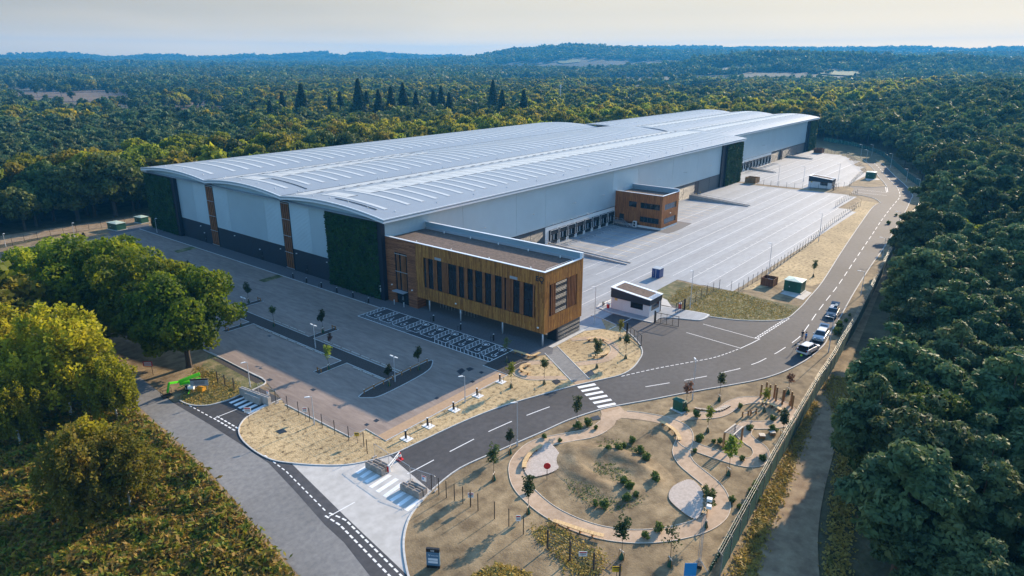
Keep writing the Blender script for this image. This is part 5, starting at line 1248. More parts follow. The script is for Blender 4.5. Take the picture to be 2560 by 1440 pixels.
# ---- the rest of the wood, which nobody could count
PCOL = bpy.data.collections.new('woodland_shapes')
def proto(name, parts, col):
    V = []; 
    me = bpy.data.meshes.new(name)
    o = bpy.data.objects.new(name, parts); col.objects.link(o); return o
def gn_scatter(name, col, P, S, I, label=None):
    me = bpy.data.meshes.new(name); n = len(P)
    me.vertices.add(n); me.vertices.foreach_set('co', np.ascontiguousarray(P, np.float32).ravel())
    a = me.attributes.new('scl', 'FLOAT_VECTOR', 'POINT'); a.data.foreach_set('vector', np.ascontiguousarray(S, np.float32).ravel())
    a = me.attributes.new('rotz', 'FLOAT_VECTOR', 'POINT'); rz = np.zeros((n, 3), np.float32); rz[:, 2] = rt.uniform(0, 6.28, n); a.data.foreach_set('vector', rz.ravel())
    a = me.attributes.new('pick', 'INT', 'POINT'); a.data.foreach_set('value', np.ascontiguousarray(I, np.int32))
    o = link(name, me)
    ng = bpy.data.node_groups.new(name, 'GeometryNodeTree')
    ng.interface.new_socket('Geometry', in_out='INPUT', socket_type='NodeSocketGeometry'); ng.interface.new_socket('Geometry', in_out='OUTPUT', socket_type='NodeSocketGeometry')
    gi, go = ng.nodes.new('NodeGroupInput'), ng.nodes.new('NodeGroupOutput'); ip = ng.nodes.new('GeometryNodeInstanceOnPoints'); ci = ng.nodes.new('GeometryNodeCollectionInfo')
    ci.inputs['Collection'].default_value = col; ci.inputs['Separate Children'].default_value = True; ci.inputs['Reset Children'].default_value = True
    def na_(nm, t):
        q = ng.nodes.new('GeometryNodeInputNamedAttribute'); q.data_type = t; q.inputs['Name'].default_value = nm; return [s for s in q.outputs if s.enabled and s.name == 'Attribute'][0]
    l = ng.links.new
    l(gi.outputs[0], ip.inputs['Points']); l(ci.outputs[0], ip.inputs['Instance']); ip.inputs['Pick Instance'].default_value = True
    l(na_('pick', 'INT'), ip.inputs['Instance Index']); l(na_('rotz', 'FLOAT_VECTOR'), ip.inputs['Rotation']); l(na_('scl', 'FLOAT_VECTOR'), ip.inputs['Scale'])
    l(ip.outputs[0], go.inputs[0])
    md = o.modifiers.new('scatter', 'NODES'); md.node_group = ng
    tag(o, label, kind='stuff'); return o
# mid-distance: single crowns, each with a short stem
def stem_join(name, tr_h, V, mat):
    """crown and stem in one small mesh for the distant wood"""
    m = MB().tube((0, 0, -.5), (0, 0, tr_h), .3, 5, .12)
    me = bpy.data.meshes.new(name); n = len(V); nf = n // 4
    verts = V.tolist() + m.v; faces = np.arange(n).reshape(-1, 4).tolist() + [tuple(i + n for i in f) for f in m.f]
    me.from_pydata(verts, [], faces); me.materials.append(mat); me.materials.append(M['bark'])
    mi = np.zeros(len(me.polygons), np.int32); mi[nf:] = 1; me.polygons.foreach_set('material_index', mi); me.update()
    return me
def crown_V(k, n, size, rad, zc, rb, rng, squash=.8, asp=1.4):
    C_ = ell(k, rng, rad, zc, .45, .95); return blob_leaves(C_, rng.uniform(*rb, k), n, size, rng, squash, asp, .6)
names = []
for i in range(3): proto('a%d' % i, stem_join('wood_tree', 8, crown_V(26, 900, 1.25, (5.2, 5.2, 4.8), 8.2, (1.2, 2.2), rng_(30 + i)), M['broad']), PCOL)
for i in range(2): proto('b%d' % i, stem_join('wood_tree', 8, crown_V(26, 900, 1.25, (5.2, 5.2, 4.8), 8.2, (1.2, 2.2), rng_(40 + i)), M['broad_dark']), PCOL)
for i in range(3): proto('c%d' % i, stem_join('wood_tree', 9, crown_V(24, 800, 1.1, (3.7, 3.7, 4.4), 8.9, (.9, 1.6), rng_(50 + i), .6, 1.8), M['pine']), PCOL)
rest = ~single
kk = np.select([kind == 'broad', kind == 'broad_dark'], [rt.integers(0, 3, len(X)), 3 + rt.integers(0, 2, len(X))], 5 + rt.integers(0, 3, len(X)))
sc_ = Hs / 13.2 * rt.uniform(.9, 1.1, len(X))
Pm = np.stack([X, Y, terrain(X, Y) - .2], 1)
gn_scatter('woodland', PCOL, Pm[rest], np.stack([sc_[rest] * 1.05] * 2 + [sc_[rest]], 1), kk[rest])
# far: patches of crowns
FCOL = bpy.data.collections.new('far_woodland_shapes')
for i in range(4):
    g = rng_(60 + i); Vs = []
    for q in range(16):
        c = g.uniform(-26, 26, 2); h = g.uniform(.75, 1.25); V = crown_V(9, 130, 2.6, (6, 6, 5.5), 8.0, (2.0, 3.6), g, .8, 1.3) * h; V[:, 0] += c[0]; V[:, 1] += c[1]; Vs.append(V)
    proto('p%d' % i, quadmesh('wood_patch', np.concatenate(Vs), M['far_broad']), FCOL)
fp = []
for r0, r1, s in ((1180, 2300, 40.0), (2300, 4000, 56.0), (4000, 6200, 84.0)):
    n = int(2 * r1 / s); gx_, gy_ = np.meshgrid((np.arange(n) - n / 2) * s, (np.arange(n) - n / 2) * s)
    x = CAM[0] + gx_.ravel() + rt.uniform(-.5, .5, n * n) * s; y = CAM[1] + gy_.ravel() + rt.uniform(-.5, .5, n * n) * s
    d = np.hypot(x - CAM[0], y - CAM[1]); az = np.arctan2((x - CAM[0]) * RIGHT[0] + (y - CAM[1]) * RIGHT[1], (x - CAM[0]) * HEAD[0] + (y - CAM[1]) * HEAD[1])
    k = (d >= r0) & (d < r1) & (np.abs(az) < R(45)); x, y, d = x[k], y[k], d[k]
    f = np.sin(x * .0031 + 1) * np.sin(y * .0043 + 2) + .7 * np.sin(x * .0083 + y * .0061) + .5 * np.sin(x * .017 - y * .013)
    keep = f < np.where(d > 4000, .9, .62)
    zz = terrain(x, y); qx, qy, _ = proj(x, y, zz)
    for poly, _m in HILLF: keep &= ~np.array([inside((a, b), poly) for a, b in zip(qx, qy)])
    for poly in FIELD + HEATH: keep &= ~np.array([inside((a, b), poly) for a, b in zip(qx, qy)])
    s2 = s / 40.0 if s < 80 else 1.7
    fp.append(np.stack([x[keep], y[keep], zz[keep] - 1.5, np.full(keep.sum(), s2)], 1))
fp = np.concatenate(fp)
sv = rt.uniform(.85, 1.2, len(fp)); ss = np.stack([fp[:, 3] * sv, fp[:, 3] * sv, np.minimum(fp[:, 3], 1.15) * sv * rt.uniform(.8, 1.25, len(fp))], 1)
gn_scatter('distant_woodland', FCOL, fp[:, :3], ss, rt.integers(0, 4, len(fp)))
# openings
def hit(px, py):
    d = ray(px, py); d = d / np.linalg.norm(d); t = 300.0
    while t < 11000:
        p = CAM + d * t
        if p[2] < terrain(p[0], p[1])[0]: return p
        t *= 1.004
    return p
for poly in HEATH: sheet('heath', GL(poly), .3, 'heath')
for poly in FIELD: sheet('meadow', GL(poly), .3, 'field')
for poly, m in HILLF:
    c = [hit(a, b) for a, b in smooth(poly, 3, True)]
    q = MB(); q.v = [(p[0], p[1], float(terrain(p[0], p[1])[0]) + 2.0) for p in c]; q.f = [tuple(range(len(c)))]; tag(q.build('far_field', M[m]), kind='structure')

# ---- bracken, heather and golden grass
M['bracken'] = leafmat('bracken_fronds', [(0.06, 0.1, 0.012), (0.12, 0.165, 0.014), (0.22, 0.2, 0.016), (0.28, 0.16, 0.03), (0.1, 0.1, 0.03), (0.1, 0.15, 0.014)], 0.35, 1.1, rnd=False)
M['gold_grass'] = leafmat('golden_grass', [(0.196, 0.167, 0.039), (0.431, 0.304, 0.069), (0.314, 0.245, 0.059), (0.137, 0.147, 0.039)], .3, .8, rnd=False)
M['weeds'] = leafmat('weeds', [(0.059, 0.108, 0.024), (0.118, 0.167, 0.035), (0.196, 0.196, 0.059)], .3, .9, rnd=False)
def undergrowth(name, poly, n, size, hmax, mat, seed, asp=2.4, clump=1.0, floor=.0):
    g = rng_(seed); xs, ys = [p[0] for p in poly], [p[1] for p in poly]; P = []
    while len(P) < n:
        q = np.stack([g.uniform(min(xs), max(xs), n), g.uniform(min(ys), max(ys), n)], 1)
        P += [tuple(a) for a in q if inside(a, poly)]
        if len(P) == 0: break
    P = np.array(P[:n]); h = (.5 + .5 * np.sin(P[:, 0] * 1.1 * clump + np.sin(P[:, 1] * .9 * clump) * 2)) * (.5 + .5 * np.sin(P[:, 1] * 1.3 * clump + 1.7)) + .25
    z = h * hmax * g.random(n) ** .7 + floor
    P = P + g.normal(0, .35, P.shape)
    V = leafquads(np.stack([P[:, 0], P[:, 1], z], 1), np.tile([0, 0, 1.0], (n, 1)), size, g, asp, .75)
    o = link(name, quadmesh(name, V, M[mat])); tag(o, kind='stuff'); return o
undergrowth('bracken', GL([(-120, 1010), (200, 1020), (350, 1042), (392, 1076), (455, 1133), (535, 1215), (635, 1330), (720, 1440), (760, 1500), (-160, 1500), (-200, 1200)]), 68000, .27, 1.25, 'bracken', 70)
undergrowth('golden_grass', GL([(1830, 1440), (1870, 1350), (1905, 1250), (1945, 1180), (1985, 1095), (2030, 1000), (2042, 1010), (2010, 1090), (1985, 1160), (1960, 1230), (1930, 1300), (1905, 1360), (1890, 1450)]), 4200, .15, .3, 'gold_grass', 71, 3.0)
undergrowth('golden_grass', GL([(1310, 1440), (1250, 1420), (1200, 1440), (1180, 1480), (1320, 1480)]), 3000, .2, .6, 'gold_grass', 72, 3.0)
undergrowth('undergrowth', GL([(1330, 1325), (1380, 1310), (1470, 1365), (1520, 1400), (1500, 1440), (1440, 1440), (1370, 1370)]), 2200, .15, .5, 'gold_grass', 73, 2.0)
undergrowth('undergrowth', GL([(2140, 1000), (2120, 950), (2085, 940), (2060, 960), (2075, 1010), (2100, 1100), (2080, 1250), (2060, 1440), (2120, 1440), (2140, 1200)]), 6000, .18, .4, 'gold_grass', 74, 2.0)
undergrowth('undergrowth', [(-70, -20), (-52.5, -20), (-51.8, 5), (-53, 60), (-70, 60)], 14000, .3, 1.0, 'weeds', 75, 2.0)
undergrowth('grass', GL([(640, 716), (672, 696), (735, 714), (845, 729), (900, 745)]) if False else GL([(1700, 722), (1735, 714), (1845, 730), (1900, 747), (1960, 765), (1985, 778), (1965, 795), (1915, 799), (1840, 797), (1765, 787), (1715, 772), (1672, 750)]), 9000, .12, .07, 'gold_grass', 76, 2.5)
undergrowth('grass', GL([(455, 1003), (480, 1010), (525, 1010), (575, 997), (610, 981), (590, 960), (530, 930), (490, 915), (470, 960)]), 4000, .12, .12, 'gold_grass', 77, 2.5)

# ------------------------------------------------------------------ haze
hzb = MB().box(CAM[0] - 6800, CAM[0] + 6800, CAM[1] - 6800, CAM[1] + 6800, -40, 215)
hm = bpy.data.materials.new('haze'); hm.use_nodes = True; hn = hm.node_tree; hn.nodes.clear()
ho, hv = hn.nodes.new('ShaderNodeOutputMaterial'), hn.nodes.new('ShaderNodeVolumePrincipled')
hv.inputs['Color'].default_value = (.06, .42, .92, 1); hv.inputs['Density'].default_value = .00016; hv.inputs['Anisotropy'].default_value = .1
hn.links.new(hv.outputs[0], ho.inputs['Volume'])
tag(hzb.build('haze', hm), kind='stuff')

undergrowth('weeds', smooth(GL([(1440, 1130), (1520, 1100), (1600, 1125), (1625, 1180), (1600, 1250), (1520, 1275), (1440, 1240), (1415, 1180)]), 3, True), 4200, .10, .16, 'weeds', 78, 2.2, .6)
# ================================================================== street lamps
def lamp_parts(h, arm=.7):
    col_ = MB().lathe([(.10, 0), (.10, .9), (.065, .95), (.045, h)], 8).mesh('column', M['lamp'])
    hd = MB().tube((0, 0, h - .03), (arm, 0, h + .06), .035, 6).mesh('bracket', M['lamp'])
    ln = MB().hexa([(arm - .1, -.13, h + .01), (arm + .55, -.09, h + .07), (arm + .55, .09, h + .07), (arm - .1, .13, h + .01), (arm - .1, -.11, h + .12), (arm + .5, -.06, h + .13), (arm + .5, .06, h + .13), (arm - .1, .11, h + .12)]).mesh('lantern', M['white'])
    return col_, hd, ln
LAMPC = {}
def lamp(b, t, ang, label, group=None, arm=.35):
    p = G(*b); h = max(3.0, min(10, hgt(p, t))); k = (round(h * 2) / 2, arm)
    if k not in LAMPC: LAMPC[k] = lamp_parts(*k)
    o = thing('lamp_post', label, 'lamp post', p, ang, group)
    for nm, me in zip(('column', 'bracket', 'lantern'), LAMPC[k]): link(nm, me, o)
LP1 = [((786, 1061), 992, 'slim lamp post on the straw verge behind the small zebra entrance'), ((626, 968), 905, 'slim lamp post beside the grey concrete barrier at the car park mouth'), ((1293, 1115), 1009, 'lamp post on the park side of the estate road before the zebra crossing'), ((1163, 1006), 938, 'lamp post at the sunlit edge of the car park, between two charger posts'), ((1731, 1000), 900, 'lamp post on the park verge behind the red-leaved sapling'), ((1486, 810), 717, 'lamp post between the office end and the gatehouse'), ((1725, 770), 678, 'lamp post by the gate on the rough grass')]
for b, t, l in LP1: lamp(b, t, R(random.choice([150, 170, 40])), l)
for b, t in (((988, 954.6), 892), ((789, 870), 814), ((614, 796.5), 747)):
    p = G(*b); h = hgt(p, t); o = thing('lamp_post', 'twin-headed lamp post in the long mulch bed of the car park', 'lamp post', p, R(90), 'twin lamps in the car park bed')
    a = lamp_parts(round(h * 2) / 2, .3); link('column', a[0], o); link('bracket', a[1], o); link('lantern', a[2], o); q = link('lantern', a[2], o); q.rotation_euler = (0, 0, math.pi)
for b, t in (((1920, 691.6), 606), ((2046, 604), 534)): lamp(b, t, R(100), 'lamp post on the straw bank along the yard fence', 'lamps along the yard fence')
for b, t in (((2071, 881), 797), ((2152, 738.7), 678), ((2205.5, 646), 594), ((2242.5, 584), 532)): lamp(b, t, R(100), 'lamp post on the sandy verge at the pine side of the estate road', 'lamps on the pine side of the road', .8)
for b, t in (((2165, 405), 375), ((2151, 396), 362), ((2179, 390), 361), ((2226, 419), 386), ((2265, 455), 422), ((2294, 487), 449), ((1944, 462.5), 414), ((2008, 455), 417), ((2095, 452), 410)): lamp(b, t, R(110), 'distant lamp post around the second yard and the road bend', 'far lamps round the second yard', .8)
for b, t in (((187, 594), 558), ((393, 582), 548), ((15, 618), 585)): lamp(b, t, R(-80), 'lamp post at the back end of the car park by the track', 'lamps at the back of the car park')

# ================================================================== staked saplings
M['sap_a'] = leafmat('sapling_leaves', [(.05, .08, .03), (.085, .12, .04), (.12, .15, .05)], .35, 1.0)
M['sap_y'] = leafmat('sapling_bright_leaves', [(.16, .20, .02), (.24, .27, .03), (.28, .27, .04)], .4, 1.0)
M['sap_r'] = leafmat('sapling_red_leaves', [(.14, .04, .03), (.20, .07, .05), (.12, .08, .04)], .3, 1.0)
M['sap_d'] = leafmat('sapling_dark_leaves', [(.025, .045, .02), (.045, .07, .03), (.07, .09, .035)], .3, 1.0)
def sap_crown(n, rad, zc, mat, seed, size=.13):
    g = rng_(seed); C_ = ell(26, g, rad, zc, .2, .95, .1); return quadmesh('crown', blob_leaves(C_, g.uniform(.14, .3, 26), n, size, g, 1.2, 1.6, .3), M[mat])
SAPC = {'a': sap_crown(620, (.62, .62, 1.15), 2.9, 'sap_a', 80), 'b': sap_crown(420, (.5, .5, 1.0), 2.8, 'sap_a', 81), 'y': sap_crown(900, (.8, .8, 1.05), 2.9, 'sap_y', 82), 'r': sap_crown(380, (.5, .5, .9), 2.6, 'sap_r', 83), 'd': sap_crown(620, (.45, .45, 1.1), 2.7, 'sap_d', 84), 'thin': sap_crown(130, (.55, .55, 1.3), 2.6, 'sap_a', 85), 'dy': sap_crown(420, (.5, .5, 1.2), 2.6, 'sap_y', 86)}
rs = random.Random(9); tm = MB().tube((0, 0, -.05), (0, 0, 3.6), .035, 6, .012)
for k in range(11):
    z = 1.6 + k * .18; a = k * 2.4; tm.tube((0, 0, z), (math.cos(a) * .5, math.sin(a) * .5, z + .55), .014, 4, .005)
SAPT = tm.mesh('trunk', M['bark'])
SAPS = MB().tube((-.32, 0, -.05), (-.32, 0, .95), .035, 6).tube((.32, 0, -.05), (.32, 0, .95), .035, 6).mesh('stakes', M['wood_d'])
SAPB = MB().box(-.36, .36, -.03, .03, .84, .94).mesh('crossbar', M['wood_pale'])
SAPW = MB().lathe([(.26, 0), (.25, .12), (.16, .42), (.07, .66)], 9).mesh('watering_bag', M['green_dark'])
def sapling(px, kind, label, top=None, group=None):
    p = G(*px); o = thing('sapling', label, 'tree', p, rs.uniform(-.6, .6) + R(50), group)
    s = 1.0 if top is None else max(.7, min(1.6, hgt(p, top) / 3.9)); 
    a = link('trunk', SAPT, o); a.scale = (1, 1, s); b = link('crown', SAPC[kind], o); b.scale = (1.15 * s, 1.15 * s, s); b.rotation_euler = (0, 0, rs.uniform(0, 6))
    k = link('stakes', SAPS, o); link('crossbar', SAPB, k); link('watering_bag', SAPW, o)
for px, kd, lab, top in [((1441.6, 1065), 'a', 'sapling in the planted corner beside the park entrance path', 990), ((1275, 1133.8), 'd', 'dark-leaved sapling beside the lone lamp post on the park verge', 1065), ((1320.6, 1283), 'a', 'leafy sapling inside the bend of the ring path by the red disc deck', 1190), ((1553.5, 1396.5), 'a', 'sapling between the straight bench and the ring path', 1290), ((1674, 1415), 'thin', 'nearly bare sapling between the ring path and the mesh fence', 1300), ((1768.5, 1080), 'dy', 'sapling with yellowing leaves in the first looped bed of the park', 1012), ((1820.8, 1187.5), 'y', 'bright yellow-green sapling in front of the monkey bars', 1095), ((1955, 1093.5), 'd', 'sapling at the tip of the looped bed by the boundary fence', 1015), ((1910, 1029), 'dy', 'thin golden sapling in front of the curved bench among the posts', 965), ((1714.8, 1018.8), 'r', 'red-leaved sapling next to the green cabinet', 945), ((1797.8, 1002.4), 'b', 'grey-green sapling on the verge above the stepping logs', 925), ((1764, 1317.4), 'a', 'sapling at the foot of the mobile camera mast', 1215), ((1234.6, 1200), 'a', 'sapling between the bare fence posts and the estate road', 1110), ((1970, 984), 'r', 'rusty sapling at the roadside behind the timber posts', 925),
                          ((1278, 969), 'dy', 'thin sapling outside the C-shaped bench', 900), ((1360.5, 960), 'b', 'sapling beside the office path next to the C-shaped bench', 890), ((1492, 919.6), 'a', 'leafy sapling in front of the two facing benches', 845), ((1564, 896), 'b', 'sparse sapling at the kerb by the swing gate', 830), ((1550, 850), 'dy', 'sapling beside the inner gate post', 795), ((1267, 905), 'thin', 'bare sapling in the dark mulch corner bed', 835), ((2033, 692), 'a', 'sapling on the straw bank behind the two small enclosures', 650),
                          ((685.5, 815.7), 'b', 'sapling in the middle of the long mulch bed of the car park', 760), ((826.7, 874.7), 'r', 'purple-leaved sapling in the long mulch bed of the car park', 828), ((973, 964), 'd', 'sapling at the narrow end of the fenced mulch bed', 905), ((1047, 924), 'd', 'tallest sapling in the fenced mulch bed', 860), ((822, 924), 'dy', 'yellow-green sapling in the spur bed with a wheel stop', 858), ((807.5, 831.6), 'd', 'dark sapling in the spur bed facing the accessible bays', 768), ((603, 817), 'b', 'sapling in the spur bed nearest the oaks', 762), ((622, 756.6), 'd', 'sapling in the spur bed facing the living wall', 700)]:
    sapling(px, kd, lab, top)
for px, top in (((345, 650), 606), ((474, 690), 648), ((212, 612), 578)): sapling(px, 'd', 'dark sapling standing alone in the far part of the car park', top, 'far car park saplings')

# ================================================================== benches and play things
def bench(pl, label, wd=.5, h=.45, plank=.34, leg=1.3, m='wood'):
    pl = smooth(pl, 8); root = thing('park_bench', label, 'bench', (0, 0, 0))
    a = along(pl, plank)
    for (x, y, t) in a: MB().obox(x, y, t, plank - .02, wd, h - .06, h).build('plank', M[m], root)
    for (x, y, t) in along(pl, leg, .25): MB().obox(x, y, t, .14, wd * .8, 0, h - .06).build('leg', M['wood_d'], root)
    MB().ribbon(pl, .1, h - .14, h - .06).build('rail', M['wood_d'], root)
k3 = lambda pts, z=.45: GL([(1240 + x / 3.349, 980 + y / 3.349) for x, y in pts], z)
k15 = lambda pts, z=.45: GL([(1640 + x / 3.15, 960 + y / 3.15) for x, y in pts], z)
ko = lambda pts, z=.45: GL([(1260 + x / 3.832, 840 + y / 3.832) for x, y in pts], z)
bench(k3([(235, 620), (242, 580), (270, 530), (320, 480), (385, 440)]), 'curved pine bench wrapping the deck with the red disc')
bench(k3([(1385, 245), (1440, 275), (1500, 320), (1532, 370), (1540, 403)]), 'curved pine bench on the mound side of the ring path fork')
bench(k3([(490, 1075), (600, 1110), (700, 1145), (800, 1175), (892, 1198)]), 'long nearly straight pine bench by the mesh fence')
bench(k3([(1740, 790), (1765, 840), (1775, 900), (1765, 960), (1742, 1010)]), 'curved pine bench on the deck beside the camera mast')
bench(k15([(825, 135), (880, 145), (930, 165), (985, 198)]), 'curved pine bench among the tall timber posts')
bench(ko([(805, 28), (850, 17), (920, 17), (970, 30), (1000, 47)]), 'curved pine bench behind the sapling at the office garden')
bench(ko([(850, 183), (920, 180), (968, 168), (990, 140)]), 'short hooked pine bench facing the office garden path')
bench(ko([(245, 265), (195, 270), (163, 293), (172, 320), (210, 340), (258, 346)]), 'C-shaped pine bench by the dark mulch bed')
bench(ko([(100, 137), (180, 162), (250, 184), (295, 178), (350, 152)]), 'angled bench along the forecourt paving edge under the office')
for k, (x, y, t) in enumerate([(822, 105, 25), (860, 103, 8), (888, 118, 28), (928, 110, 25), (943, 132, 48), (992, 160, 70), (1004, 135, 65), (1052, 168, 145), (1058, 172, 85), (1070, 195, 112)]):
    p = c15([(x, y)])[0]; o = thing('timber_post', 'upright timber play post beside the curved bench', 'post', p, k * .3, 'timber play posts')
    h_ = max(.7, min(2.4, (y - t) / 3.15 * .075 + .1)); MB().lathe([(.13, 0), (.13, h_ - .04), (.1, h_)], 10).build('post', M['wood_d'], o); MB().lathe([(.1, h_), (.08, h_ + .01)], 10).build('cap', M['wood'], o)
for x, y in [(330, 200), (358, 203), (384, 206), (440, 213), (462, 213), (485, 211), (504, 205), (520, 199), (534, 191), (547, 184), (560, 176)]:
    p = c15([(x, y)])[0]; o = thing('stepping_log', 'short squared stepping log set in a curve beside the path', 'stepping log', p, R(60) + x * .002, 'stepping logs')
    MB().box(-.45, .45, -.11, .11, -.02, .16).build('log', M['wood_d'], o); MB().box(-.44, .44, -.10, .10, .16, .175).build('sawn_face', M['wood_pale'], o)
mbars = thing('monkey_bars', 'timber monkey bars with pale rungs over the park bed', 'play frame')
q4 = GL([(1640 + x / 3.15, 960 + y / 3.15) for x, y in [(541, 385), (606, 410), (684, 340), (626, 320)]], 2.1)
for p in q4: MB().box(p[0] - .1, p[0] + .1, p[1] - .1, p[1] + .1, 0, 2.1).build('post', M['wood_d'], mbars)
for a, b in ((q4[0], q4[3]), (q4[1], q4[2])): MB().ribbon([a, b], .16, 2.1, 2.24).build('beam', M['wood_pale'], mbars)
for k in range(8):
    t = (k + .6) / 8.2; a = [q4[0][i] + (q4[3][i] - q4[0][i]) * t for i in (0, 1)]; b = [q4[1][i] + (q4[2][i] - q4[1][i]) * t for i in (0, 1)]
    MB().tube((*a, 2.17), (*b, 2.17), .035, 6).build('rung', M['steel'], mbars)
bb = thing('balance_rail', 'low timber balance rail on four stub posts', 'play rail')
pb = c15([(680, 258), (725, 248), (745, 245), (787, 232)])
for p in pb: MB().lathe([(.11, 0), (.11, .75), (.08, .78)], 8, (p[0], p[1], 0)).build('post', M['wood_d'], bb)
MB().ribbon([pb[0], pb[1]], .08, .4, .48).build('rail', M['wood_pale'], bb); MB().ribbon([pb[2], pb[3]], .08, .4, .48).build('rail', M['wood_pale'], bb)
for (x, y), l in (((833, 425), 'square timber stool nearer the yellow-green sapling'), ((913, 400), 'square timber stool nearer the boundary fence')):
    p = c15([(x, y)])[0]; o = thing('timber_stool', l, 'stool', p, R(35))
    for k in range(3): MB().box(-.36, .36, -.36 + k * .245, -.13 + k * .245, .42, .5).build('plank', M['wood_pale'], o)
    for sx in (-.28, .2): MB().box(sx, sx + .1, -.32, .32, 0, .42).build('leg', M['wood_d'], o)
rd_ = thing('disc_sign', 'round red disc on a dark pole at the deck edge', 'sign', (*G(1367.3, 1198.5), 0), YAW)
MB().tube((0, 0, 0), (0, 0, 1.55), .03, 8).build('pole', M['black'], rd_)
dm = MB(); ring = [(.0, .40 * math.cos(t), 1.75 + .40 * math.sin(t)) for t in np.linspace(0, 2 * math.pi, 25)[:-1]]
dm.add([(-.02, y, z) for _, y, z in ring] + [(.02, y, z) for _, y, z in ring], [tuple(range(24))[::-1], tuple(range(24, 48))] + [(i, (i + 1) % 24, 24 + (i + 1) % 24, 24 + i) for i in range(24)]); dm.build('disc', M['red'], rd_)

# ================================================================== fences
def fence(pl, label, h=2.0, step=2.5, mesh=True, post='black', r=.035, wire='wire', group=None, name='mesh_fence', dens=.25, box=True):
    root = thing(name, label, 'fence', (0, 0, 0), 0, group)
    a = along(pl, step)
    pm_ = MB().box(-r, r, -r, r, -.05, h).mesh('post', M[post]) if box else MB().tube((0, 0, -.05), (0, 0, h), r, 6).mesh('post', M[post])
    for (x, y, t) in a:
        o = link('post', pm_, root); o.location = (x, y, 0); o.rotation_euler = (0, 0, t)
    if mesh:
        for (xa, ya, t), (xb, yb, _) in zip(a, a[1:]):
            q = MB(); L_ = math.hypot(xb - xa, yb - ya); n = max(2, int(L_ / dens))
            for z in np.linspace(.08, h - .06, 7): q.tube((0, 0, z), (L_, 0, z), .006, 3)
            for i in range(1, n): q.tube((L_ * i / n, 0, .05), (L_ * i / n, 0, h - .03), .005, 3)
            o = q.build('mesh_panel', M[wire], root); o.location = (xa, ya, 0); o.rotation_euler = (0, 0, math.atan2(yb - ya, xb - xa))
    return root
W_ = 'black'
fence(GL([(1845, 731), (1868, 717), (1925, 683), (2030, 606), (2080, 563), (2133, 526), (2152, 514)]), 'dark mesh fence along the straw bank beside the yard', 2.1, 2.5, wire='wire')
fence(GL([(2088, 520), (2112, 504), (2145, 487)]), 'dark mesh fence round the notch at the corner of the yard', 2.1, 2.5, wire='wire')
fence(GL([(1712, 773), (1735, 757), (1760, 741), (1800, 722), (1843, 729)]), 'dark mesh fence crossing the rough grass from the gate', 2.1, 2.6)
fence([(180, -3), (176.6, -12), (176.6, -25), (183, -33), (193.5, -38.2)], 'mesh fence on the soil strip between the two yards', 2.1, 2.9)
fence([(236.5, -33.2), (250, -27.6), (284, -14.4), (296.5, 4)], 'mesh fence curving round the far corner of the second yard', 2.2, 2.6)
fence([(196.5, -37.2), (216, -35), (236, -33.4)], 'mesh fence along the near edge of the second yard', 2.2, 2.6)
fence(c8([(203, 520), (248, 545)]), 'two bare black posts between the charger strip and the concrete blocks', 2.0, 1.5, False)
fence(c7([(1740, 95), (2055, 145), (2150, 190), (2250, 245), (2320, 285), (2420, 335), (2530, 393), (2720, 470), (2790, 500)])[1:], 'black-posted mesh fence along the car park edge of the straw verge', 2.0, 2.6, True, wire='wire')
fence(c8([(683, 797), (727, 818), (770, 838), (815, 855), (860, 870), (905, 882), (950, 905), (1000, 927), (1050, 955)]), 'row of closely set bare black posts from the blocks into the park', 2.1, 1.05, False)
fence(c8([(1150, 1003), (1260, 1060), (1425, 1150)]), 'widely set bare black posts at the edge of the orange earth bank', 2.1, 1.9, False)
fence(c8([(1545, 1225), (1745, 1330), (1945, 1429), (2175, 1520)]), 'chain-link fence on stout timber posts below the long bench', 2.2, 2.6, True, 'bark', .07, 'wire')
fence(GL([(545, 957), (570, 970), (598, 978), (604, 981)]), 'old timber-posted fence between the oak and the grey barrier', 1.9, 2.0, True, 'bark', .06, 'wire')
fence(GL([(0, 620), (70, 603), (160, 586), (300, 562), (372, 548)]), 'mesh fence at the back of the car park before the sandy track', 2.0, 3.2, True)
fence([(303, 16), (322, 30), (340, 52)], 'mesh fence behind the far end of the warehouse', 2.0, 3.0, True)
# boundary fence: cranked posts, barbed wire, green netting
bf = thing('boundary_fence', 'tall green-netted boundary fence with cranked posts and barbed wire', 'fence')
FL = FENCE[1:-1]
pa = along(FL, 3.0)
M['cranked_post'] = pm('aged_concrete_post', (.15, .15, .135), (.24, .235, .21), 3, .9)
pmesh = MB().box(-.045, .045, -.045, .045, -.1, 2.35).hexa([(-.05, -.06, 2.3), (.05, -.06, 2.3), (.05, .06, 2.3), (-.05, .06, 2.3), (-.05, .42, 2.72), (.05, .42, 2.72), (.05, .50, 2.66), (-.05, .50, 2.66)]).mesh('post', M['cranked_post'])
for (x, y, t) in pa:
    o = link('post', pmesh, bf); o.location = (x, y, 0); o.rotation_euler = (0, 0, t)
netm = bpy.data.materials.new('fence_netting'); netm.use_nodes = True; nn = netm.node_tree; bs = nn.nodes['Principled BSDF']
bs.inputs['Base Color'].default_value = (.012, .11, .10, 1); bs.inputs['Roughness'].default_value = .8
tp, mxs = nn.nodes.new('ShaderNodeBsdfTransparent'), nn.nodes.new('ShaderNodeMixShader'); mxs.inputs[0].default_value = .72
nn.links.new(tp.outputs[0], mxs.inputs[1]); nn.links.new(bs.outputs[0], mxs.inputs[2]); nn.links.new(mxs.outputs[0], nn.nodes['Material Output'].inputs['Surface'])
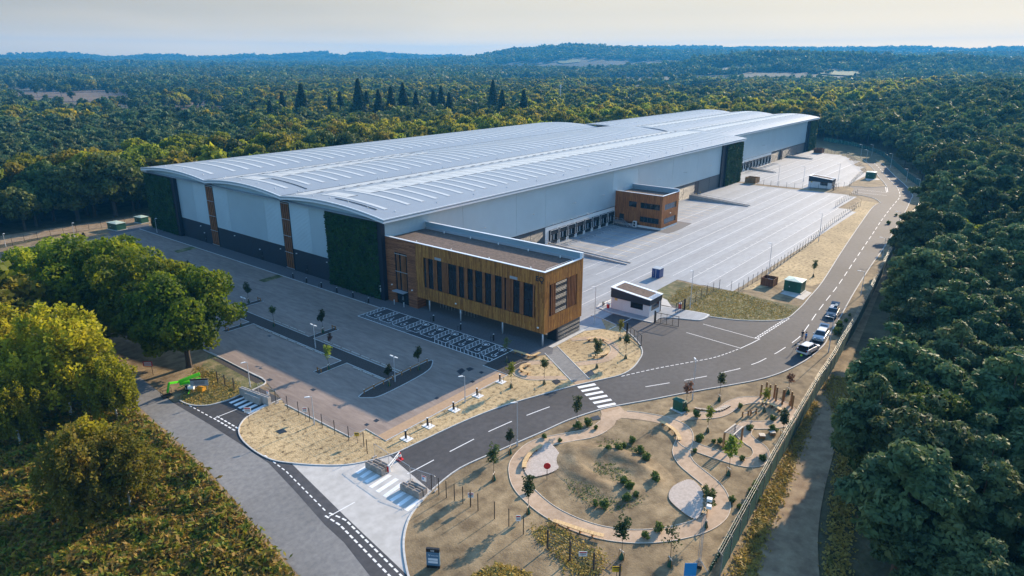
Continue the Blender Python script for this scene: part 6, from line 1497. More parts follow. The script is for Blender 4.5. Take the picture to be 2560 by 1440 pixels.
for (xa, ya, t), (xb, yb, _) in zip(pa, pa[1:]):
    q = MB(); L_ = math.hypot(xb - xa, yb - ya); q.box(.06, L_ - .06, -.012, .0, .05, 2.3)
    o = q.build('netting', netm, bf); o.location = (xa, ya, 0); o.rotation_euler = (0, 0, math.atan2(yb - ya, xb - xa))
bw = MB()
for (xa, ya, t), (xb, yb, _) in zip(pa, pa[1:]):
    for d, z in ((.12, 2.42), (.28, 2.56), (.44, 2.68)):
        bw.tube((xa - math.sin(t) * d, ya + math.cos(t) * d, z), (xb - math.sin(t) * d, yb + math.cos(t) * d, z), .007, 3)
bw.build('barbed_wire', M['wire'], bf)
# hedge whips in green guards along the fence
gd = MB()
for (x, y, t) in along(FL[:8], .33):
    if x < 36:
        h_ = .5 + .35 * random.random(); gd.tube((x - math.sin(t) * .9, y + math.cos(t) * .9 + random.uniform(-.1, .1), 0), (x - math.sin(t) * .9, y + math.cos(t) * .9, h_), .06, 5, .08)
hw = gd.build('hedge_guards', M['green_dark']); tag(hw, 'line of hedge whips in green plastic guards along the boundary fence', 'hedge', kind='stuff')

# ================================================================== gates, cabinets, boxes, enclosures
def gate(a, b, label, h=2.1, bars=4):
    o = thing('swing_gate', label, 'gate', (a[0], a[1], 0), math.atan2(b[1] - a[1], b[0] - a[0])); L_ = math.hypot(b[0] - a[0], b[1] - a[1])
    MB().box(-.11, .11, -.11, .11, 0, h + .25).build('gate_post', M['black'], o)
    MB().box(.16, L_, -.04, .04, h - .08, h).box(.16, L_, -.04, .04, .12, .2).box(.16, .24, -.041, .041, .12, h).box(L_ - .08, L_, -.041, .041, .12, h).build('frame', M['black'], o)
    for k in range(1, bars): MB().box(L_ * k / bars - .03, L_ * k / bars + .03, -.03, .03, .2, h - .08).build('bar', M['black'], o)
    q = MB()
    for z in np.linspace(.3, h - .2, 8): q.tube((.2, 0, z), (L_ - .06, 0, z), .006, 3)
    for k in range(int(L_ / .2)): q.tube((.25 + k * .2, 0, .2), (.25 + k * .2, 0, h - .08), .005, 3)
    q.build('mesh_infill', M['wire'], o)
kg = lambda x, y: G(1480 + x / 5.118, 740 + y / 5.118)
gate(kg(800, 345), kg(1105, 405), 'black swing gate standing open beside the gatehouse')
gate(kg(445, 505), kg(628, 650), 'black swing gate leaf standing open at the garden kerb')
gate(kg(1180, 185), kg(1068, 228), 'short black gate leaf folded back at the rough grass')
gate(cj([(1530, 868)])[0], cj([(1562, 850)])[0], 'far pair of black gate leaves at the second yard entrance')
for (x, y), l in (((205, 160), 'red extinguisher cabinet at the yard end of the gatehouse'), ((1125, 160), 'red extinguisher cabinet behind the short gate leaf')):
    p = kg(x, y); o = thing('extinguisher_cabinet', l, 'cabinet', p)
    MB().lathe([(.26, 0), (.28, .1), (.28, .95), (.2, 1.05)], 12).build('body', M['red'], o); MB().lathe([(.29, .95), (.22, 1.18), (.05, 1.25)], 12).build('lid', M['white'], o)
o = thing('litter_bin', 'small black litter bin beside the red cabinet', 'bin', kg(145, 128)); MB().lathe([(.2, 0), (.24, .75)], 10).build('body', M['black'], o); MB().lathe([(.25, .75), (.2, .85)], 10).build('lid', M['frame'], o)
o = thing('barrier_rail', 'pale pedestrian guard rail at the back of the gatehouse island', 'railing', (0, 0, 0))
q = MB().path([(22.6, -35.6, 1.0), (28.6, -35.7, 1.0)], .03).path([(22.6, -35.6, .5), (28.6, -35.7, .5)], .025)
for k in range(5): q.tube((22.6 + k * 1.5, -35.6, .1), (22.6 + k * 1.5, -35.6, 1.0), .03)
q.build('rail', M['steel'], o)
for (x, y), l in (((45, -33.6), 'site'),): pass
bc = thing('shipping_container', 'small dark blue steel container standing alone on the yard', 'container', (47.0, -34.4, 0), 0)
MB().box(-.95, .95, -.85, .95, .05, 2.05).build('body', M['blue'], bc); MB().box(-.98, .98, -.9, 1.0, 2.05, 2.12).build('roof', M['soffit'], bc)
MB().box(-1.0, -.95, -.02, .04, .1, 2.0).build('door_seam', M['white'], bc); MB().box(-1.0, -.95, .5, .54, .3, 1.7).build('lock_bar', M['steel'], bc)
def cabin(c, lx, ly, h, label, ang=0, rm='green_roof', wm='green_box', base=True):
    o = thing('service_cabinet', label, 'cabinet', (c[0], c[1], 0), ang)
    if base: MB().box(-lx / 2 - .25, lx / 2 + .25, -ly / 2 - .25, ly / 2 + .25, 0, .14).build('plinth', M['kerb'], o)
    MB().box(-lx / 2, lx / 2, -ly / 2, ly / 2, .14, h).build('body', M[wm], o)
    e = .12; r_ = MB(); z = h; hx, hy = lx / 2 + e, ly / 2 + e; mx_ = min(hx, hy) * .85
    r_.add([(-hx, -hy, z), (hx, -hy, z), (hx, hy, z), (-hx, hy, z), (-hx, -hy, z + .08), (hx, -hy, z + .08), (hx, hy, z + .08), (-hx, hy, z + .08), (-hx + mx_, 0, z + .32), (hx - mx_, 0, z + .32)], [(3, 2, 1, 0), (0, 1, 5, 4), (1, 2, 6, 5), (2, 3, 7, 6), (3, 0, 4, 7), (4, 5, 9, 8), (5, 6, 9), (6, 7, 8, 9), (7, 4, 8)])
    r_.build('roof', M[rm], o)
    d = MB().box(-lx / 2 - .02, -lx / 2, -ly * .25, ly * .25, .2, h - .12).build('door', M['green_dark'], o); MB().box(-lx / 2 - .05, -lx / 2 - .02, ly * .15, ly * .2, h * .45, h * .55).build('handle', M['steel'], d)
cabin(G(1985, 727), 3.0, 3.4, 2.4, 'dark green substation cabinet with a pale roof beside the estate road', 0)
tag(MB().poly(GL([(1950, 733), (1990, 718), (2030, 732), (2008, 750)]), .004).build('substation_apron', M['apron']), kind='structure')
cabin(cj([(1905, 745)])[0], 3.0, 3.4, 2.6, 'dark green cabinet on a slab at the far road junction', 0)
tag(MB().poly(cj([(1850, 745), (1950, 735), (2010, 757), (1870, 765)]), .004).build('substation_apron', M['apron']), kind='structure')
cabin(G(1697, 1026), 1.5, .8, 1.5, 'green street cabinet by the park path', R(80), 'green_box')
cabin(G(293, 573), 2.6, 4.6, 1.9, 'long dark green cabinet at the back corner of the car park', R(8), 'green_roof'); cabin(G(355, 556), 2.2, 3.4, 1.7, 'second dark green cabinet close to the end living wall', R(8), 'green_roof')
def enclosure(c, lx, ly, h, label, m='enclosure', base=False, hoops=False):
    o = thing('timber_enclosure', label, 'enclosure', (c[0], c[1], 0))
    if base: MB().box(-lx / 2 - .3, lx / 2 + .3, -ly / 2 - .3, ly / 2 + .3, 0, .12).build('base', M['kerb'], o)
    t = .06
    for b in ((-lx / 2, lx / 2, -ly / 2, -ly / 2 + t), (-lx / 2, lx / 2, ly / 2 - t, ly / 2), (-lx / 2, -lx / 2 + t, -ly / 2 + t, ly / 2 - t), (lx / 2 - t, lx / 2, -ly / 2 + t, ly / 2 - t)): MB().box(*b, .05, h).build('boarded_side', M[m], o)
    for sx in (-1, 1):
        for sy in (-1, 1): MB().box(sx * lx / 2 - .05 + (-.02 * sx), sx * lx / 2 + .05 + (-.02 * sx), sy * ly / 2 - .05, sy * ly / 2 + .05, 0, h + .06).build('post', M['wood_d'], o)
    MB().box(-lx * .2, lx * .15, -ly * .2, ly * .15, .1, h * .72).build('tank_lid', M['white'], o)
    MB().box(-lx / 2 - .02, -lx / 2, -.5, .5, .1, h - .05).build('door', M[m], o)
enclosure(G(1922, 712), 2.6, 2.6, 1.7, 'dark brown boarded enclosure beside the substation cabinet')
enclosure(G(1880, 457), 4.4, 4.0, 2.2, 'golden boarded enclosure at the foot of the far living wall', 'enclosure2', True)
enclosure(cj([(1128, 462)])[0], 5.5, 4.5, 2.6, 'golden boarded enclosure in the corner of the second yard', 'enclosure2', True); enclosure(cj([(1387, 490)])[0], 4.0, 4.0, 2.4, 'reddish boarded enclosure on the edge of the second yard', 'enclosure', True)
# timber pergola at the far end
pg = thing('timber_pergola', 'open timber pergola frame at the far edge of the car park', 'pergola', (-39.5, 74.0, 0), 0)
for x in (-4.5, 4.5):
    for y in (-6, -2, 2, 6): MB().box(x - .09, x + .09, y - .09, y + .09, 0, 2.6).build('post', M['wood_pale'], pg)
    MB().box(x - .07, x + .07, -6.4, 6.4, 2.6, 2.82).build('beam', M['wood_pale'], pg)
for k in range(13): MB().box(-5, 5, -6.2 + k * 1.03, -6.08 + k * 1.03, 2.82, 3.0).build('rafter', M['wood_pale'], pg)
# yard ramps with rails
def ramp(a, b, label, h0=1.1, th=.35, soff=1.6):
    o = thing('yard_ramp', label, 'ramp', (a[0], a[1], 0), math.atan2(b[1] - a[1], b[0] - a[0])); L_ = math.hypot(b[0] - a[0], b[1] - a[1])
    for s in (0, soff): MB().hexa([(0, s, 0), (L_, s, 0), (L_, s + th, 0), (0, s + th, 0), (0, s, h0), (L_, s, .25), (L_, s + th, .25), (0, s + th, h0)]).build('side_wall', M['block_grey'], o)
    MB().hexa([(0, th, 0), (L_, th, 0), (L_, soff, 0), (0, soff, 0), (0, th, h0 - .25), (L_, th, .03), (L_, soff, .03), (0, soff, h0 - .25)]).build('ramp_slab', M['apron'], o)
    q = MB().path([(0, .17, h0 + 1.0), (L_, .17, 1.1)], .03).path([(0, .17, h0 + .5), (L_, .17, .65)], .025)
    for k in range(int(L_ / 2) + 1): t = k / max(1, int(L_ / 2)); q.tube((L_ * t, .17, h0 + (.25 - h0) * t), (L_ * t, .17, h0 + 1.0 + (1.1 - h0 - 1.0) * t), .03)
    q.build('handrail', M['steel'], o)
ramp((50.8, -1.0), (50.8, -24.5), 'long concrete ramp with a handrail leading out from the first dock')
p = GL([(1722, 497), (1870, 517)]); ramp(p[0], p[1], 'long concrete ramp with a handrail past the pod office', 1.5)
p = cj([(600, 640), (935, 690)]); ramp(p[0], p[1], 'concrete ramp with a handrail at the near docks of the second yard')
p = cj([(880, 520), (1320, 555)]); ramp(p[0], p[1], 'concrete ramp with a handrail in the far corner of the second yard', 1.8)
# wheel guides before the docks
wg = MB().path([(-1.35, 0, .0), (-1.35, -.2, .28), (-1.35, -2.0, .28), (-1.35, -2.2, 0)], .07, 6).path([(1.35, 0, .0), (1.35, -.2, .28), (1.35, -2.0, .28), (1.35, -2.2, 0)], .07, 6).mesh('wheel_guide', M['steel'])
for x in DX1 + DX1b[1:] + DX2:
    o = link('wheel_guide', wg); o.location = (x, -2.0 if x < 180 else 5.6, .01); tag(o, 'pair of tubular wheel guides on the yard before a loading dock', 'wheel guide', 'dock wheel guides')
for (x, y) in ((52.6, -.8), (46.0, -.6), (140.0, -.7), (143.4, -.7), (251, 6.8)):
    o = thing('bollard', 'black and yellow bollard guarding a shutter door on the yard', 'bollard', (x, y, 0), 0, 'yard bollards'); MB().tube((0, 0, 0), (0, 0, .7), .11, 10).build('post', M['black'], o); MB().tube((0, 0, .7), (0, 0, 1.0), .112, 10).build('band', M['yellow'], o)
# charger posts, bollards, hoops, wheel stops
CH = (MB().lathe([(.13, 0), (.13, 1.12)], 10).mesh('post', M['black']), MB().lathe([(.135, 1.12), (.12, 1.17)], 10).mesh('cap', M['white']), MB().path([(-.5, .28, 0), (-.5, .28, .75), (-.5, -.28, .75), (-.5, -.28, 0)], .03, 6).mesh('guard_hoop', M['black']))
def charger(p, label, group, pad=False, rz=0):
    o = thing('charger_post', label, 'charger', p, rz, group)
    for nm, me in zip(('post', 'cap', 'guard_hoop'), CH): link(nm, me, o)
    if pad: MB().box(-.85, .55, -.55, .55, -.02, .05).build('pad', M['white'], o)
for x, y in ((733, 695.5), (767, 707.5), (804, 719), (842.6, 732), (883, 744), (922, 758.6)): charger(G(x, y), 'black charger post on the footway below the silver wall', 'footway charger posts')
for x, y in ((1084.4, 802.8), (1152, 824.5), (1234, 851)): charger(G(x, y), 'black charger post between the accessible bays and the office', 'accessible bay charger posts')
for x, y in ((1014.6, 1096), (1069, 1064), (1133.8, 1023.8), (1192.6, 988.6), (1249.7, 953.6)): charger(G(x, y), 'black charger post on a white pad along the painted sunlit strip', 'buff strip charger posts', True, R(90))
for x, y in ((986, 761), (1010, 768)):
    o = thing('bollard', 'grey steel bollard in front of the brick entrance', 'bollard', G(x, y), 0, 'entrance bollards'); MB().lathe([(.1, 0), (.1, .95), (.07, 1.0)], 10).build('post', M['lamp'], o); MB().lathe([(.102, .8), (.102, .86)], 10).build('band', M['white'], o)
for k in range(11):
    y = -11.2 - k * .75 - (1.2 if k > 4 else 0); o = link('cycle_hoop', MB().path([(-.4, 0, 0), (-.4, 0, .7), (-.25, 0, .82), (.25, 0, .82), (.4, 0, .7), (.4, 0, 0)], .028, 6).mesh('cycle_hoop', M['steel'])); o.location = (3.6, y, .01)
    tag(o, 'steel cycle hoop under the raised office', 'cycle hoop', 'cycle hoops under the office')
wsm = MB().box(-.1, .1, -.95, .95, 0, .14).mesh('wheel_stop', M['block_grey'])
for i in range(14):
    for x, y0 in ((-24.5, -25.6), (-20.9, -25.6)):
        y = y0 + i * 2.45
        if x < -24 and (-18.6 < y < -15.2 or 8 < y < 11.4): continue
        if x > -21 and -6.2 < y < -2.9: continue
        o = link('wheel_stop', wsm); o.location = (x, y, .006); tag(o, 'low concrete wheel stop along the long mulch bed', 'wheel stop', 'wheel stops along the mulch bed')
for k, t in enumerate(np.linspace(0, 1, 8)):
    x, y = -29 + 13 * t, -27.9 + .6 * t; o = thing('marker_post', 'short timber marker post round the fenced mulch bed', 'post', (x, y, 0), 0, 'mulch bed marker posts'); MB().box(-.06, .06, -.06, .06, 0, .7).build('post', M['wood_d'], o); MB().box(-.061, .061, -.061, .061, .7, .74).build('cap', M['white'], o)
o = thing('knee_rail', 'low timber knee rail round the end mulch bed', 'rail'); MB().ribbon([(-29, -27.9), (-16, -27.3)], .08, .5, .62).build('rail', M['wood_d'], o)
for (x, y) in ((-16.5, 19.3), (-16.5, -4.4), (-28.7, -17.0), (-28.7, 9.6)):
    o = thing('bed_rail', 'short timber rail at the tip of a spur bed', 'rail', (x, y, 0), 0, 'spur bed rails')
    for s in (-.45, .45): MB().box(-.06, .06, s - .06, s + .06, 0, .7).build('post', M['wood_d'], o)
    MB().box(-.04, .04, -.6, .6, .5, .6).build('rail', M['wood_d'], o)

# ================================================================== concrete blocks at the two closed entrances
def blockrow(a, b, n, label, m='block', h=.78, wd=.55):
    o = thing('concrete_blocks', label, 'barrier', (0, 0, 0)); ang = math.atan2(b[1] - a[1], b[0] - a[0]); L_ = math.hypot(b[0] - a[0], b[1] - a[1]) / n
    for k in range(n):
        cx_, cy2 = a[0] + (b[0] - a[0]) * (k + .5) / n, a[1] + (b[1] - a[1]) * (k + .5) / n
        q = MB().obox(cx_, cy2, ang, L_ - .03, wd, 0, h).build('block', M[m], o)
        for s in (-1, 1): MB().obox(cx_ - math.sin(ang) * .18 * s, cy2 + math.cos(ang) * .18 * s, ang, L_ - .2, .1, h, h + .09).build('ridge', M[m], q)
cef = lambda x, y: G(900 + x / 7.2, 1090 + y / 7.2)
blockrow(cef(130, 555), cef(430, 715), 3, 'row of ribbed concrete blocks across the white apron, nearer the straw verge'); blockrow(cef(265, 520), cef(500, 640), 2, 'second row of ribbed blocks close behind the one by the straw verge')
blockrow(cef(755, 950), cef(1100, 1130), 3, 'row of ribbed concrete blocks on the apron, nearer the park fence posts'); blockrow(cef(900, 930), cef(1185, 1070), 2, 'second row of ribbed blocks behind the one by the park posts')
czf = lambda x, y: G(360 + x / 7.529, 880 + y / 7.529)
blockrow(czf(1830, 800), czf(2375, 1000), 3, 'tall plain grey barrier blocks beside the small zebra stripes', 'block_grey', 1.15, .5); blockrow(czf(1915, 880), czf(2200, 985), 1, 'shorter plain grey barrier leaning along the taller one', 'block_grey', .95, .45)
cone = thing('traffic_cone', 'red and white traffic cone on the dark road by the raised barrier arm', 'cone', cef(725, 425)); MB().box(-.32, .32, -.32, .32, 0, .06).build('base', M['red'], cone)
MB().lathe([(.24, .06), (.17, .45)], 12).build('lower_sleeve', M['red'], cone); MB().lathe([(.17, .45), (.11, .78)], 12).build('white_band', M['white'], cone); MB().lathe([(.11, .78), (.05, 1.0)], 12).build('tip', M['red'], cone)
ba = thing('boom_barrier', 'white lattice barrier arm resting from the blocks to the traffic cone', 'barrier', (0, 0, 0)); a, b = cef(525, 650), cef(715, 420)
MB().box(a[0] - .12, a[0] + .12, a[1] - .12, a[1] + .12, 0, .95).build('pedestal', M['white'], ba); MB().box(a[0] - .2, a[0] - .12, a[1] - .1, a[1] + .1, .1, .8).build('red_plate', M['red'], ba)
MB().tube((*a, .9), (*b, 1.0), .06, 8).build('arm', M['white'], ba); MB().tube((*a, .45), (*b, .75), .045, 8).build('stay', M['white'], ba)
for k in range(6): t = (k + .5) / 6; MB().tube((a[0] + (b[0] - a[0]) * t, a[1] + (b[1] - a[1]) * t, .9 + .1 * t), (a[0] + (b[0] - a[0]) * t, a[1] + (b[1] - a[1]) * t, .45 + .3 * t), .03, 6).build('strut', M['white'], ba)
def heras(a, b, label, h=1.9, sign=True):
    o = thing('temporary_fence', label, 'fence', (a[0], a[1], 0), math.atan2(b[1] - a[1], b[0] - a[0])); L_ = math.hypot(b[0] - a[0], b[1] - a[1])
    MB().path([(0, 0, .1), (0, 0, h - .1), (.1, 0, h), (L_ - .1, 0, h), (L_, 0, h - .1), (L_, 0, .1)], .022, 6).build('frame', M['steel'], o)
    q = MB()
    for k in range(1, int(L_ / .2)): q.tube((k * .2, 0, .15), (k * .2, 0, h), .004, 3)
    for z in np.linspace(.2, h - .1, 9): q.tube((0, 0, z), (L_, 0, z), .004, 3)
    q.build('mesh_panel', M['wire'], o)
    for x in (0, L_): MB().box(x - .1, x + .1, -.3, .3, 0, .12).build('foot', M['block_grey'], o)
    if sign:
        s_ = MB().box(L_ * .55 - .3, L_ * .55 + .3, -.03, -.015, .75, 1.45).build('notice', M['white'], o)
        MB().box(L_ * .55 - .26, L_ * .55 + .26, -.036, -.03, 1.3, 1.42).build('red_band', M['red'], s_); MB().box(L_ * .55 - .22, L_ * .55 - .02, -.036, -.03, .9, 1.2).build('blue_mark', M['signblue'], s_)
heras(cef(915, 830), cef(1365, 985), 'temporary mesh panel with a warning notice by the park posts'); heras(cef(530, 560), cef(905, 800), 'temporary mesh panel across the middle of the apron', sign=False); heras(cef(265, 380), cef(515, 555), 'temporary mesh panel behind the first ribbed blocks', sign=False)
heras(czf(2165, 810), czf(2505, 965), 'temporary mesh panel with a warning notice behind the grey barrier')
def notice(p, h, wd, ht, m, label, ang=None, z0=None, posts=1, marks=True):
    o = thing('notice_board', label, 'sign', (p[0], p[1], 0), YAW - math.pi / 2 if ang is None else ang); z0 = h - ht if z0 is None else z0
    for k in range(posts): x = 0 if posts == 1 else (-wd / 2 + .05 + k * (wd - .1)); MB().tube((x, .02, 0), (x, .02, h), .025, 6).build('post', M['black'], o)
    b_ = MB().box(-wd / 2, wd / 2, -.03, 0, z0, h).build('board', M[m], o)
    if marks:
        MB().box(-wd * .42, wd * .42, -.036, -.031, h - ht * .3, h - ht * .1).build('header', M['red' if m == 'white' else 'frame'], b_)
        for k in range(2): MB().box(-wd * .36, wd * .36, -.036, -.031, h - ht * (.52 + k * .2), h - ht * (.44 + k * .2)).build('text_line', M['frame'], b_)
notice(c8([(975, 905)])[0], 1.6, .6, .6, 'white', 'white warning notice fixed among the closely set black posts'); notice(c8([(1327, 1035)])[0], .95, .5, .7, 'white', 'white notice leaning near the leafy sapling by the ring path')
notice(c8([(1805, 1350)])[0], 1.6, .8, .55, 'white', 'white notice on the chain-link fence'); notice(c8([(2055, 1470)])[0], 1.7, .85, .6, 'yellow', 'yellow notice hung on the end of the chain-link fence')
notice(c8([(130, 440)])[0], 1.5, .6, .5, 'yellow', 'yellow notice on the car park edge fence'); notice(c7([(2275, 262)])[0], 1.7, .6, .6, 'white', 'white notice on the mesh fence above the straw verge')
notice(c7([(1855, 290)])[0], 2.3, .9, .75, 'white', 'white square traffic sign on a pole at the small zebra entrance')
notice(G(1722, 1462), 2.4, 1.1, 1.4, 'signblue', 'bright blue sign cut by the bottom edge near the boundary fence', marks=False)
bd = thing('site_sign_board', 'large grey sign board with a dark header in front of the green boom lift', 'sign', (*czf(1065, 740), 0), YAW - math.pi / 2 + .1)
for x in (-1.0, 1.0): MB().tube((x, .03, 0), (x, .03, 2.0), .04, 6).build('post', M['steel'], bd)
sb = MB().box(-1.25, 1.25, -.03, 0, .9, 2.0).build('board', M['soffit'], bd); MB().box(-1.25, 1.25, -.037, -.03, 1.75, 2.0).build('header', M['frame'], sb)
for k in range(4): MB().box(-.8 + .1 * (k % 2), .8 - .1 * (k % 2), -.037, -.031, 1.55 - k * .14, 1.6 - k * .14).build('text_line', M['frame'], sb)
rs_ = thing('old_notice_sign', 'faded red and white notice sign under the oaks', 'sign', (*czf(110, 440), 0), YAW - math.pi / 2); MB().tube((.5, .03, 0), (.5, .03, 2.4), .04, 6).build('post', M['bark'], rs_)
sb = MB().box(-.7, .7, -.03, 0, 1.5, 2.3).build('board', M['red'], rs_); 
for k in range(3): MB().box(-.55, .55, -.037, -.031, 1.62 + k * .22, 1.74 + k * .22).build('text_line', M['white'], sb)
# totem sign
tt = thing('totem_sign', 'blue-grey totem sign with a black top standing on the earth bank', 'sign', (*G(1084, 1418), 0), YAW - math.pi / 2 - .12)
TW, TH = 1.25, 2.15
MB().box(-TW / 2, TW / 2, -.12, .12, 0, .28).build('base', M['black'], tt); fb = MB().box(-TW / 2, TW / 2, -.119, .119, .28, TH - .38); M['totem'] = pm('totem_blue', (.085, .17, .25), (.095, .19, .275), 1, .5); face = fb.build('face', M['totem'], tt)
MB().box(-TW / 2, TW / 2, -.12, .12, TH - .38, TH).build('header', M['black'], tt)
for z in (.55, .86): MB().box(-.46, .46, -.128, -.12, z, z + .25).build('blank_panel', M['fascia'], face)
letter('EQ', .26, (-.2, -.125, TH - .28), (math.pi / 2, 0, 0), 'white', tt, 'letter', .004)
letter('V', .34, (-.44, -.124, 1.32), (math.pi / 2, 0, 0), 'fascia', face, 'letter', .004); letter('ANGUARD', .15, (-.2, -.124, 1.36), (math.pi / 2, 0, 0), 'fascia', face, 'letter', .004)
# mobile camera mast
ms = thing('camera_mast', 'tall lattice camera mast with white cameras beside the round deck', 'mast', (*G(1747, 1416), 0), .3)
hm_ = hgt(G(1747, 1416), 1245); MB().box(-.35, .35, -.3, .3, 0, .35).build('base_box', M['black'], ms)
q = MB(); c3 = [(.16 * math.cos(a), .16 * math.sin(a)) for a in (0, 2.09, 4.19)]
for x, y in c3: q.tube((x, y, .3), (x, y, hm_), .018, 5)
nb = int(hm_ / .35)
for k in range(nb):
    z0, z1 = .3 + (hm_ - .3) * k / nb, .3 + (hm_ - .3) * (k + 1) / nb
    for i in range(3): q.tube((*c3[i], z0), (*c3[(i + 1) % 3], z1), .009, 4)
q.build('lattice', M['steel'], ms)
for z in (hm_ - .1, hm_ - .85): c_ = MB().box(-.2, .2, -.55, -.1, z - .12, z + .16).build('camera_unit', M['white'], ms); MB().lathe([(.02, -.14), (.12, -.08), (.12, 0)], 10, (0, -.32, z - .12)).build('lens_dome', M['frame'], c_)
for a in (0, 2.09, 4.19): MB().tube((0, 0, .9), (1.0 * math.cos(a), 1.0 * math.sin(a), .03), .03, 6).build('stabiliser_leg', M['steel'], ms)

# ================================================================== boom lift
bl = thing('boom_lift', 'lime green towable boom lift parked under the oak', 'boom lift', (*czf(900, 690), 0), 0.0)
def cw(x, y, z): return Vector((*G(360 + x / 7.529, 880 + y / 7.529, z), z)) - Vector((bl.location.x, bl.location.y, 0))
A_, B_, C2, D_ = cw(660, 560, 1.35), cw(1050, 410, 2.0), cw(470, 590, 1.9), cw(440, 770, .55)
def beam(p, q_, w_, h_, name, m, par=bl):
    d = (q_ - p).normalized(); s = d.cross(Vector((0, 0, 1))).normalized() * w_ / 2; u = s.cross(d).normalized() * h_ / 2
    return MB().hexa([tuple(v) for v in (p - s - u, p + s - u, p + s + u, p - s + u, q_ - s - u, q_ + s - u, q_ + s + u, q_ - s + u)]).build(name, M[m], par)
beam(A_, B_, .34, .42, 'upper_boom', 'lime'); beam(A_ + Vector((0, 0, -.42)), B_ + Vector((0, 0, -.75)), .3, .32, 'lower_boom', 'lime'); beam(C2, A_, .24, .26, 'fly_boom', 'lime'); beam(C2 + Vector((0, 0, .02)), D_, .2, .24, 'jib', 'lime'); beam(B_ + Vector((0, 0, .2)), B_ + Vector((0, 0, -1.0)), .36, .3, 'knuckle', 'lime')
MB().box(-.55, .55, -.9, .9, .42, .85).build('chassis', M['lamp'], bl); MB().tube((0, 0, .8), (0, 0, 1.2), .3, 12).build('turret', M['lime'], bl); MB().tube((-.75, -.6, .62), (-.2, -1.2, .62), .28, 12).build('battery_drum', M['white'], bl)
for sx in (-.72, .72):
    w_ = MB().tube((sx - .12, 0, .36), (sx + .12, 0, .36), .36, 16).build('wheel', M['rubber'], bl, True); MB().tube((sx - .135, 0, .36), (sx + .135, 0, .36), .19, 12).build('rim', M['white'], w_)
for sx, sy in ((-1, -1), (1, -1), (-1, 1), (1, 1)): MB().tube((sx * .5, sy * .8, .5), (sx * 1.3, sy * 1.5, .12), .06, 6).build('outrigger', M['lime'], bl)
bk = D_ + Vector((-.2, -.1, -.3)); q = MB()
for z in (.1, .6, 1.1):
    for (x0, y0), (x1, y1) in (((-.6, -.4), (.6, -.4)), ((.6, -.4), (.6, .4)), ((.6, .4), (-.6, .4)), ((-.6, .4), (-.6, -.4))): q.tube(bk + Vector((x0, y0, z)), bk + Vector((x1, y1, z)), .025, 5)
for x0, y0 in ((-.6, -.4), (.6, -.4), (.6, .4), (-.6, .4)): q.tube(bk + Vector((x0, y0, .05)), bk + Vector((x0, y0, 1.1)), .025, 5)
q.build('basket', M['black'], bl); MB().box(bk[0] - .6, bk[0] + .6, bk[1] - .4, bk[1] + .4, bk[2] - .02, bk[2] + .06).build('basket_floor', M['black'], bl)
ob = thing('wedge_cover', 'orange wedge-shaped cover box on the grass by the sign board', 'cover', (*czf(1090, 740), 0), R(20)); MB().hexa([(-.4, -.4, 0), (.4, -.4, 0), (.4, .4, 0), (-.4, .4, 0), (-.4, -.4, .95), (.4, -.4, .55), (.4, .4, .55), (-.4, .4, .95)]).build('shell', M['orange_fill'], ob); MB().hexa([(-.43, -.43, .95), (.43, -.43, .55), (.43, .43, .55), (-.43, .43, .95), (-.43, -.43, .99), (.43, -.43, .59), (.43, .43, .59), (-.43, .43, .99)]).build('lid', M['orange_fill'], ob)

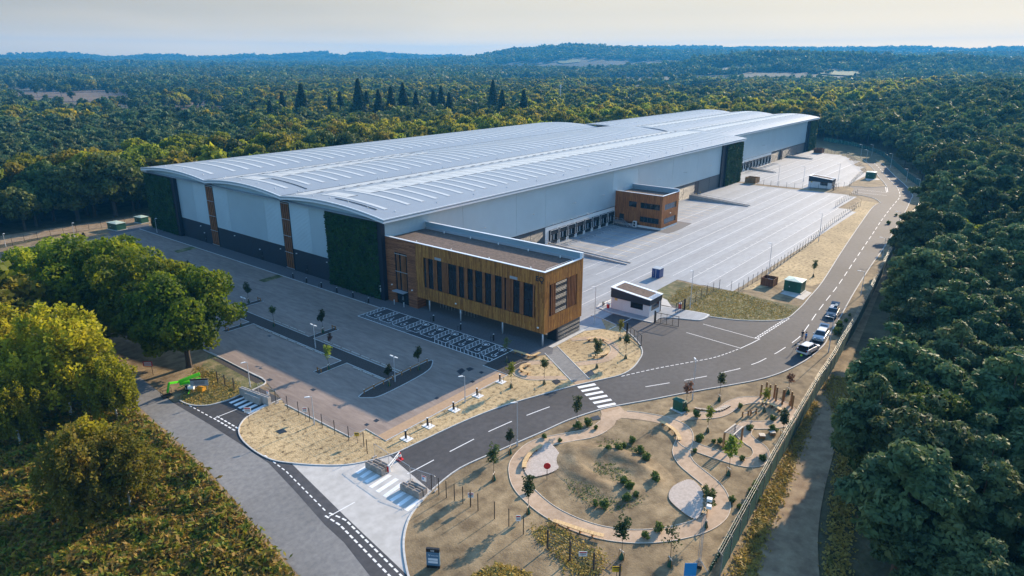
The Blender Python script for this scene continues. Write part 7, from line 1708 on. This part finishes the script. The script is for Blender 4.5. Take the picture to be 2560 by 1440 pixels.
# ================================================================== cars
M['car_black'] = pm('black_car_paint', (.012, .014, .018), (.016, .018, .022), 1, .18, spec=.8); M['car_silver'] = pm('silver_car_paint', (.30, .33, .36), (.34, .37, .40), 1, .25, metal=.5, spec=.7); M['car_white'] = pm('white_car_paint', (.62, .62, .64), (.68, .68, .70), 1, .25, spec=.6); M['car_grey'] = pm('slate_car_paint', (.07, .09, .11), (.085, .105, .125), 1, .2, metal=.3, spec=.8)
M['tail'] = pm('red_lens', (.45, .01, .012), None, 1, .25); M['lens'] = pm('clear_lens', (.55, .58, .6), None, 1, .1, spec=.8); M['plate'] = pm('number_plate', (.62, .62, .58), None, 1, .5); M['hivis'] = pm('hi_vis_vest', (.45, .75, .02), None, 1, .6)
def car(c, ang, body, roofm, label, plate='white', box=False, L_=4.5, W2=.92):
    o = thing('parked_car', label, 'car', (c[0], c[1], 0), ang); h = L_ / 2
    prof_ = [(-h, .42), (-h + .03, .78), (-h + .12, 1.0), (-h + .3, 1.06), (-.3, 1.06), (.72, 1.02), (1.15, .98), (h - .35, .86), (h - .06, .68), (h, .5), (h - .05, .28), (-h + .05, .28)]
    n = len(prof_); m = MB()
    secs = [(-W2, .94), (-W2 * .88, 1.0), (W2 * .88, 1.0), (W2, .94)]
    for y, k in secs: m.v += [(x * (.985 if k < 1 else 1), y, .28 + (z - .28) * (1 if k == 1 else .93)) for x, z in prof_]
    for i in range(3):
        for j in range(n): k = (j + 1) % n; m.f.append((i * n + j, i * n + k, (i + 1) * n + k, (i + 1) * n + j))
    m.f += [tuple(range(n)), tuple(range(3 * n, 4 * n))[::-1]]
    m.build('body', M[body], o, False)
    yb, yt = W2 * .9, W2 * .72
    base = [(1.15, .97), (-h + .28, 1.05)]; top = [(.35, 1.5), (-h + .62, 1.52)]
    gh_ = MB().hexa([(base[1][0], -yb, base[1][1]), (base[0][0], -yb, base[0][1]), (base[0][0], yb, base[0][1]), (base[1][0], yb, base[1][1]), (top[1][0], -yt, top[1][1]), (top[0][0], -yt, top[0][1]), (top[0][0], yt, top[0][1]), (top[1][0], yt, top[1][1])]).build('glasshouse', M['glass'], o)
    MB().hexa([(top[1][0] - .06, -yt - .02, 1.5), (top[0][0] + .03, -yt - .02, 1.485), (top[0][0] + .03, yt + .02, 1.485), (top[1][0] - .06, yt + .02, 1.5), (top[1][0] + .05, -yt + .1, 1.575), (top[0][0] - .1, -yt + .1, 1.565), (top[0][0] - .1, yt - .1, 1.565), (top[1][0] + .05, yt - .1, 1.575)]).build('roof', M[roofm], o)
    for s in (-1, 1):
        for xa, xb in (((1.13, .35)), (-.1, -.12), (-h + .42, -h + .72)):
            MB().tube((xa, s * yb * 1.0, 1.0), (xb, s * yt * 1.01, 1.5), .045, 5).build('pillar', M[body], o)
        MB().box(-.9, .9, s * W2 - .005 if s > 0 else s * W2 - .012, s * W2 + .012 if s > 0 else s * W2 + .005, .3, .36).build('sill', M['black'], o)
        MB().box(.78, .98, s * (W2 + .02), s * (W2 + .2), .98, 1.12).build('mirror', M[body], o) if s > 0 else MB().box(.78, .98, -(W2 + .2), -(W2 + .02), .98, 1.12).build('mirror', M[body], o)
        for xw in (-1.35, 1.38):
            w_ = MB().tube((xw, s * (W2 - .2), .34), (xw, s * (W2 + .015), .34), .34, 18).build('wheel', M['rubber'], o); MB().tube((xw, s * (W2 - .1), .34), (xw, s * (W2 + .03), .34), .21, 12).build('rim', M['lamp'], w_)
        MB().box(h - .32, h - .02, s * .52 - .18, s * .52 + .18, .66, .80).build('headlight', M['lens'], o); MB().box(-h - .01, -h + .16, s * .68 - .16, s * .68 + .16, .72, .98).build('tail_light', M['tail'], o)
    MB().box(h - .03, h + .025, -.27, .27, .42, .54).build('number_plate', M['plate'], o); MB().box(h - .06, h + .01, -.6, .6, .56, .66).build('grille', M['black'], o)
    MB().box(-h - .015, -h + .15, -.72, .72, .62, 1.04).box(-h + .1, -h + .6, -.68, .68, 1.0, 1.42).build('boot_opening', M['black'], o)
    tg = MB().hexa([(-h + .62, -.74, 1.53), (-h + .62, .74, 1.53), (-h - .45, .72, 1.86), (-h - .45, -.72, 1.86), (-h + .64, -.74, 1.59), (-h + .64, .74, 1.59), (-h - .42, .72, 1.93), (-h - .42, -.72, 1.93)]).build('tailgate', M[body], o)
    MB().hexa([(-h + .45, -.6, 1.57), (-h + .45, .6, 1.57), (-h + .02, .58, 1.70), (-h + .02, -.58, 1.70), (-h + .46, -.6, 1.655), (-h + .46, .6, 1.655), (-h + .03, .58, 1.79), (-h + .03, -.58, 1.79)]).build('rear_screen', M['glass'], tg)
    if box:
        MB().hexa([(-1.5, .05, 1.6), (.2, .05, 1.6), (.2, .65, 1.6), (-1.5, .65, 1.6), (-1.4, .12, 1.95), (-.1, .12, 1.95), (-.1, .6, 1.95), (-1.4, .6, 1.95)]).build('roof_box', M['car_black'], o)
        for x in (-1.1, -.2): MB().box(x - .04, x + .04, -.62, .66, 1.575, 1.62).build('roof_bar', M['black'], o)
ccar = lambda x, y: G(1960 + x / 8, 740 + y / 8)
def cang(a, b): p, q_ = ccar(*a), ccar(*b); return math.atan2(q_[1] - p[1], q_[0] - p[0])
car(ccar(965, 385), cang((1010, 300), (935, 440)), 'car_grey', 'car_white', 'dark SUV with a roof box and open tailgate, furthest up the road', box=True)
car(ccar(725, 850), cang((790, 760), (690, 905)), 'car_silver', 'car_white', 'silver car with its tailgate raised, between the other two')
car(ccar(480, 1110), cang((400, 1150), (580, 1050)), 'car_white', 'car_white', 'white and grey SUV showing its open boot beside the two people')
o = thing('hi_vis_bundle', 'yellow-green vest heaped at the open boot', 'vest', (*ccar(345, 1200), 0)); MB().lathe([(.16, 0), (.2, .08), (.14, .22), (.04, .28)], 9).build('fabric', M['hivis'], o); MB().box(-.12, .12, -.1, .1, .0, .1).build('bag', M['signblue'], o)
tr_ = thing('camera_tripod', 'tripod with a small camera standing on the road by the open boot', 'tripod', (*ccar(215, 1110), 0))
for a in (0.3, 2.4, 4.5): MB().tube((0, 0, 1.3), (.42 * math.cos(a), .42 * math.sin(a), 0), .022, 5).build('leg', M['black'], tr_)
MB().box(-.09, .09, -.08, .08, 1.3, 1.46).build('camera_body', M['black'], tr_)

# ================================================================== people
M['skin'] = pm('skin', (.46, .27, .19), (.50, .30, .21), 4, .6); M['hair'] = pm('hair', (.03, .02, .015), None, 6, .7); M['cloth_dark'] = pm('navy_polo', (.014, .017, .03), None, 6, .9); M['cloth_blue'] = pm('bright_blue_shirt', (.02, .24, .62), (.025, .28, .68), 6, .9); M['cloth_stone'] = pm('stone_shorts', (.42, .37, .29), None, 6, .9); M['cloth_blue2'] = pm('blue_shorts', (.04, .12, .30), None, 6, .9)
def skin_obj(name, joints, edges_, mat, parent, sub=2, root=0):
    me = bpy.data.meshes.new(name); me.from_pydata([j[:3] for j in joints], edges_, []); o = link(name, me, parent)
    sm = o.modifiers.new('skin', 'SKIN'); sm.use_smooth_shade = True
    for i, (j, sv_) in enumerate(zip(joints, me.skin_vertices[0].data)): sv_.radius = (j[3], j[3] * (j[4] if len(j) > 4 else 1)); sv_.use_root = (i == root)
    o.modifiers.new('sub', 'SUBSURF').levels = sub; o.modifiers['sub'].render_levels = sub
    me.materials.append(mat); return o
def person(p, ang, shirt, shorts, label, pose):
    o = thing('person', label, 'person', p, ang)
    el, hd = pose
    J = [(0, 0, .95, .13, 1.2), (0, 0, 1.15, .12, 1.25), (0.01, 0, 1.38, .14, 1.3), (.0, 0, 1.50, .06), (.02, 0, 1.58, .075), (.03, 0, 1.68, .10), (.02, 0, 1.76, .07),
         (0, .17, 1.42, .06), (el[0], .24, el[1], .045), (hd[0], .2, hd[1], .032), (0, -.17, 1.42, .06), (el[0], -.24, el[1], .045), (hd[0], -.2, hd[1], .032),
         (0, .09, .88, .09), (.02, .11, .48, .062), (-.01, .12, .09, .042), (.12, .13, .045, .035), (0, -.09, .88, .09), (.02, -.12, .48, .062), (-.02, -.15, .09, .042), (.11, -.17, .045, .035)]
    E_ = [(0, 1), (1, 2), (2, 3), (3, 4), (4, 5), (5, 6), (2, 7), (7, 8), (8, 9), (2, 10), (10, 11), (11, 12), (0, 13), (13, 14), (14, 15), (15, 16), (0, 17), (17, 18), (18, 19), (19, 20)]
    for s, b in ((1, 9), (-1, 12)):          # hands: palm, four fingers and a thumb
        hx, hy, hz_ = J[b][:3]; k = len(J); J.append((hx + .05, hy, hz_ - .05, .028)); E_.append((b, k))
        for q_ in range(4): J.append((hx + .12 - abs(q_ - 1.4) * .012, hy + (q_ - 1.5) * .018, hz_ - .10, .009)); E_.append((k, len(J) - 1))
        J.append((hx + .07, hy - s * .045, hz_ - .045, .010)); E_.append((k, len(J) - 1))
    skin_obj('body', J, E_, M['skin'], o)
    f = .02
    skin_obj('shirt', [(0, 0, .90, .15, 1.2), (0, 0, 1.15, .14, 1.25), (.01, 0, 1.40, .155, 1.3), (0, .19, 1.42, .08), (el[0] * .7, .24, 1.42 + (el[1] - 1.42) * .7, .068), (0, -.19, 1.42, .08), (el[0] * .7, -.24, 1.42 + (el[1] - 1.42) * .7, .068)], [(0, 1), (1, 2), (2, 3), (3, 4), (2, 5), (5, 6)], M[shirt], o)
    skin_obj('shorts', [(0, 0, .96, .14, 1.2), (0, .09, .86, .11), (.02, .115, .56, .088), (0, -.09, .86, .11), (.02, -.125, .56, .088)], [(0, 1), (1, 2), (0, 3), (3, 4)], M[shorts], o)
    hr = MB().lathe([(.10, -.02), (.118, .05), (.10, .11), (.05, .145), (.01, .15)], 12, (-.005, 0, 1.66)).build('hair', M['hair'], o, True)
    fc = MB().box(.125, .15, -.012, .012, 1.655, 1.69).box(.118, .128, -.04, -.02, 1.69, 1.7).box(.118, .128, .02, .04, 1.69, 1.7).box(.115, .125, -.025, .025, 1.628, 1.636).build('face_features', M['skin'], o)
    for s in (-1, 1): MB().box(-.06, .2, s * .125 - .045 + (-.01 if s < 0 else 0), s * .125 + .045 + (-.01 if s < 0 else 0), 0, .07).build('shoe', M['black'], o)
pp1, pp2 = ccar(355, 875), ccar(425, 912)
person(pp1, math.atan2(pp2[1] - pp1[1], pp2[0] - pp1[0]), 'cloth_dark', 'cloth_stone', 'person in a dark top and stone shorts facing the other on the road', ((.05, 1.14), (.22, 1.1)))
person(pp2, math.atan2(pp1[1] - pp2[1], pp1[0] - pp2[0]) + .3, 'cloth_blue', 'cloth_blue2', 'person in a bright blue shirt and shorts standing on the road', ((-.02, 1.14), (.08, .92)))

# ================================================================== small shrubs, far sheds, mast
SH = [quadmesh('leaves', blob_leaves(ell(14, rng_(90 + i), (.42, .42, .3), .32, .2, 1), np.full(14, .2), 520, .11, rng_(95 + i), 1, 1.7, .2), M['weeds']) for i in range(3)]
SHS = MB().tube((0, 0, -.05), (.1, .05, .35), .02, 5).tube((0, 0, 0), (-.12, .08, .32), .02, 5).mesh('stem', M['bark'])
shr = [(1560, 1118), (1580, 1108), (1545, 1128), (1600, 1132), (1612, 1150), (1500, 1125), (1520, 1130), (1470, 1062), (1490, 1072), (1560, 1210), (1575, 1225), (1590, 1240), (1568, 1250), (1490, 1262), (1510, 1268), (1612, 1345), (1645, 1330), (1855, 1150), (1930, 1080), (1903, 1150), (1890, 1220), (1715, 1030), (1740, 1040), (1875, 1075), (1800, 1110), (1785, 1108), (1830, 1255), (1890, 1250), (2100, 820), (2092, 835), (2115, 805), (2125, 790), (2220, 560), (2240, 540), (1850, 1020), (1930, 1050), (1445, 1070), (1640, 1200), (1400, 1105), (1360, 1095), (1735, 1130), (1750, 1102), (1880, 1240), (1845, 1270)]
for i, p in enumerate(shr):
    big_ = 1.9 if p in ((2100, 820), (2092, 835)) else random.uniform(.7, 1.5)
    o = thing('shrub', 'small green shrub or weed clump on the bare sandy soil', 'shrub', G(*p), random.uniform(0, 6), 'small shrubs on the bare soil'); o.scale = (big_,) * 3
    link('leaves', SH[i % 3], o); link('stem', SHS, o)
for px, py, l_, lab in ((1835, 236, 26, 'long white farm shed beyond the trees'), (1872, 240, 34, 'row of low white glasshouses beside the farm sheds'), (1915, 236, 20, 'pale blue-roofed shed among the far farm buildings'), (1155, 213, 16, 'white-walled house far off in the wood'), (1600, 170, 60, 'large pale industrial roof at the foot of the far ridge')):
    c_ = hit(px, py); o = thing('farm_shed', lab, 'building', (c_[0], c_[1], float(terrain(c_[0], c_[1])[0])), R(20)); s_ = l_
    MB().box(-s_ / 2, s_ / 2, -8, 8, -1, 6).build('wall', M['white'], o); MB().hexa([(-s_ / 2 - .5, -8.5, 6), (s_ / 2 + .5, -8.5, 6), (s_ / 2 + .5, 8.5, 6), (-s_ / 2 - .5, 8.5, 6), (-s_ / 2 - .5, -.2, 9.5), (s_ / 2 + .5, -.2, 9.5), (s_ / 2 + .5, .2, 9.5), (-s_ / 2 - .5, .2, 9.5)]).build('roof', M['fascia'], o)
rw = random.Random(4)
for k in range(22):
    px, py = rw.uniform(320, 440), rw.uniform(172, 181); c_ = hit(px, py); o = thing('house', 'tiny pale house in the village below the far-off blue hills', 'house', (c_[0], c_[1], float(terrain(c_[0], c_[1])[0])), rw.uniform(0, 3), 'distant village houses')
    MB().box(-7, 7, -5, 5, -1, 9).build('wall', M['white'], o); MB().hexa([(-7.4, -5.4, 9), (7.4, -5.4, 9), (7.4, 5.4, 9), (-7.4, 5.4, 9), (-7.4, -.1, 14), (7.4, -.1, 14), (7.4, .1, 14), (-7.4, .1, 14)]).build('roof', M['brick'], o)
c_ = G(1403, 300); azm = px_az(1403); dm_ = 640; c_ = (CAM[0] + dm_ * (HEAD[0] * math.cos(azm) + RIGHT[0] * math.sin(azm)), CAM[1] + dm_ * (HEAD[1] * math.cos(azm) + RIGHT[1] * math.sin(azm)))
o = thing('radio_mast', 'slender grey radio mast rising from the belt of trees', 'mast', (c_[0], c_[1], 0)); MB().tube((0, 0, 0), (0, 0, 24), .45, 8, .25).build('pole', M['lamp'], o)
for a in (0, 2.09, 4.19): MB().box(.5 * math.cos(a) - .2, .5 * math.cos(a) + .2, .5 * math.sin(a) - .2, .5 * math.sin(a) + .2, 21.5, 24.3).build('antenna', M['white'], o)

g2 = G(2019, 468)
copy_tree(GH, loc=(g2[0] - 23.2, g2[1] + 36.8, 0), label='second white gatehouse with a dark fascia, beside the far yard gate')
